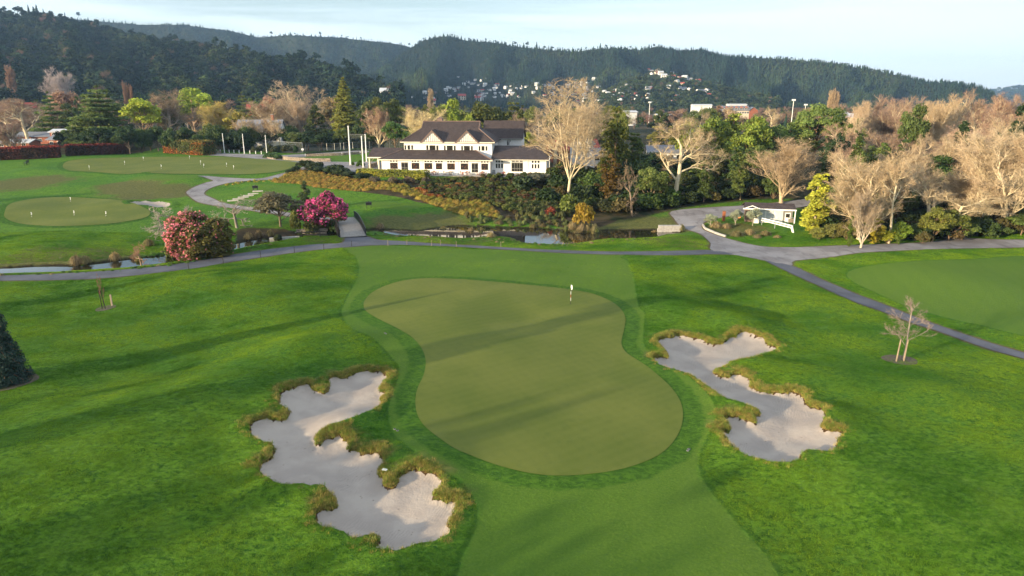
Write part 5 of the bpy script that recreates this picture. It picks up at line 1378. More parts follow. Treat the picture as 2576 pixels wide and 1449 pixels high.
# middle distance, left to right
MD = [(75,0,244,150,'plane0',PINK,PALE,'large bare plane tree with pale limbs on the far left',285,'bare_tree'),(20,0,250,120,'plane2',RED,PALE,'reddish bare tree at the far left edge',330,'bare_tree'),(-20,0,230,120,'plane1',PINK,PALE,'bare tree half outside the left edge',350,'bare_tree'),
      (28,0,300,70,'up2',PINK,PALE,'small bare tree above the first red hedge',248,'bare_tree'),(140,0,228,95,'cedar1',CED,(.2,.14,.1),'layered cedar leaning right, smaller of the two cedars',300,'cedar_tree'),(180,0,226,80,'round1',RED,PALE,'rusty rounded tree behind the smaller cedar',345,'tree'),
      (208,0,237,24,'col1',(.035,.06,.02),(.2,.14,.1),'narrow dark cypress between the two cedars',300,'cypress_tree'),(266,0,213,165,'cedar0',CED,(.2,.14,.1),'broad layered cedar, larger of the two cedars',262,'cedar_tree'),(365,0,240,100,'round0',LIME,(.3,.22,.15),'lime-green leafy tree right of the broad cedar',300,'leafy_tree'),
      (440,0,222,160,'plane3',(.30,.21,.13),GREYB,'broad domed brown bare tree beside the lime-green trees',310,'bare_tree'),(492,0,216,105,'round2',(.19,.24,.03),(.3,.22,.15),'lime-green tree behind the broad brown dome',350,'leafy_tree'),
      (560,0,254,110,'up0',(.30,.24,.07),TAN,'yellowish twiggy tree above the dark trees',292,'bare_tree'),(600,0,275,80,'round3',(.17,.15,.03),(.3,.2,.14),'golden-olive tree right of the yellowish twiggy tree',285,'leafy_tree'),(618,0,229,60,'cedar1',(.075,.095,.025),(.2,.14,.1),'small layered cedar with feathery top',335,'cedar_tree'),(645,0,240,60,'rag0',(.055,.080,.02),(.2,.14,.1),'dark green conifer beside the small feathery cedar',325,'conifer_tree'),
      (690,0,242,90,'up1',TAN,PALE,'fan-shaped bare tree before the dark spur',318,'bare_tree'),(770,0,200,135,'fork2',(.48,.37,.24),PALE,'tallest spreading bare tree left of the tall fir',322,'bare_tree'),(720,0,285,80,'plane1',TAN,PALE,'bare tree above the grey-roofed house',300,'bare_tree'),
      (872,0,191,92,'fir',(.12,.13,.026),(.2,.14,.1),'tall pointed fir towering over the tennis courts',286,'fir_tree'),(800,0,262,80,'cone1',(.05,.06,.018),(.2,.14,.1),'broad dark pyramid-shaped tree left of the tall fir',270,'conifer_tree'),(845,0,240,70,'round1',(.15,.12,.06),PALE,'brownish leafy tree just left of the tall fir',320,'leafy_tree'),
      (930,0,268,60,'plane2',RED,PALE,'small orange-twigged bare tree in front of the dark evergreens',262,'bare_tree'),(955,0,268,60,'up0',RED,PALE,'orange bare tree right of the tall fir',258,'bare_tree'),(940,0,240,75,'round2',(.06,.07,.02),(.2,.14,.1),'round olive evergreen right of the tall fir',310,'evergreen_tree'),(988,0,241,75,'round3',(.085,.095,.022),(.2,.14,.1),'domed evergreen with pale sunlit top',300,'evergreen_tree'),
      (995,0,300,60,'round0',(.05,.09,.02),(.2,.14,.1),'glossy round green tree behind the tennis fence',250,'evergreen_tree'),(1033,0,318,40,'low1',(.05,.09,.02),(.2,.14,.1),'low green bush tree at the end of the tennis fence',246,'evergreen_tree'),(1068,0,272,90,'up2',(.34,.28,.15),PALE,'fine-twigged bare dome behind the clubhouse roof',235,'bare_tree'),
      (1105,0,262,60,'round1',(.09,.10,.022),(.2,.14,.1),'olive evergreen peering over the clubhouse ridge',240,'evergreen_tree'),(1140,0,243,66,'round2',(.13,.17,.025),(.3,.22,.15),'bright green domed tree above the clubhouse ridge',255,'evergreen_tree'),(1205,0,247,100,'round3',(.055,.065,.018),(.2,.14,.1),'wide dark evergreen above the clubhouse rear wing',245,'evergreen_tree'),
      (1252,0,262,80,'round0',(.065,.070,.02),(.2,.14,.1),'brownish dark evergreen right of the wide dark one',250,'evergreen_tree'),(1295,0,252,80,'rag1',(.06,.07,.02),(.2,.14,.1),'dark evergreen between clubhouse and the bare giant',235,'evergreen_tree'),(1180,0,285,60,'low0',(.13,.15,.025),(.2,.14,.1),'yellow-green bush tree behind the clubhouse ridge',225,'evergreen_tree'),
      (1330,0,330,50,'round1',(.14,.16,.03),(.2,.14,.1),'yellow-green round tree right of the rear wing',215,'evergreen_tree'),(1310,0,290,70,'up1',(.3,.22,.14),PALE,'bare tree behind the yellow-green round tree',225,'bare_tree'),(1490,0,300,70,'round2',(.07,.08,.02),(.2,.14,.1),'dark evergreen behind the twin-topped conifer',220,'evergreen_tree'),
      (158,0,168,60,'up1',(.26,.22,.20),GREYB,'grey bare tree against the dark spur',560,'bare_tree'),(1086,0,222,14,'pop0',TAN,TAN,'slender red-brown poplar standing alone in the town',520,'poplar_tree'),(47,0,163,20,'pop0',RED,TAN,'tall thin poplar against the spur at the far left',600,'poplar_tree'),(1555,0,275,50,'low1',(.10,.11,.02),(.2,.14,.1),'small olive tree beyond the twin-topped conifer',260,'evergreen_tree')]
for u, _z, vt, wd, k, c, b, lab, D, nm in MD: T(u, 0, vt, wd, k, c, b, lab, D=D, name=nm)
for u, vt in ((326,202),(331,206),(337,212),(343,210)): T(u, 0, vt, 6.5, 'pop%d' % (u % 2), RED, TAN, 'slim russet poplar in the row of four behind the lime-green tree', D=420+u % 9, group='row of russet poplars', name='poplar_tree')
for u, vt in ((2078,226),(2086,222),(2094,228)): T(u, 0, vt, 12, 'pop%d' % (u % 2), TAN, TAN, 'thin bare poplar in the trio beyond the rounded pine', D=330, group='trio of thin poplars', name='poplar_tree')
# dark belt of trees along the far side of the practice green
for i in range(26):
    u = 178+i*25+rr.uniform(-8,8); D = rr.uniform(246, 262)
    if 615 < u < 720 and i % 2: D += 30
    T(u, 0, rr.uniform(308, 335), rr.uniform(45, 72), rr.choice(['low0','low1','round0','round1','round2']), [DARK,(.03,.05,.014),(.055,.07,.02),(.10,.11,.025)][rr.choice(4, p=[.4,.3,.2,.1])], (.16,.12,.09), 'dark evergreen in the belt behind the practice green', D=D, group='dark evergreens behind the practice green', name='evergreen_tree')
for i in range(22):
    u = 850+i*22+rr.uniform(-8,8)
    T(u, 0, rr.uniform(300, 330), rr.uniform(38, 56), rr.choice(['low0','round1','round3','low1']), [DARK,(.03,.05,.014),(.06,.08,.02)][rr.integers(3)], (.16,.12,.09), 'dark evergreen behind the tennis courts and clubhouse', D=rr.uniform(250, 275), group='dark evergreens behind the clubhouse', name='evergreen_tree')
for i in range(34):
    u = rr.uniform(-30, 860); D = rr.uniform(300, 420)
    T(u, 0, rr.uniform(238, 268), rr.uniform(50, 85), rr.choice(['plane1','plane2','up0','up2','round1','round2','plane3']), [PINK,TAN,RED,PINK,(.05,.07,.02)][rr.integers(5)], GREYB, 'brown winter tree in the gardens beyond the practice green', D=D, group='winter trees beyond the practice green', name='bare_tree')
for i in range(46):
    u = rr.uniform(860, 2100); D = rr.uniform(290, 460)
    T(u, 0, rr.uniform(258, 284), rr.uniform(35, 60), rr.choice(['plane1','up0','round1','round2','round3','plane3','cone1','low0']), [PINK,TAN,(.05,.07,.02),(.09,.10,.025),(.06,.08,.02)][rr.integers(5)], GREYB, 'tree among the houses behind the clubhouse', D=D, group='trees among the houses behind the clubhouse', name='town_tree')
for u, vt, k in ((640,290,'plane1'),(672,296,'up0'),(704,288,'plane3'),(622,300,'up2')): T(u, 0, vt, 55, k, TAN, PALE, 'thin bare tree screening the grey-roofed house', D=257, group='bare trees before the grey-roofed house', name='bare_tree')
# valley trees further out: one mass
n = 3000; D = R5.uniform(380, 1250, n); u = R5.uniform(-150, 2720, n)
ok = ~((D > 600) & (u < 900)) & ((u < 1000) | (u > 1900) | (D < 560) | (R5.random(n) < .35)); D, u = D[ok], u[ok]
x = (u-UW/2)/FOC*(D*CP+18*SP); P = np.stack([x, D, [zfar(a, b)-.3 for a, b in zip(x, D)]], 1)
vp = bares+greens+bushes[:2]+pines[:1]
wts = np.array([4,4,4,2.5,2.5,2.5,2,2,.6]); ix = R5.choice(len(vp), len(P), p=wts/wts.sum())
scatter('valley_trees', P, R5.uniform(.40, .72, len(P)), R5.uniform(0,6.28,len(P)), ix, vp, 'brown and green trees filling the valley between the houses', 'trees')
# ------------------------------------------------------------------ shrubs, tussocks, hedges and garden bank
TUS = [tussock_mesh('tussock%d' % i, 300+i, .95, .95, 330, .055) for i in range(3)]
SPK = [tussock_mesh('flax%d' % i, 310+i, .8, 1.5, 90, .12, .8) for i in range(2)]
BSH = [bush_mesh('bush%d' % i, 320+i, 1.0, 1.3, .14, 1500) for i in range(4)]
BALL = [bush_mesh('ball%d' % i, 330+i, 1.0, 1.25, .10, 1500, lob=2) for i in range(2)]
def leaf_const(name, c, spread=.4, rand=.3):
    return far_leaf(name, c, spread, rand, .02)
def small(name, me, u, v, R, H, col, label, cat, group=None, D=None, base=(1.0, 1.0)):
    p = gp(u, v) if D is None else gD(u, D)
    o = link(name, me, None, p-np.array([0,0,.06]), RNG.uniform(0, 6.28), (R/base[0], R/base[0], H/base[1])); o.color = (*hue(col, .1), 1)
    return tag(o, label, cat, group)
def fill(outline, sp, jit=.35, seed=1, world=False):
    P = g0(outline) if not world else np.asarray(outline); lo, hi = P[:,:2].min(0), P[:,:2].max(0); r = np.random.default_rng(seed)
    gx, gy = np.meshgrid(np.arange(lo[0], hi[0], sp), np.arange(lo[1], hi[1], sp)); G = np.stack([gx.ravel(), gy.ravel()], 1)+r.uniform(-jit, jit, (gx.size, 2))*sp
    G = G[sdf(np.c_[G, np.zeros(len(G))], P, 1) > 0]
    return np.c_[G, zat_many(G)]
def mass(name, outline, sp, protos, mats, sc, label, cat='planting', seed=1):
    P = fill(outline, sp, seed=seed); pr = []
    for me in protos:
        for m in mats: pr.append(set_mat(me.copy(), m))
    r = np.random.default_rng(seed)
    return scatter(name, P-np.array([0,0,.08]), r.uniform(*sc, len(P)), r.uniform(0,6.28,len(P)), r.integers(0, len(pr), len(P)), pr, label, cat)
SEDGE_L = [(690,455),(733,436),(751,430),(794,436),(843,444),(886,452),(929,454),(956,463),(975,476),(929,479),(902,483),(832,475),(789,470),(751,462),(698,461)]
SEDGE_R = [(956,463),(993,459),(1020,470),(1052,481),(1085,497),(1141,507),(1208,510),(1243,524),(1252,547),(1211,545),(1165,540),(1114,523),(1074,510),(1039,497),(993,481),(975,476)]
mass('sedge_planting', SEDGE_L, .95, TUS, [leaf_const('sedge_orange', (.29,.195,.045)), leaf_const('sedge_gold', (.23,.18,.04))], (.6,1.0), 'orange-brown sedge tussocks massed along the top of the bank', seed=3)
mass('sedge_planting', SEDGE_R, .95, TUS, [leaf_const('sedge_olive', (.21,.18,.035)), leaf_const('sedge_brown', (.26,.19,.04))], (.65,1.1), 'olive-brown sedge band running down the bank to the pond', seed=4)
mass('path_edge_sedge', [(560,461),(640,453),(700,451),(705,457),(640,460),(570,467)], 1.5, TUS, [leaf_const('sedge_edge', (.3,.25,.05))], (.35,.6), 'low row of sedges beside the curving path', seed=14)
mass('bank_groundcover', [(1075,452),(1240,451),(1400,449),(1420,500),(1400,545),(1300,540),(1250,522),(1205,508),(1140,503),(1085,492),(1050,475)], 1.25, BSH, [leaf_const('cover_a', (.055,.075,.020)), leaf_const('cover_b', (.085,.10,.028)), leaf_const('cover_c', (.085,.065,.028))], (.55,.95), 'dark green and bronze shrubs carpeting the bank below the terrace', seed=5)
mass('pond_edge_planting', [(1250,548),(1300,545),(1400,548),(1440,560),(1510,572),(1495,580),(1430,576),(1400,570),(1336,568),(1260,562),(1180,556),(1170,545)], 1.5, TUS+SPK, [leaf_const('pond_a', (.12,.105,.045)), leaf_const('pond_b', (.10,.12,.04))], (.6,1.1), 'mixed flax and grasses along the far pond edge', seed=6)
mass('flax_planting', [(1290,515),(1400,520),(1440,545),(1400,552),(1300,545)], 1.5, SPK, [leaf_const('flax_a', (.075,.085,.03))], (.9,1.3), 'spiky green flax clumps above the pond', seed=7)
mass('stream_bank_weeds', [(610,608),(660,585),(740,582),(760,592),(700,600),(640,604)], 1.6, TUS+BSH[:1], [leaf_const('bank_a', (.05,.06,.02))], (.5,.95), 'dark rushes on the mulched stream bank', seed=8)
bank_grass = leaf_const('bank_grass', (.085,.15,.03)); straw = leaf_const('straw', (.22,.19,.09))
for (ol, sp, nm, s) in (([(-20,692),(120,690),(300,682),(430,668),(600,636),(700,616),(690,609),(600,628),(424,662),(320,675),(200,683),(0,690)], 1.1, 'long bright grass along the near stream edge', 9),
                     ([(-20,673),(120,668),(300,653),(415,640),(410,632),(300,645),(120,659),(-20,664)], 1.1, 'rank grass along the far stream edge', 10),
                     ([(925,590),(1050,598),(1180,604),(1320,616),(1420,622),(1500,612),(1640,603),(1700,592),(1640,597),(1530,600),(1420,613),(1290,596),(1170,598),(1047,590),(950,583)], 1.3, 'straw-tipped grass on the near pond edge', 11)):
    mass('waterside_grass', ol, sp, TUS[:2], [bank_grass, bank_grass, straw] if s != 9 else [bank_grass, bank_grass, bank_grass, straw], (.22,.45), nm, 'grass', seed=s)
# fescue on the lips of the bunkers
def lip(key, n, label, seed, dmin=.04, dmax=1.15):
    P = poly[key][:, :2]; r = np.random.default_rng(seed); lo, hi = P.min(0)-2, P.max(0)+2
    Q = r.uniform(lo, hi, (n*14, 2)); d = -sdf(np.c_[Q, np.zeros(len(Q))], P, 3)
    Q2 = Q.copy(); Q2[:,1] -= .6; gr = sdf(np.c_[Q2, np.zeros(len(Q))], P, 4)+d
    wob = .55+.45*np.sin(Q[:,0]*1.3+Q[:,1]*.7)*np.sin(Q[:,1]*1.1-Q[:,0]*.4)+r.normal(0,.15,len(Q))
    k = (d > dmin) & (d < dmax) & (r.random(len(Q)) < (1.05-d/dmax)*np.clip((gr+.35)/.7, .06, 1)) & (d < dmax*wob); Q = Q[k][:n]
    P3 = np.c_[Q, zat_many(Q)-.03]
    pr = [set_mat(tuft('fescue%d' % i, 600+i, 26, .20, .20, .022), m) for i, m in enumerate([leaf_const('fesc_a%d' % seed, (.27,.24,.055)), leaf_const('fesc_b%d' % seed, (.15,.22,.035)), leaf_const('fesc_c%d' % seed, (.34,.27,.08))])]
    scatter('bunker_fescue', P3, r.uniform(.45, 1.15, len(Q)), r.uniform(0,6.28,len(Q)), r.integers(0,3,len(Q)), pr, label, 'grass')


# single tussocks at the water
tl = [(276,667,44,(.12,.09,.05)),(300,650,0,0)]
tus = [(192,665,24,26),(215,662,22,22),(290,655,22,24),(433,628,26,26),(375,618,22,20),(340,650,20,14),(652,596,16,20),(680,594,16,18),(625,600,18,18),(957,575,16,16),(1115,582,18,14),(1155,595,16,16),(1185,592,22,22),(1210,590,20,20),(1235,597,20,14),(1330,604,20,12),(1452,604,24,16),(1440,577,22,20),(1464,580,22,20),(1494,582,22,22),(1645,594,18,16),(1665,592,14,12),(1715,580,14,18),(1802,572,26,16),(1828,574,20,14),(1853,594,26,16),(1885,590,22,16),(1905,598,18,10),(1925,592,22,14),(1955,598,16,8)]
tn = ['shaggy','wide','small round','tall','low']; 
for i, (u, v, wpx, h) in enumerate(tus):
    p = gp(u, v); R = width_m(p, wpx)*1.5; H = solve_h(p, v-h*1.15)
    side = 'beside the left stream' if u < 600 else 'near the footbridge' if u < 980 else 'at the pond edge' if u < 1740 else 'in the gravel road bed'
    small('tussock', TUS[i % 3], u, v, R, H, [(.26,.20,.10),(.22,.19,.08),(.32,.24,.11)][i % 3], tn[i % 5]+' brown tussock '+side, 'tussock', 'brown tussocks '+side)
# clipped and coloured ball shrubs
rr = np.random.default_rng(88)
def balls(n, us, vs, size, cols, label, group, meshes=BALL, nm='ball_shrub', hk=.95):
    for i in range(n):
        u = rr.uniform(*us); v = rr.uniform(*vs); R = size*rr.uniform(.75, 1.2)
        small(nm, meshes[i % len(meshes)], u, v, R, R*hk, cols[i % len(cols)], label, 'shrub', group)
balls(26, (1045,1170), (470,500), .75, [(.30,.12,.03),(.34,.17,.04),(.28,.07,.05)], 'small rust-orange rounded shrub on the bank', 'rust-orange shrubs on the bank', BSH)
balls(12, (1003,1062), (462,480), .55, [(.10,.13,.06)], 'grey-green dome shrub above the sedge band', 'grey-green dome shrubs above the sedges')
balls(14, (1188,1225), (488,500), .6, [(.11,.14,.07)], 'sage green dome shrub in the middle of the bank', 'sage dome shrubs in mid-bank')
balls(26, (1235,1365), (478,522), .8, [(.14,.045,.03),(.12,.13,.04),(.16,.06,.03),(.10,.05,.03)], 'dark red and green topped dome shrub low on the bank', 'red and green dome shrubs on the bank')
balls(9, (940,1075), (455,463), 1.1, [(.15,.12,.08),(.13,.11,.07)], 'grey-brown feathery shrub in front of the clipped hedge', 'grey-brown shrubs before the hedge', BSH, 'feathery_shrub')
for i, (u, v, R, H) in enumerate(((745,432,1.8,1.2),(770,424,2.6,1.8),(790,428,2.4,1.5),(812,436,2.3,1.3),(840,438,2.8,1.9),(858,443,2.6,1.7),(880,446,2.0,1.2),(905,452,2.2,1.2),(800,424,1.6,1.4),(730,436,1.4,.9))):
    small('mounded_shrub', BSH[i % 4], u, v, R, H, (.040,.062,.022), 'dark green mounded shrub where the bank meets the driveway', 'shrub', 'dark mounded shrubs by the driveway')
for i, (u, v, R) in enumerate(((890,417,.85),(905,416,.9),(897,421,1.0),(910,421,.95),(903,413,.8))):
    small('clipped_ball', BALL[i % 2], u, v, R, R*1.2, (.07,.13,.02), ('left rear','right rear','left front','right front','hindmost')[i]+' clipped green ball in the kerbed bed at the flagpoles', 'shrub', 'clipped balls at the flagpoles')
for i, (u, v, R, H, c, l) in enumerate(((1470,568,1.9,3.3,(.30,.22,.03),'golden yellow bush by the pond catching the sun'),(1430,540,2.6,3.2,(.13,.16,.03),'green bush beside the golden bush'),(1385,545,1.3,1.5,(.22,.06,.03),'little red bush above the pond'),(1360,470,3.2,2.4,(.13,.14,.09),'pale flowering shrub at the terrace end'),(1320,478,3,2.6,(.05,.08,.03),'green shrub under the terrace wall'),
        (1405,480,3,3.0,(.035,.06,.018),'dark shrub left of the bare giant trunk'),(1380,510,3,2.4,(.03,.055,.016),'dark shrub low on the bank by the bare giant'),(1560,530,3,2.6,(.035,.06,.018),'dark green shrub behind the dead tree foot'),(1630,528,3,2.6,(.06,.10,.02),'fresh green shrub right of the dead tree'),(1520,535,2.6,2.2,(.04,.05,.02),'dark shrub left of the dead tree'),(1685,515,3,2.5,(.055,.10,.02),'leafy bush at the twisting bare tree'),(1470,515,3,3.2,(.03,.05,.015),'blackish shrub right of the bare giant trunk'),(1590,515,3.4,3.6,(.03,.05,.015),'tall blackish shrub behind the dead tree'))):
    small('bush', BSH[i % 4], u, v, R, H, c, l, 'shrub')
for i, (u, v, R, H) in enumerate(((640,389,1.4,1.8),(655,388,1.5,2.0),(677,388,1.7,2.4),(690,388,1.4,1.8),(706,386,1.6,1.9),(722,388,1.9,2.2),(580,382,1.6,1.6),(598,381,1.6,1.9),(626,382,1.4,2.4))):
    small('garden_bush', BSH[i % 4], u, v-3, R, H, (.075,.085,.04), 'garden bush in front of the left tennis fence', 'shrub', 'bushes before the left tennis fence')
small('cone_shrub', BSH[0], 744.6, 387, .7, 2.2, (.03,.07,.02), 'small dark clipped cone by the tennis court corner', 'shrub')
for i, (u, v, R, H) in enumerate(((676,398,1.5,1.3),(690,399,1.8,1.5),(700,401,1.4,1.3))): small('bush', BSH[i], u, v, R, H, (.07,.13,.04), ('left','middle','right')[i]+' green bush in the stone bed at the driveway corner', 'shrub')

# hedges: woody core, leafy skin
def hedge(u0, v0, u1, v1, vtop, depth, cols, label, ncol=1, top=None, D=None, z_extra=0, leaf=.22, per=34, right_top=None):
    a, b = (gp(u0, v0), gp(u1, v1)); L = float(np.hypot(*(b-a)[:2])); ang = math.atan2(b[1]-a[1], b[0]-a[0]); H0 = solve_h(a, vtop); H1 = solve_h(b, right_top or vtop)
    root = empty('hedge', a, ang, label, 'hedge')
    core = MB(); core.add([(.2,.2,-.5),(L-.2,.2,-.5),(L-.2,depth-.2,-.5),(.2,depth-.2,-.5),(.2,.2,H0-.25),(L-.2,.2,H1-.25+b[2]-a[2]),(L-.2,depth-.2,H1-.25+b[2]-a[2]),(.2,depth-.2,H0-.25)], [(0,1,5,4),(1,2,6,5),(2,3,7,6),(3,0,4,7),(4,5,6,7)], M['hedge_core'])
    core.build('branches', root)
    r = np.random.default_rng(int(u0)+500); C = []; Nn = []
    nf = int(L*H0*per); t = r.random(nf); zz = r.random(nf); C.append(np.stack([t*L, r.normal(0,.09,nf)+.08*np.sin(t*L*.9), zz*(H0+(H1+b[2]-a[2]-H0)*t)], 1)); Nn.append(np.tile([0,-1,.3], (nf,1)))
    nt_ = int(L*depth*per); t = r.random(nt_); C.append(np.stack([t*L, r.random(nt_)*depth, H0+(H1+b[2]-a[2]-H0)*t+r.normal(0,.10,nt_)+.08*np.sin(t*L*.7)], 1)); Nn.append(np.tile([0,0,1.], (nt_,1)))
    for xx, s in ((0,-1),(L,1)):
        ne = int(depth*H0*per); C.append(np.stack([xx+r.normal(0,.08,ne), r.random(ne)*depth, r.random(ne)*(H0 if s < 0 else H1+b[2]-a[2])], 1)); Nn.append(np.tile([s,0,.2], (ne,1)))
    C = np.vstack(C); Nn = np.vstack(Nn)
    V, F = leaves(C, leaf, .7, 0, int(u0)+500, Nn)
    # leaf tones: which colour a leaf takes is decided along the hedge and by height
    n1 = np.sin(C[:,0]*.35+1)+np.sin(C[:,0]*.13+C[:,2]*.8)+r.normal(0,.55,len(C))
    mi = (n1 > .4).astype(int) if len(cols) > 1 else np.zeros(len(C), int)
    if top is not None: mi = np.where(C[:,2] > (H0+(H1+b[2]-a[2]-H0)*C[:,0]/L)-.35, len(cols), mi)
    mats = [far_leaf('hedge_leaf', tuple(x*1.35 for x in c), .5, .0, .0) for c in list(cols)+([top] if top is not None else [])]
    me = np_mesh('foliage', V, F, False, mats, mi, fattrs={'rnd': r.random(len(C))}); link('foliage', me, root)
    return root
M['hedge_core'] = simple('hedge_core', (.02,.018,.012), .9)
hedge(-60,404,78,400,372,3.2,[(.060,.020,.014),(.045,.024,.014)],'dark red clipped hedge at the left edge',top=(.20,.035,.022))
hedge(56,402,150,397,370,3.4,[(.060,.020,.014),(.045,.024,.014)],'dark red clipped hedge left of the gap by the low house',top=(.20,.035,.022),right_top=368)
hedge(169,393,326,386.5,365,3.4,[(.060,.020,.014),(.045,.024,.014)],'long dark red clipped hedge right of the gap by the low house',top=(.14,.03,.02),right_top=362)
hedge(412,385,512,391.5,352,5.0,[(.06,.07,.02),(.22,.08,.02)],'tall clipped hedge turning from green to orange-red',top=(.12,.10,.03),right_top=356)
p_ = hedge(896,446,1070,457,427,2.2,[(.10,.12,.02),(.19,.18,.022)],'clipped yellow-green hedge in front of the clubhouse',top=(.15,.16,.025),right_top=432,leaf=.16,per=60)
hedge(765,388.5,925,377,384.5,1.6,[(.035,.07,.02)],'low dark clipped hedge beside the tennis courts',right_top=374,leaf=.16,per=40)

# rhododendrons
def rhodo(u, vb, vt, wpx, seed, leafc, flower, frac, label, lobes, trunk=False):
    p = gp(u, vb); H = solve_h(p, vt); R = width_m(p, wpx); rng = np.random.default_rng(seed)
    root = empty('rhododendron', p, 0, label, 'flowering shrub')
    cs = np.array([(lx*R, ly*R, lz*H) for lx, ly, lz, lr in lobes]); rs = np.array([lr*R for *_, lr in lobes])
    sub = []; sr = []
    for c, r_ in zip(cs, rs):
        for _ in range(34):
            d = rng.normal(size=3); d /= np.linalg.norm(d); sub.append(c+d*r_*.80); sr.append(r_*rng.uniform(.22, .36))
    sub = np.array(sub); sub[:,2] = np.clip(sub[:,2], .35, None); sr = np.array(sr)
    P, Nn, Tn = clump_cloud(rng, sub, sr, 150, .9, .5)
    V, F = leaves(P, .20, .55, .2, seed, Nn)
    o = link('foliage', np_mesh('foliage', V, F, False, [M['leaf']], fattrs={'rnd': np.clip(.5*Tn+.5*rng.random(len(P)),0,1)}), root); o.color = (*leafc, 1)
    # flower heads sit on the outside; one side of the shrub carries more
    P, Nn, Tn = clump_cloud(rng, sub, sr*1.06, 46, .95, .95)
    side = (P[:,0]/R)
    keep = rng.random(len(P)) < np.clip(frac[0]+frac[1]*(-side)+frac[2]*(P[:,2]/H-.5), .03, .97)
    P, Nn, Tn = P[keep], Nn[keep], Tn[keep]
    Q = np.repeat(P, 6, 0)+rng.normal(0, .07, (len(P)*6, 3)); NN = np.repeat(Nn, 6, 0)
    V, F = leaves(Q, .11, .8, .2, seed+1, NN)
    o = link('blossom', np_mesh('blossom', V, F, False, [M['leaf']], fattrs={'rnd': np.repeat(Tn, 6)}), root); o.color = (*flower, 1)
    segs = [(0,0,-.3, *(c*np.array([.5,.5,.6])), .14, .08) for c in cs]+[(*(c*np.array([.5,.5,.6])), *c, .08, .03) for c in cs]
    V, F = prisms(segs, 6); o = link('trunk', np_mesh('trunk', V, F, True, [M['bark']]), root); o.color = (.16,.11,.08,1)
    return root
rhodo(505,648,533,180,401,(.13,.12,.03),(.74,.25,.28),(.22,.62,.12),'big round rhododendron with salmon-pink flowers on its left side',[(-.42,0,.55,.50),(-.20,.1,.70,.42),(.15,0,.60,.42),(.50,.1,.52,.44),(.1,-.2,.35,.5),(-.35,-.1,.30,.42),(.55,.0,.28,.40),(0,0,.2,.6),(0,.1,.5,.6),(-.6,0,.2,.3),(.75,0,.22,.25)])
rhodo(815,588,487,132,402,(.085,.080,.022),(.70,.12,.32),(.75,.05,.7),'magenta-pink rhododendron tree beside the footbridge',[(-.60,0,.50,.34),(-.25,0,.62,.40),(.15,.1,.72,.42),(.55,0,.60,.40),(.2,0,.88,.28),(-.1,-.2,.42,.36),(.7,-.1,.48,.26)])
for i, (u, v, R, H, c, l) in enumerate(((790,588,1.8,1.9,(.10,.11,.03),'low green bush with a few pink flowers under the magenta rhododendron'),(838,590,1.8,2.1,(.08,.13,.025),'low fresh green bush beside the bridge rail'),(743,584,1.0,2.9,(.17,.18,.04),'narrow yellow-green bush left of the magenta rhododendron'),(438,655,1.0,1.9,(.12,.15,.03),'small yellow-green bush at the foot of the big rhododendron'),(352,668,.6,1.1,(.22,.24,.03),'little bright yellow bush by the stream'))):
    small('bush', BSH[i % 4], u, v, R, H, c, l, 'shrub')
T(356,668,603,54,'gn0',(.36,.20,.13),(.30,.20,.14),'small twiggy weeping tree with russet twigs by the stream',name='weeping_tree')
T(420,622,508,130,'gn1',(.20,.17,.15),(.22,.195,.17),'gnarled grey bare tree leaning behind the big rhododendron',name='bare_tree')
T(597,573,487,100,'gn0',(.20,.17,.15),(.22,.195,.17),'gnarled grey bare tree by the stone steps',name='bare_tree')
T(706,570,476,115,'round2',(.105,.095,.055),(.16,.12,.09),'thin olive-brown tree with fine leaves left of the magenta rhododendron',name='leafy_tree')
T(771,524,452,46,'cone0',(.040,.055,.022),(.2,.14,.1),'dark pointed conifer behind the magenta rhododendron',name='conifer_tree')
p = gp(13, 960); h = solve_h(p, 715)
plant('spruce_tree', PB['spruce'], p, h, width_m(p, 124), (.036,.070,.055), (.24,.15,.10), 'dark blue-green spruce at the left edge of the turf', 'tree', rz=.4, sink=.0)
for (u, vb, vt, wd, l) in ((1788,568,536,34,'small grey-leaved standard tree in the roadside bed'),(1850,566,524,34,'grey-leaved tree left of the shed gable'),(1893,568,520,38,'flowering grey-leaved tree in front of the shed gable')):
    T(u, vb, vt, wd, 'round0', (.17,.18,.12), (.40,.34,.28), l, name='small_tree')
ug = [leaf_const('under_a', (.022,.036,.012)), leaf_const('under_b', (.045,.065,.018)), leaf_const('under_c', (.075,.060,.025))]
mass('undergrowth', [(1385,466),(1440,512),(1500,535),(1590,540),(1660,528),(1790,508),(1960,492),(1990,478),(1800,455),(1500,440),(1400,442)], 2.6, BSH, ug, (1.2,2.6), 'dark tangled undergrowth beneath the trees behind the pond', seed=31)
mass('undergrowth', [(2060,596),(2200,606),(2330,607),(2430,602),(2580,590),(2700,585),(2700,500),(2300,500),(2060,520)], 2.4, BSH, ug, (1.0,2.2), 'dark undergrowth below the bare wood on the right', seed=32)
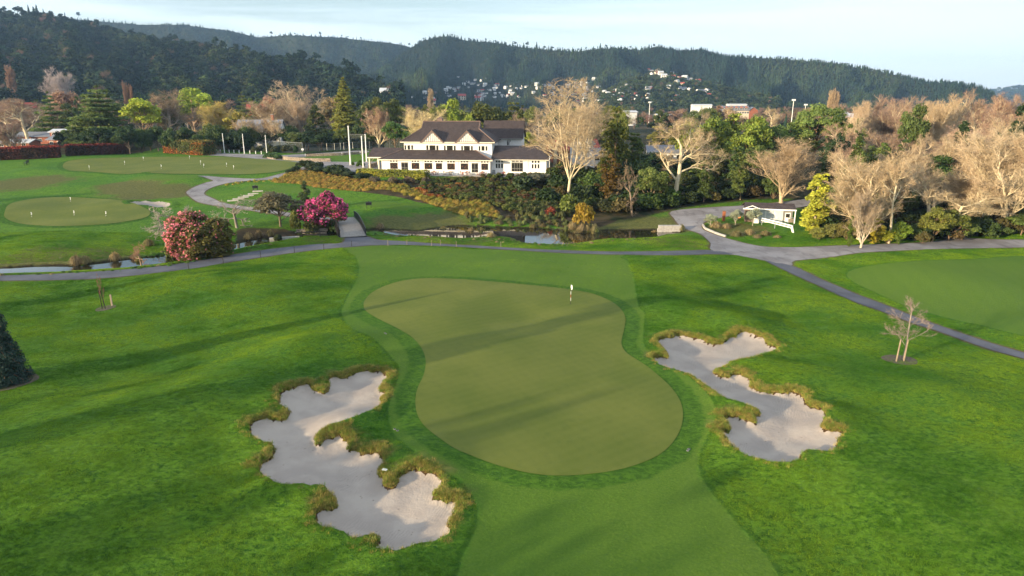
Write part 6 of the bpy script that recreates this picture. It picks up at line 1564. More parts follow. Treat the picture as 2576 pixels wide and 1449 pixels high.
# blades of the uncut rough in the near half of the view
def grass_mat():
    m, nt = new_mat('rough_grass_blades'); w = N(nt); co = w.coords(src='Object')
    geo = w.n('ShaderNodeNewGeometry').outputs['Position']; oi = w.n('ShaderNodeObjectInfo')
    nz = w.noise(geo, .10, 4, .6); n2 = w.noise(geo, .8, 3, .6)
    c = w.mix(w.step(nz, .38, .62), (.052,.145,.008), (.180,.285,.014))
    c = w.mix(w.math('MULTIPLY', w.step(n2, .4, .65), .3), c, (.040,.140,.012))
    k = w.n('ShaderNodeMapRange', {'Value': w.attr('rnd'), 'To Min': .6, 'To Max': 1.45}).outputs[0]
    k = w.math('MULTIPLY', k, w.n('ShaderNodeMapRange', {'Value': oi.outputs['Random'], 'To Min': .7, 'To Max': 1.3}).outputs[0])
    hs = w.n('ShaderNodeHueSaturation', {'Color': c, 'Value': k})
    p = w.n('ShaderNodeBsdfPrincipled', {'Base Color': hs.outputs[0], 'Roughness': .6, 'Specular IOR Level': .2}); t = w.n('ShaderNodeBsdfTranslucent', {'Color': hs.outputs[0]})
    w.out(w.n('ShaderNodeMixShader', {0: .35, 1: p.outputs[0], 2: t.outputs[0]}).outputs[0]); return m
def tuft(nm, seed, n=20, R=.26, H=.085, w_=.022):
    r = np.random.default_rng(seed); a = r.uniform(0, 6.283, n); q = R*np.sqrt(r.random(n)); b = r.uniform(0, 6.283, n)
    p0 = np.stack([np.cos(b)*q, np.sin(b)*q, np.full(n, -.02)], 1); h = H*r.uniform(.5, 1.25, n)*(1.2-q/R*.5)
    ln = r.uniform(.1, .9, n)*h
    e = p0+np.stack([np.cos(a)*ln, np.sin(a)*ln, h+.02], 1); x = np.stack([-np.sin(a), np.cos(a), np.zeros(n)], 1)*w_/2
    return np_mesh(nm, np.stack([p0-x, p0+x, e], 1).reshape(-1,3), np.arange(3*n).reshape(-1,3), False, [M['blades']], fattrs={'rnd': r.random(n)})
M['blades'] = grass_mat()
_g = np.random.default_rng(404); nG = 420000
yy = 20+(120-20)*_g.random(nG)**1.25; xx = _g.uniform(-1, 1, nG)*(yy*CP+CZ*SP)*.80
Q = np.c_[xx, yy, np.zeros(nG)]; kp = _g.random(nG) < np.clip((yy+6)/60, .25, 1); Q = Q[kp]
fr_ = sdf(Q, poly['fair'], 2) > -.05
bad = fr_ & (_g.random(len(Q)) > .55)
for k_, mg in (('green',-.15),('b1',-.12),('b2',-.12),('water',-1.2),('path1',-.5),('path2',-.4),('drive',-.4),('green2',-.2),('path3',-.4)): bad |= sdf(Q, poly[k_], 3) > mg
for k_ in ('woods','garden','mulch','lgreen'): bad |= sdf(Q, poly[k_], 1) > 0
fr_ = fr_[~bad]; Q = Q[~bad]; Q[:,2] = zat_many(Q)
clumpy = .82+.28*np.sin(Q[:,0]*.9+np.sin(Q[:,1]*.7)*2)*np.sin(Q[:,1]*1.3+Q[:,0]*.3)
sc_ = _g.uniform(.6, 1.25, len(Q))*clumpy*np.clip(Q[:,1]/60, .8, 1.5)
print('tufts', len(Q))
scatter('rough_grass', Q, np.clip(sc_, .3, 2.2)*np.where(fr_, .38, 1), _g.uniform(0, 6.28, len(Q)), _g.integers(0, 5, len(Q)), [tuft('tuft%d' % i, 500+i) for i in range(5)], 'uncut green rough spreading round the bunkers and lawns', 'grass')

lip('b1', 9000, 'rough tawny grass round the ragged edge of the left bunker', 21); lip('b2', 9000, 'rough tawny grass round the ragged edge of the right bunker', 22)
# ------------------------------------------------------------------ flags, poles, bridge, benches, shed, walls, houses
def flag(u, vb, h, label, fw=.42, r=.02, group=None, furl=True, name='flagstick'):
    p = gp(u, vb); root = empty(name, p, RNG.uniform(-.4,.4), label, 'flag', group)
    s = MB(); n = 6
    for i in range(n):
        s.tube((0,0,h*i/n), (0,0,h*(i+1)/n), r, r, 6, M['white'] if i % 2 else (M['black'] if i != 2 or h < 1.5 else M['flag_red']))
    s.build('pole', root)
    f = MB()
    if furl:
        P = [(0,0,h), (.38*fw,.05,h-.25*fw), (.48*fw,-.06,h-1.1*fw), (.25*fw,.05,h-1.6*fw), (0,0,h-1.45*fw)]
        f.add(P, [(0,1,2,4),(2,3,4)], M['flag_white']); f.add([(a,b+.02,c) for a,b,c in P], [(4,2,1,0),(4,3,2)], M['flag_white'])
    f.build('flag', root)
    c = MB(); c.tube((0,0,.0),(0,0,.035),.065,.065,10,M['black']); c.build('cup', root)
    return root
M['flag_red'] = simple('flag_red', (.40,.04,.03), .6); M['flag_white'] = simple('flag_white', (.78,.78,.76), .7)
flag(1435.5,765,2.25,'white flag furled on a striped stick near the back of the main green',.40,.024)
FL = [(225,428,'at the left end of the upper practice green'),(314,416,'second from the left on the upper practice green'),(361,405,'at the back left of the upper practice green'),(406,426,'alone in the middle of the upper practice green'),(477,402,'farthest back on the right of the upper practice green'),
      (505,415,'behind its close neighbour on the upper practice green'),(513,424,'in front of its close neighbour on the upper practice green'),(570,421,'left of the end pair on the upper practice green'),(588,428,'at the right end of the upper practice green'),
      (178,509,'at the back of the lower practice green'),(80,548,'leftmost on the lower practice green'),(187,544,'middle front on the lower practice green'),(267,546,'rightmost on the lower practice green'),
      (768,397,'at the left of the walled putting green'),(860,394,'in the middle of the walled putting green'),(906,391,'near the porch on the walled putting green')]
for u, v, l in FL: flag(u, v, 1.35 if v < 440 else 1.15, 'small white practice flag '+l, .36, .03, 'small white practice flags')
def pole(u, vb, vt, r, label, name='flagpole', D=None, group=None, cat='pole', mat='white', collar=True):
    p = gp(u, vb) if D is None else gD(u, D); h = solve_h(p, vt); root = empty(name, p, 0, label, cat, group)
    m = MB(); m.tube((0,0,-.3),(0,0,h),r*1.25,r*.85,8,M[mat]); m.build('mast', root)
    m = MB(); m.ball((0,0,h+r*.6), r*1.2, M[mat], 8, 5); m.build('cap', root)
    if collar: m = MB(); m.box(-r*2.2,r*2.2,-r*2.2,r*2.2,-.2,.25,M['concrete']); m.build('footing', root)
    return root
pole(882,416,319,.17,'tallest white flagpole in front of the clubhouse porch'); pole(914,423,344,.15,'shorter white flagpole right of the tallest one'); pole(922.5,408,339,.15,'white flagpole standing behind the porch roof')
for (u, vb, vt), l in zip(((524.5,382,335),(565,386,337),(615,387,338),(671.5,388,341)), ('leftmost','second from the left','third from the left','rightmost')): pole(u, vb, vt, .12, l+' of the four tall white poles behind the driveway', group='tall white poles behind the driveway')
for i, u in enumerate((534,544,554.5,577,589,602,629,643.5,657.7)):
    p = gp(u, np.interp(u, [534,657.7], [382.5,388])); m = MB(); m.box(-.09,.09,-.09,.09,-.2,1.0,M['white']); m.box(-.11,.11,-.11,.11,1.0,1.06,M['white']); o = m.build('bollard', None, p)
    tag(o, 'short white roadside bollard between the tall white poles', 'bollard', 'short white bollards along the driveway')

# tennis court fencing
def net_mat():
    m, nt = new_mat('wire_netting'); w = N(nt)
    p = w.n('ShaderNodeBsdfPrincipled', {'Base Color': (.03,.045,.035,1), 'Roughness': .7}); t = w.n('ShaderNodeBsdfTransparent')
    w.out(w.n('ShaderNodeMixShader', {0: .42, 1: t.outputs[0], 2: p.outputs[0]}).outputs[0]); return m
M['netting'] = net_mat()
def fence(pts, h, step, label, mat='grey_metal'):
    """pts: picture points of the fence foot"""
    W = [gp(u, v) for u, v in pts]; root = empty('wire_fence', W[0], 0, label, 'fence'); o0 = np.array(W[0])
    for a, b in zip(W[:-1], W[1:]):
        a = a-o0; b = b-o0; L = np.hypot(*(b-a)[:2]); n = max(1, int(L/step))
        pm = MB(); pm.quad(a, b, b+np.array([0,0,h]), a+np.array([0,0,h]), M['netting']); pm.build('netting', root)
        rm = MB(); rm.tube(a+np.array([0,0,h]), b+np.array([0,0,h]), .05, .05, 5, M[mat]); rm.build('top_rail', root)
        for i in range(n+1):
            q = a+(b-a)*i/n; m = MB(); m.tube((q[0],q[1],q[2]-.2),(q[0],q[1],q[2]+h),.05,.05,5,M[mat]); m.build('post', root)
fence([(615,374),(762,384.5),(762,388)], 3.4, 3.6, 'pale-railed wire fence round the left tennis court')
fence([(815,371),(1030,377)], 5.2, 3.8, 'tall dark wire fence behind the tennis courts', 'frame_grey')
fence([(770,384),(930,374)], 2.6, 5.0, 'lower wire fence between the tennis courts', 'frame_grey')
for i, (u, v, t) in enumerate(((823,382,361),(842,381,361),(857,380,360),(865.5,379,359),(888,378,358),(910,376.5,358),(930,374.5,356))):
    pole(u, v, t, .07, 'cream post among the tennis court fences', 'fence_post', group='cream posts on the tennis courts', cat='post', mat='cream', collar=False)
ct = MB(); a = gp(770, 383); b = gp(1010, 374); 
def flat_quad(name, pts, mat, off):
    P = catmull(np.array([gp(u, v) for u, v in pts]), 4); return sheet(name, P, 3.0, mat, off)
flat_quad('tennis_court', [(700,379),(860,366),(1020,373),(1000,376),(770,386)], simple('court', (.10,.10,.075), .9), .12)
def tnet(u0, v0, u1, v1, lab):
    a, b = gp(u0, v0), gp(u1, v1); root = empty('tennis_net', a, 0, lab, 'net'); d = b-a
    m = MB(); m.quad((0,0,.1), d+np.array([0,0,.1]), d+np.array([0,0,.95]), (0,0,.95), M['netting']); m.build('netting', root)
    m = MB(); m.tube((0,0,.97), d+np.array([0,0,.97]), .06, .06, 5, M['white']); m.build('headband', root)
    for q in ((0,0,0), d): m = MB(); m.tube(q, np.array(q)+np.array([0,0,1.1]), .06, .06, 6, M['black']); m.build('post', root)
tnet(700,372.5,757,368,'tennis net seen through the left court fence'); tnet(771,367,845,363,'tennis net on the middle court'); tnet(858,364,892,362,'tennis net nearest the flagpoles')
m = MB(); p = gp(762, 388); m.box(-.35,.35,-.03,.03,1.3,1.9,M['white']); m.tube((0,0.05,0),(0,.05,1.9),.04,.04,6,M['grey_metal']); tag(m.build('court_sign', None, p), 'small white notice with red top on the tennis fence corner', 'sign')

# dry-stone walls
def wall(pts, h, t, label, name='stone_wall', mat='stone'):
    W = catmull(np.array([gp(u, v) for u, v in pts]), 5, closed=False); o0 = W[0].copy(); m = MB(); rng = random.Random(len(pts))
    for a, b in zip(W[:-1], W[1:]):
        a = a-o0; b = b-o0; ang = math.atan2(b[1]-a[1], b[0]-a[0]); L = np.hypot(*(b-a)[:2]); c = (a+b)/2
        m.box(c[0]-L/2-.02, c[0]+L/2+.02, c[1]-t/2, c[1]+t/2, min(a[2],b[2])-.4, c[2]+h+rng.uniform(-.04,.04), M[mat], ang)
    o = m.build(name, None, o0); return tag(o, label, 'wall')
wall([(704,398),(720,402),(760,405),(800,406.5),(832,406.5)], 1.0, .7, 'curved stone wall in front of the walled putting green')
wall([(770,393.5),(850,391),(915,387)], .8, .6, 'dark low stone wall behind the walled putting green')
wall([(668,396),(680,400),(696,401)], .5, .5, 'small stone edge of the planted bed at the driveway corner')
wall([(930,424),(948,418),(953,410)], 1.2, .7, 'stone pier wall beside the porch steps')
wall([(1768,567),(1775,577),(1800,588),(1825,596)], .35, .25, 'low curved concrete kerb round the roadside bed', 'kerb_wall', 'concrete')
# culvert head wall at the pond end, block wall by the rhododendron
def block(u, v, L, H, t, ang, mat, label, name, cat='wall', zb=None):
    p = gp(u, v); p = p if zb is None else at(u, v, zb); m = MB(); n = max(2, int(L/.8)); rows = max(1, int(H/.45))
    for j in range(rows):
        for i in range(n):
            o_ = (.4 if j % 2 else 0)*L/n
            x0_ = -L/2+L*i/n+o_*.5; m.box(x0_+.015, x0_+L/n-.015, -t/2, t/2, -.3*(j == 0)+H*j/rows, H*(j+1)/rows-.02, M[mat])
    o = m.build(name, None, p, ang); return tag(o, label, cat)
block(1682,583,4.2,1.25,.8,.0,'concrete','pale block culvert wall at the right end of the pond','culvert_wall',zb=WL)
block(783,590,5.6,1.1,.5,.25,'stone','grey block parapet wall left of the magenta rhododendron','parapet_wall')
block(716,603,5.0,.5,.5,.35,'concrete','low concrete edging beam beside the stream','concrete_edging')
m = MB(); 
for x in (-1.5,1.5): m.tube((x,0,-.6),(x,0,1.2),.08,.08,6,M['black'])
m.box(-2.4,2.4,-.05,.05,.8,.95,M['black']); m.box(-2.4,2.4,-.05,.05,.3,.42,M['black'])
tag(m.build('low_rail', None, gp(783,596), .28), 'dark low timber rail in front of the grey parapet', 'railing')

# footbridge
A, B = gp(889, 598), gp(862, 549); A[2] = max(A[2], -.45); d = B-A; L = float(np.hypot(d[0], d[1])); ang = math.atan2(d[1], d[0])-math.pi/2
br = empty('footbridge', (A[0], A[1], A[2]), ang, 'arched footbridge with grey deck and black railings over the stream', 'bridge')
Wd = 4.3/2; nb = 16
def bz(t): return .12+.9*math.sin(math.pi*t)*.45+(B[2]-A[2])*t
dm = MB()
for i in range(nb*3):
    t0, t1 = i/(nb*3), (i+.93)/(nb*3); y0_, y1_ = t0*L, t1*L
    dm.add([(-Wd,y0_,bz(t0)),(Wd,y0_,bz(t0)),(Wd,y1_,bz(t1)),(-Wd,y1_,bz(t1)),(-Wd,y0_,bz(t0)-.12),(Wd,y0_,bz(t0)-.12),(Wd,y1_,bz(t1)-.12),(-Wd,y1_,bz(t1)-.12)], [(0,1,2,3),(4,7,6,5),(0,4,5,1),(2,6,7,3),(0,3,7,4),(1,5,6,2)], M['deck'])
dm.build('deck', br)
for s in (-1, 1):
    r_ = MB(); x = s*(Wd+.08)
    for i in range(nb):
        t0, t1 = i/nb, (i+1)/nb
        hh = lambda t: bz(t)+1.15+.35*math.sin(math.pi*t)
        r_.tube((x,t0*L,hh(t0)),(x,t1*L,hh(t1)),.09,.09,6,M['black']); r_.tube((x,t0*L,bz(t0)+.15),(x,t1*L,bz(t1)+.15),.06,.06,5,M['black'])
        for k_ in range(5):
            t = (i+k_/5)/nb; r_.box(x-.025,x+.025,t*L-.05,t*L+.05,bz(t)+.1,hh(t),M['black'])
    r_.build('railing', br)
    g_ = MB(); g_.add([(x-.1,0,bz(0)-.12),(x+.1,0,bz(0)-.12),(x+.1,L/2,bz(.5)-.14),(x-.1,L/2,bz(.5)-.14),(x-.1,L,bz(1)-.12),(x+.1,L,bz(1)-.12),(x-.1,0,bz(0)-.9),(x+.1,0,bz(0)-.9),(x+.1,L/2,bz(.5)-.7),(x-.1,L/2,bz(.5)-.7),(x-.1,L,bz(1)-.9),(x+.1,L,bz(1)-.9)],
                     [(0,1,2,3),(3,2,5,4),(6,9,8,7),(9,10,11,8),(0,3,9,6),(3,4,10,9),(1,7,8,2),(2,8,11,5)], M['black']); g_.build('beam', br)

# benches and tee furniture
def bench(u, v, rz, label, mat='black', s=1.0):
    b = empty('bench', gp(u, v), rz, label, 'bench'); b.scale = (s,)*3
    m = MB()
    for i in range(4): m.box(-.85,.85,-.25+i*.13,-.25+i*.13+.1,.42,.46,M[mat])
    m.build('seat', b); m = MB()
    for i in range(4): m.box(-.85,.85,.26+i*.02,.30+i*.02,.52+i*.12,.61+i*.12,M[mat])
    m.build('backrest', b)
    for sx in (-.72,.72):
        m = MB(); m.box(sx-.04,sx+.04,-.25,-.17,0,.66,M[mat]); m.box(sx-.04,sx+.04,.24,.32,0,.95,M[mat]); m.box(sx-.05,sx+.05,-.28,.3,.64,.68,M[mat]); m.build('leg', b)
bench(67,415,-1.2,'dark park bench on the path by the red hedges',s=1.5); bench(549,388,.1,'pale timber bench at the end of the tall orange hedge','timber',1.2)
def tee_stand(u, v, label):
    b = empty('tee_bin_stand', gp(u, v), .2, label, 'tee marker stand'); m = MB(); m.box(-.6,.6,-.25,.25,.7,1.3,M['black']); m.build('box', b)
    m = MB(); m.tube((0,0,1.3),(0,0,1.55),.12,.05,8,M['black']); m.build('lid', b)
    for sx in (-.5,.5):
        for sy in (-.2,.2): m = MB(); m.tube((sx,sy,0),(sx*.9,sy,.7),.035,.035,5,M['black']); m.build('leg', b)
tee_stand(928,524,'black stand with a box on legs on the tee before the pond'); tee_stand(643,481,'black stand with a box on legs by the curving path')
# stone steps up to the tee
p = gp(586, 506)
for i in range(6):
    m = MB(); m.box(-1.15,1.15,-.2,.2,-.3,.12,M['cream_stone'] if 'cream_stone' in M else M['concrete']); q = p+np.array([.35*i, 2.1*i, 0]); q[2] = zat(q[0], q[1])+.12
    tag(m.build('stone_step', None, q, .15), 'pale stone step in the flight below the path', 'step', 'pale stone steps by the path')

# young staked trees, stump post, mulch rings
def mulch(u, v, r, label='mulch_ring'):
    c = gp(u, v); V = [(c[0]+r*1.0*math.cos(a)*(1+.08*math.sin(3*a)), c[1]+r*math.sin(a)) for a in np.linspace(0, 6.283, 22)[:-1]]
    V = np.array([[x, y, 0] for x, y in V]); sheet(label, V, .4, M['mulch'], .035)
M['mulch'] = simple('mulch', (.10,.078,.058), .95, .35, 6, .6, .05)
mulch(2264,906,1.45); mulch(265,776,1.1); mulch(13,963,2.3)
T(2272,905,742,98,'young',(.24,.18,.15),(.27,.23,.19),'young bare tree tied between two stakes beside the path',name='young_tree')
T(262,776,686,14,'sap',(.25,.13,.09),(.22,.13,.10),'thin sapling tied to its dark stakes',name='sapling')
def stake(u, v, h, r, mat, label, group, lean=0):
    p = gp(u, v); m = MB(); m.tube((0,0,-.3),(lean,0,h),r,r*.9,6,M[mat]); m.tube((lean,0,h),(lean,0,h+r),r*.9,r*.3,6,M[mat]); tag(m.build('stake', None, p), label, 'stake', group)
M['pole_wood'] = simple('pole_wood', (.26,.20,.14), .8, .2, 5, .2)
stake(2254,910,2.05,.07,'pole_wood','round pale stake left of the young bare tree',None,.12); stake(2273,909,2.0,.07,'pole_wood','round pale stake right of the young bare tree',None,.1)
stake(258,777,2.2,.05,'black','dark stake left of the sapling',None,-.12); stake(266,777,2.2,.05,'black','dark stake right of the sapling',None,-.25)
m = MB(); m.box(-.09,.09,-.06,.06,-.2,1.35,M['timber']); tag(m.build('wooden_post', None, gp(282,769)), 'short brown post right of the sapling', 'post')
for i, (u, v) in enumerate(((475,678),(562,663),(656,647),(741,636),(815,629),(885,620),(976,618),(1108,617),(1024,617),(1260,622),(1086,619),(1148,621))):
    p = gp(u, v); m = MB(); m.tube((0,0,-.2),(0,0,.95),.045,.04,6,M['black'] if i < 6 else M['timber']); tag(m.build('path_marker', None, p), 'thin short marker post on the near verge of the cart path', 'post', 'marker posts along the cart path')

# rakes
def rake(u, v, rz, label, L=1.9):
    p = gp(u, v); b = empty('bunker_rake', p, rz, label, 'rake')
    m = MB(); m.tube((0,0,.06),(L,0,.10),.022,.018,6,M['rake']); m.build('handle', b)
    m = MB(); m.box(-.05,.05,-.33,.33,.03,.09,M['black']); [m.box(-.02,.02,-.3+i*.1,-.28+i*.1,-.02,.03,M['black']) for i in range(7)]; m.build('head', b)
M['rake'] = simple('rake_handle', (.02,.07,.05), .4)
m = MB(); m.box(-.16,.16,-.09,.09,.02,.07,M['white']); tag(m.build('white_marker', None, gp(968,1183), -.4), 'little white plate on the tawny nose of the left bunker', 'marker')
for i, (u, v) in enumerate(((968,838),(971,840),(993,1080),(1000,1084),(1733,1130),(1730,1134))):
    m = MB(); m.tube((0,0,.0),(0,0,.05),.09,.09,8,M['frame_grey']); m.tube((0,0,.05),(0,0,.06),.06,.06,8,M['black']); tag(m.build('sprinkler_head', None, gp(u, v)), 'sprinkler head sunk in the collar of the main green', 'sprinkler', 'sprinkler heads around the green')

# shed with long roof, handrail pipe, notice, lamps
a = gp(1900, 560); b = gp(1988, 563)
sh = empty('shed', gp(1902, 560), math.atan2(b[1]-a[1], b[0]-a[0])*.6, 'long white shed with grey roof beside the gravel road', 'shed'); Ls = float(b[0]-a[0])+.8
m = MB(); m.box(0,Ls*.72,0,3.4,-.3,2.75,M['house_white']); m.box(Ls*.72,Ls*.98,.1,3.4,-.3,2.7,M['frame_grey']); m.box(-2.0,-.02,.8,3.4,-.3,2.6,M['brown_trim']); m.build('wall', sh)
m = MB(); 
for i in range(3): m.box(Ls*.72*i/3+.15, Ls*.72*(i+1)/3-.15, -.05, -.01, .25, 2.35, M['roof_pale'])
m.build('wall_panel', sh)
m = MB(); m.box(Ls*.78,Ls*.93,.02,.09,0,2.1,M['house_white']); dd = m.build('door', sh); m = MB(); m.box(Ls*.80,Ls*.91,-.0,.018,1.2,1.9,M['glass']); m.build('pane', dd)
m = MB(); m.slab([(-2.6,-.5,2.75),(Ls+.4,-.5,2.75),(Ls+.2,1.7,3.6),(-2.2,1.7,3.6)], .14, M['roof_dark']) if 'roof_dark' in M else m.slab([(-2.6,-.5,2.75),(Ls+.4,-.5,2.75),(Ls+.2,1.7,3.6),(-2.2,1.7,3.6)], .14, M['tile'])
m.slab([(Ls+.4,4.3,2.75),(-2.6,4.3,2.75),(-2.2,1.7,3.6),(Ls+.2,1.7,3.6)], .14, M['tile']); ro = m.build('roof', sh); add_uv_planar(ro)
m = MB(); m.box(-2.6,Ls+.4,-.62,-.52,2.55,2.78,M['white']); m.build('gutter', sh)
m = MB(); m.box(-.6,.4,-.66,-.55,.0,2.9,M['house_white']); m.add([(-2.5,-.72,2.75),(-1.0,-.72,3.35),(.4,-.72,2.8),(.4,-.72,2.66),(-1.0,-.72,3.2),(-2.5,-.72,2.6)], [(0,1,4,5),(1,2,3,4)], M['white']); m.build('gable_front', sh)
for xx in (Ls+.2,): m = MB(); m.box(xx-.08,xx+.08,-.85,-.7,-.2,2.6,M['white']); m.build('post', sh)
p0_, p1_ = gp(1916, 566), gp(1991, 585); o0 = p0_.copy(); rt = empty('pipe_barrier', o0, 0, 'double white pipe running down to the grass in front of the shed', 'pipe')
e = p1_-o0
for k_, dz in enumerate((1.25, .85)):
    m = MB(); m.tube((0,k_*.3,dz),(e[0],e[1]+k_*.3,e[2]+dz*.95),.11,.11,8,M['white']); m.tube((e[0],e[1]+k_*.3,e[2]+dz*.95),(e[0]+.3,e[1]-.3+k_*.3,e[2]-.2),.11,.11,8,M['white']); m.build('pipe', rt)
for t in (.0,.45): m = MB(); q = e*t; m.tube((q[0],q[1],q[2]-.2),(q[0],q[1],q[2]+1.2),.06,.06,6,M['grey_metal']); m.build('leg', rt)
sg = empty('notice', gp(1988, 572), 0, 'small framed brown notice on two posts by the shed end', 'sign')
m = MB(); m.box(-.42,.42,-.03,.03,.9,1.6,M['timber']); m.build('board', sg)
for s in (-.5,.5): m = MB(); m.tube((s,0,-.2),(s,0,1.8),.05,.05,6,M['grey_metal']); m.build('post', sg)
m = MB(); m.box(-.55,.55,-.04,.04,1.75,1.82,M['grey_metal']); m.build('top_bar', sg)
def glow():
    m, nt = new_mat('lamp_glow'); w = N(nt); w.out(w.n('ShaderNodeEmission', {'Color': (1.0,.22,.03,1), 'Strength': 2.2}).outputs[0]); return m
M['glow'] = glow()
lp = empty('orange_lamp', gp(1858, 557), 0, 'small glowing orange lamp beside the shed gable', 'lamp'); m = MB(); m.box(-.22,.22,-.2,.2,.7,1.15,M['glow']); m.build('lantern', lp); m = MB(); m.box(-.3,.3,-.27,.27,1.16,1.25,M['black']); m.build('lamp_cap', lp); m = MB(); m.tube((0,0,-.1),(0,0,.7),.05,.05,6,M['black']); m.build('post', lp)
m = MB(); m.box(-.25,.25,-.2,.2,-.1,1.9,simple('rust_panel', (.26,.09,.04), .7)); m.box(-.3,.3,-.25,.25,1.9,2.0,M['brown_trim']); tag(m.build('rust_post', None, gp(1820,556)), 'rust-coloured post near the end of the shed roof', 'post')

# houses seen between the near trees
def near_house(u, D, vt, Lm, Wm, Hw, rise, wall, roofm, rz, label, zb=0, dormers=0, chimney=False, nwin=4, two=False):
    p = gD(u, D); g_z = p[2]; p[2] = max(g_z, ztop(p, vt)-(Hw+rise)); h = empty('house', p, rz, label, 'house'); dz_ = p[2]-g_z
    m = MB(); m.box(-Lm/2,Lm/2,-Wm/2,Wm/2,-1-dz_,Hw,M[wall])
    for s in (-1,1): m.add([(s*Lm/2,-Wm/2,Hw),(s*Lm/2,Wm/2,Hw),(s*Lm/2,0,Hw+rise)],[(0,1,2)],M[wall])
    m.build('wall', h); m = MB(); e = .6
    m.slab([(-Lm/2-e,-Wm/2-e,Hw-.2),(Lm/2+e,-Wm/2-e,Hw-.2),(Lm/2+e,0,Hw+rise+.05),(-Lm/2-e,0,Hw+rise+.05)],.2,M[roofm]); m.slab([(Lm/2+e,Wm/2+e,Hw-.2),(-Lm/2-e,Wm/2+e,Hw-.2),(-Lm/2-e,0,Hw+rise+.05),(Lm/2+e,0,Hw+rise+.05)],.2,M[roofm])
    r_ = m.build('roof', h)
    if chimney: m = MB(); m.box(Lm*.25,Lm*.25+1,-.5,.5,Hw+rise-.6,Hw+rise+1.8,M['brick']); m.box(Lm*.25-.1,Lm*.25+1.1,-.6,.6,Hw+rise+1.8,Hw+rise+1.95,M['concrete']); m.build('chimney', r_)
    for i in range(dormers):
        x = -Lm/2+Lm*(i+.5)/dormers; m = MB(); m.box(x-.9,x+.9,-Wm/2+.3,-Wm/2+2.6,Hw,Hw+1.6,M[wall]); m.add([(x-1.1,-Wm/2+.2,Hw+1.55),(x+1.1,-Wm/2+.2,Hw+1.55),(x,-Wm/2+.2,Hw+2.6),(x-1.1,-Wm/2+3.4,Hw+1.55),(x+1.1,-Wm/2+3.4,Hw+1.55),(x,-Wm/2+3.4,Hw+2.6)],[(0,1,2),(0,2,5,3),(1,4,5,2)],M['brick' if wall == 'house_cream' else roofm]); m.box(x-.5,x+.5,-Wm/2+.26,-Wm/2+.29,Hw+.5,Hw+1.4,M['glass']); m.build('dormer', h)
    for fl in range(2 if two else 1):
        for i in range(nwin):
            x = -Lm/2+Lm*(i+.5)/nwin; m = MB(); z_ = .9+fl*2.7; m.box(x-.75,x+.75,-Wm/2-.06,-Wm/2-.01,z_,z_+1.3,M['white']); f = m.build('window', h)
            m = MB(); m.box(x-.65,x-.04,-Wm/2-.075,-Wm/2-.065,z_+.1,z_+1.2,M['glass']); m.box(x+.04,x+.65,-Wm/2-.075,-Wm/2-.065,z_+.1,z_+1.2,M['glass']); m.build('pane', f)
    return h
near_house(180,272,340,13,8,3.0,1.3,'brick','roof_grey',-.15,'low brick house with grey gabled roof behind the red hedges',0)
near_house(173,280,335,9,7,5.6,.8,'brick','roof_pale',.0,'upper flat-roofed storey of brick and glass behind the low brick house',.5,nwin=3,two=True)
near_house(35,262,360,16,7,2.6,.9,'brick','roof_pale',.05,'low house with pale roof at the far left behind the hedge',.4)
near_house(105,290,345,14,8,3.2,1.5,'brick','roof_grey',.1,'grey-roofed house left of the flat-roofed storey',.8)
near_house(662,272,301,16,9,4.6,3.6,'house_white','roof_grey',.08,'large house with silvery hipped roof behind the left tennis court',1.0,chimney=True,nwin=5,two=True)
near_house(1463,205,338,6,6,5.0,2.6,'house_white','roof_grey',1.3,'white gabled house behind the bare giant',1.0,two=True,nwin=2)
near_house(1440,212,350,14,8,3.4,2.8,'brick','roof_red',.2,'brown-roofed house between the bare trunks',1.0)
near_house(1505,200,372,6,6,2.6,1.6,'house_white','roof_grey',.4,'low white house right of the bare giant',1)
near_house(1670,205,365,10,8,3.0,1.6,'house_white','roof_grey',-.1,'house with weathered grey roof behind the twisting bare tree',2.0)
near_house(1840,520,266,22,8,3.4,3.0,'house_cream','roof_grey',.04,'long school building with grey roof and small brick gables',1,dormers=6,nwin=12,two=True)
near_house(1888,520,269,7,7,6,2.5,'brick','roof_grey',1.57,'brick gable end block right of the long school',1,nwin=3,two=True)
near_house(1582,470,278,8,7,4.5,.7,'house_white','roof_pale',.2,'bright white flat building beyond the twin-topped conifer',1,nwin=0)
near_house(1508,480,284,12,7,3,.5,'house_cream','roof_pale',.1,'long pale cream building left of the twin-topped conifer',1,nwin=0)
near_house(1762,640,262,17,8,2.6,.7,'house_white','roof_pale',0,'long white-roofed hall left of the school',3,nwin=0)
near_house(1850,700,261,18,8,2.6,.6,'house_white','roof_pale',0,'distant white warehouse behind the school',3,nwin=0)
near_house(1675,520,286,16,7,2.6,.8,'house_cream','roof_pale',.15,'low cream row building before the town',1,nwin=0)
near_house(2132,330,285,14,8,4,1.4,'house_cream','roof_pale',-.35,'big pale shed glimpsed through the bare trees',2,nwin=0)
near_house(2100,360,280,8,7,4,1,'house_cream','roof_pale',.1,'cream building end seen above the rounded pine',3,nwin=0)
near_house(75,400,258,10,8,6,3,'house_cream','roof_red',.6,'cream gabled house glimpsed through the large plane tree',3,two=True,nwin=2)
near_house(228,330,300,9,8,5,3,'house_white','roof_red',.9,'white gable glimpsed beneath the broad cedar',2,nwin=2)
near_house(655,345,262,9,8,5,3.6,'brick','roof_red',.3,'orange-red roof glimpsed through the bare trees',6,nwin=2)
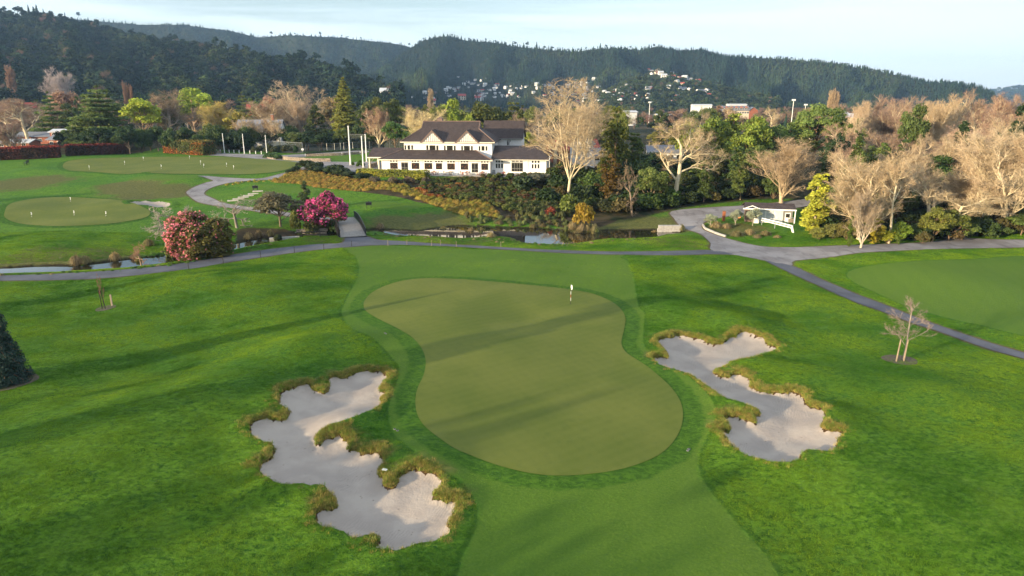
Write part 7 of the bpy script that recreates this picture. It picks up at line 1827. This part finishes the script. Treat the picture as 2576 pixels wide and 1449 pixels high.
for (u, D, vt, l) in ((1989,420,250,'floodlight mast left of the rounded pine top'),(2021,470,262,'smaller floodlight mast behind the rounded pine'),(1632,520,256,'tall lamp mast above the town centre')):
    p = gD(u, D); h = solve_h(p, vt); r_ = empty('floodlight_mast', p, 0, l, 'floodlight'); m = MB(); m.tube((0,0,0),(0,0,h),.25,.15,8,M['white']); m.build('mast', r_); m = MB()
    for k_ in (-1,0,1): m.box(k_*.75-.34,k_*.75+.34,-.3,.1,h-.8,h+.1,M['white'])
    m.build('lamp_bank', r_)
put_house('c', 1085, 259, 1.3, 'low cream house with red roof beneath the lone poplar', rz=.1); put_house('c2', 1162, 252, 1.5, 'square cream two storey villa with red roof', rz=.2)
put_house('r', 1202, 252, 1.5, 'white house with bright red roof right of the cream villa', rz=-.6); put_house('w', 957, 247, 1.6, 'grey-roofed house above the evergreens right of the fir', rz=.3)
put_house('w2', 977, 250, 1.5, 'white two storey house above the domed evergreen', rz=.1)
# tall trees standing out of frame, left and behind: their shadows rake across the turf
def shade_tree(x, y, h, k, wd, i):
    p = np.array([x, y, zat(x, y)]); plant('shelter_tree', PB[k], p, h, wd, EVG, (.2,.15,.1), 'tall shelter tree standing beyond the left of the view', 'tree', 'shelter trees beyond the view')
SH = SHADE_TREES
for i, (x, y, h, k, wd) in enumerate(SH): shade_tree(x, y, h, k, wd, i)
# haze over the whole valley
hz = MB(); hzm, nt = new_mat('valley_haze'); w = N(nt)
pv = w.n('ShaderNodeVolumePrincipled', {'Color': HAZE_COL, 'Density': HAZE_DENS, 'Anisotropy': .1}); w.out(None, pv.outputs[0])
hz.box(-6500, 6500, -400, 6100, -12, 345, hzm); o = hz.build('haze'); tag(o, 'thin blue morning haze filling the valley', 'haze', kind='stuff')
# ------------------------------------------------------------------ light, sky, camera
sun_d = bpy.data.lights.new('sun', 'SUN'); sun_d.energy = 5.0; sun_d.angle = math.radians(.5); sun_d.color = (1.0, .80, .52)
sun = bpy.data.objects.new('sun', sun_d); COL.objects.link(sun)
_d = Vector((math.sin(SUN_AZ)*math.cos(SUN_EL), math.cos(SUN_AZ)*math.cos(SUN_EL), -math.sin(SUN_EL)))
sun.rotation_euler = _d.to_track_quat('-Z', 'Y').to_euler(); sun.location = (-60, -40, 60)

world = bpy.data.worlds.new('World'); scene.world = world; world.use_nodes = True
nt = world.node_tree; nt.nodes.clear(); w = N(nt)
sky = w.n('ShaderNodeTexSky', sky_type='NISHITA', sun_disc=False, sun_elevation=SUN_EL, sun_rotation=SUN_AZ+math.pi, air_density=1.0, dust_density=1.0, ozone_density=1.5)
tc = w.n('ShaderNodeTexCoord')
sep = w.n('ShaderNodeSeparateXYZ', {0: tc.outputs['Generated']})
mp = w.n('ShaderNodeMapping', {'Vector': tc.outputs['Generated'], 'Scale': (.8, .8, 11.0), 'Rotation': (0, .14, 0)})
cl = w.noise(mp.outputs[0], 1.6, 6, .55, .5)
clm = w.math('ADD', w.math('MULTIPLY', w.step(cl, .42, .66), SKY_CLOUD), w.math('MULTIPLY', w.step(sep.outputs[2], .28, .6), .35), clamp=True)
low = w.math('ADD', w.math('MULTIPLY', w.step(sep.outputs[2], .22, .0), .62), w.math('MULTIPLY', w.step(sep.outputs[0], -.2, .7), .35))
white = w.mix(0.5, SKY_WHITE, SKY_WHITE)
c = w.mix(clm, sky.outputs[0], w.mix(w.step(sep.outputs[2], .28, .6), white, (6.6, 7.2, 7.9)))
c = w.mix(w.math('MULTIPLY', low, SKY_LOW), c, white)
bg = w.n('ShaderNodeBackground', {'Color': c, 'Strength': SKY_STR})
wo_ = w.n('ShaderNodeOutputWorld', {0: bg.outputs[0]})

cam_d = bpy.data.cameras.new('camera'); cam = bpy.data.objects.new('camera', cam_d); COL.objects.link(cam)
cam_d.sensor_width = 36; cam_d.lens = FOC/UW*36; cam_d.clip_end = 12000; cam_d.clip_start = .5
cam.location = (0, 0, CZ); cam.rotation_euler = (math.pi/2-PITCH, 0, 0)
scene.camera = cam
scene.view_settings.view_transform = 'Standard'; scene.view_settings.look = 'None'
scene.view_settings.exposure = EXPO; scene.view_settings.gamma = 1
cy = scene.cycles
cy.use_denoising = True
cy.max_bounces = 5; cy.diffuse_bounces = 2; cy.glossy_bounces = 2; cy.transmission_bounces = 3; cy.transparent_max_bounces = 12; cy.volume_bounces = 0
cy.caustics_reflective = False; cy.caustics_refractive = False
cy.use_adaptive_sampling = True; cy.adaptive_threshold = .02
scene.render.use_persistent_data = False
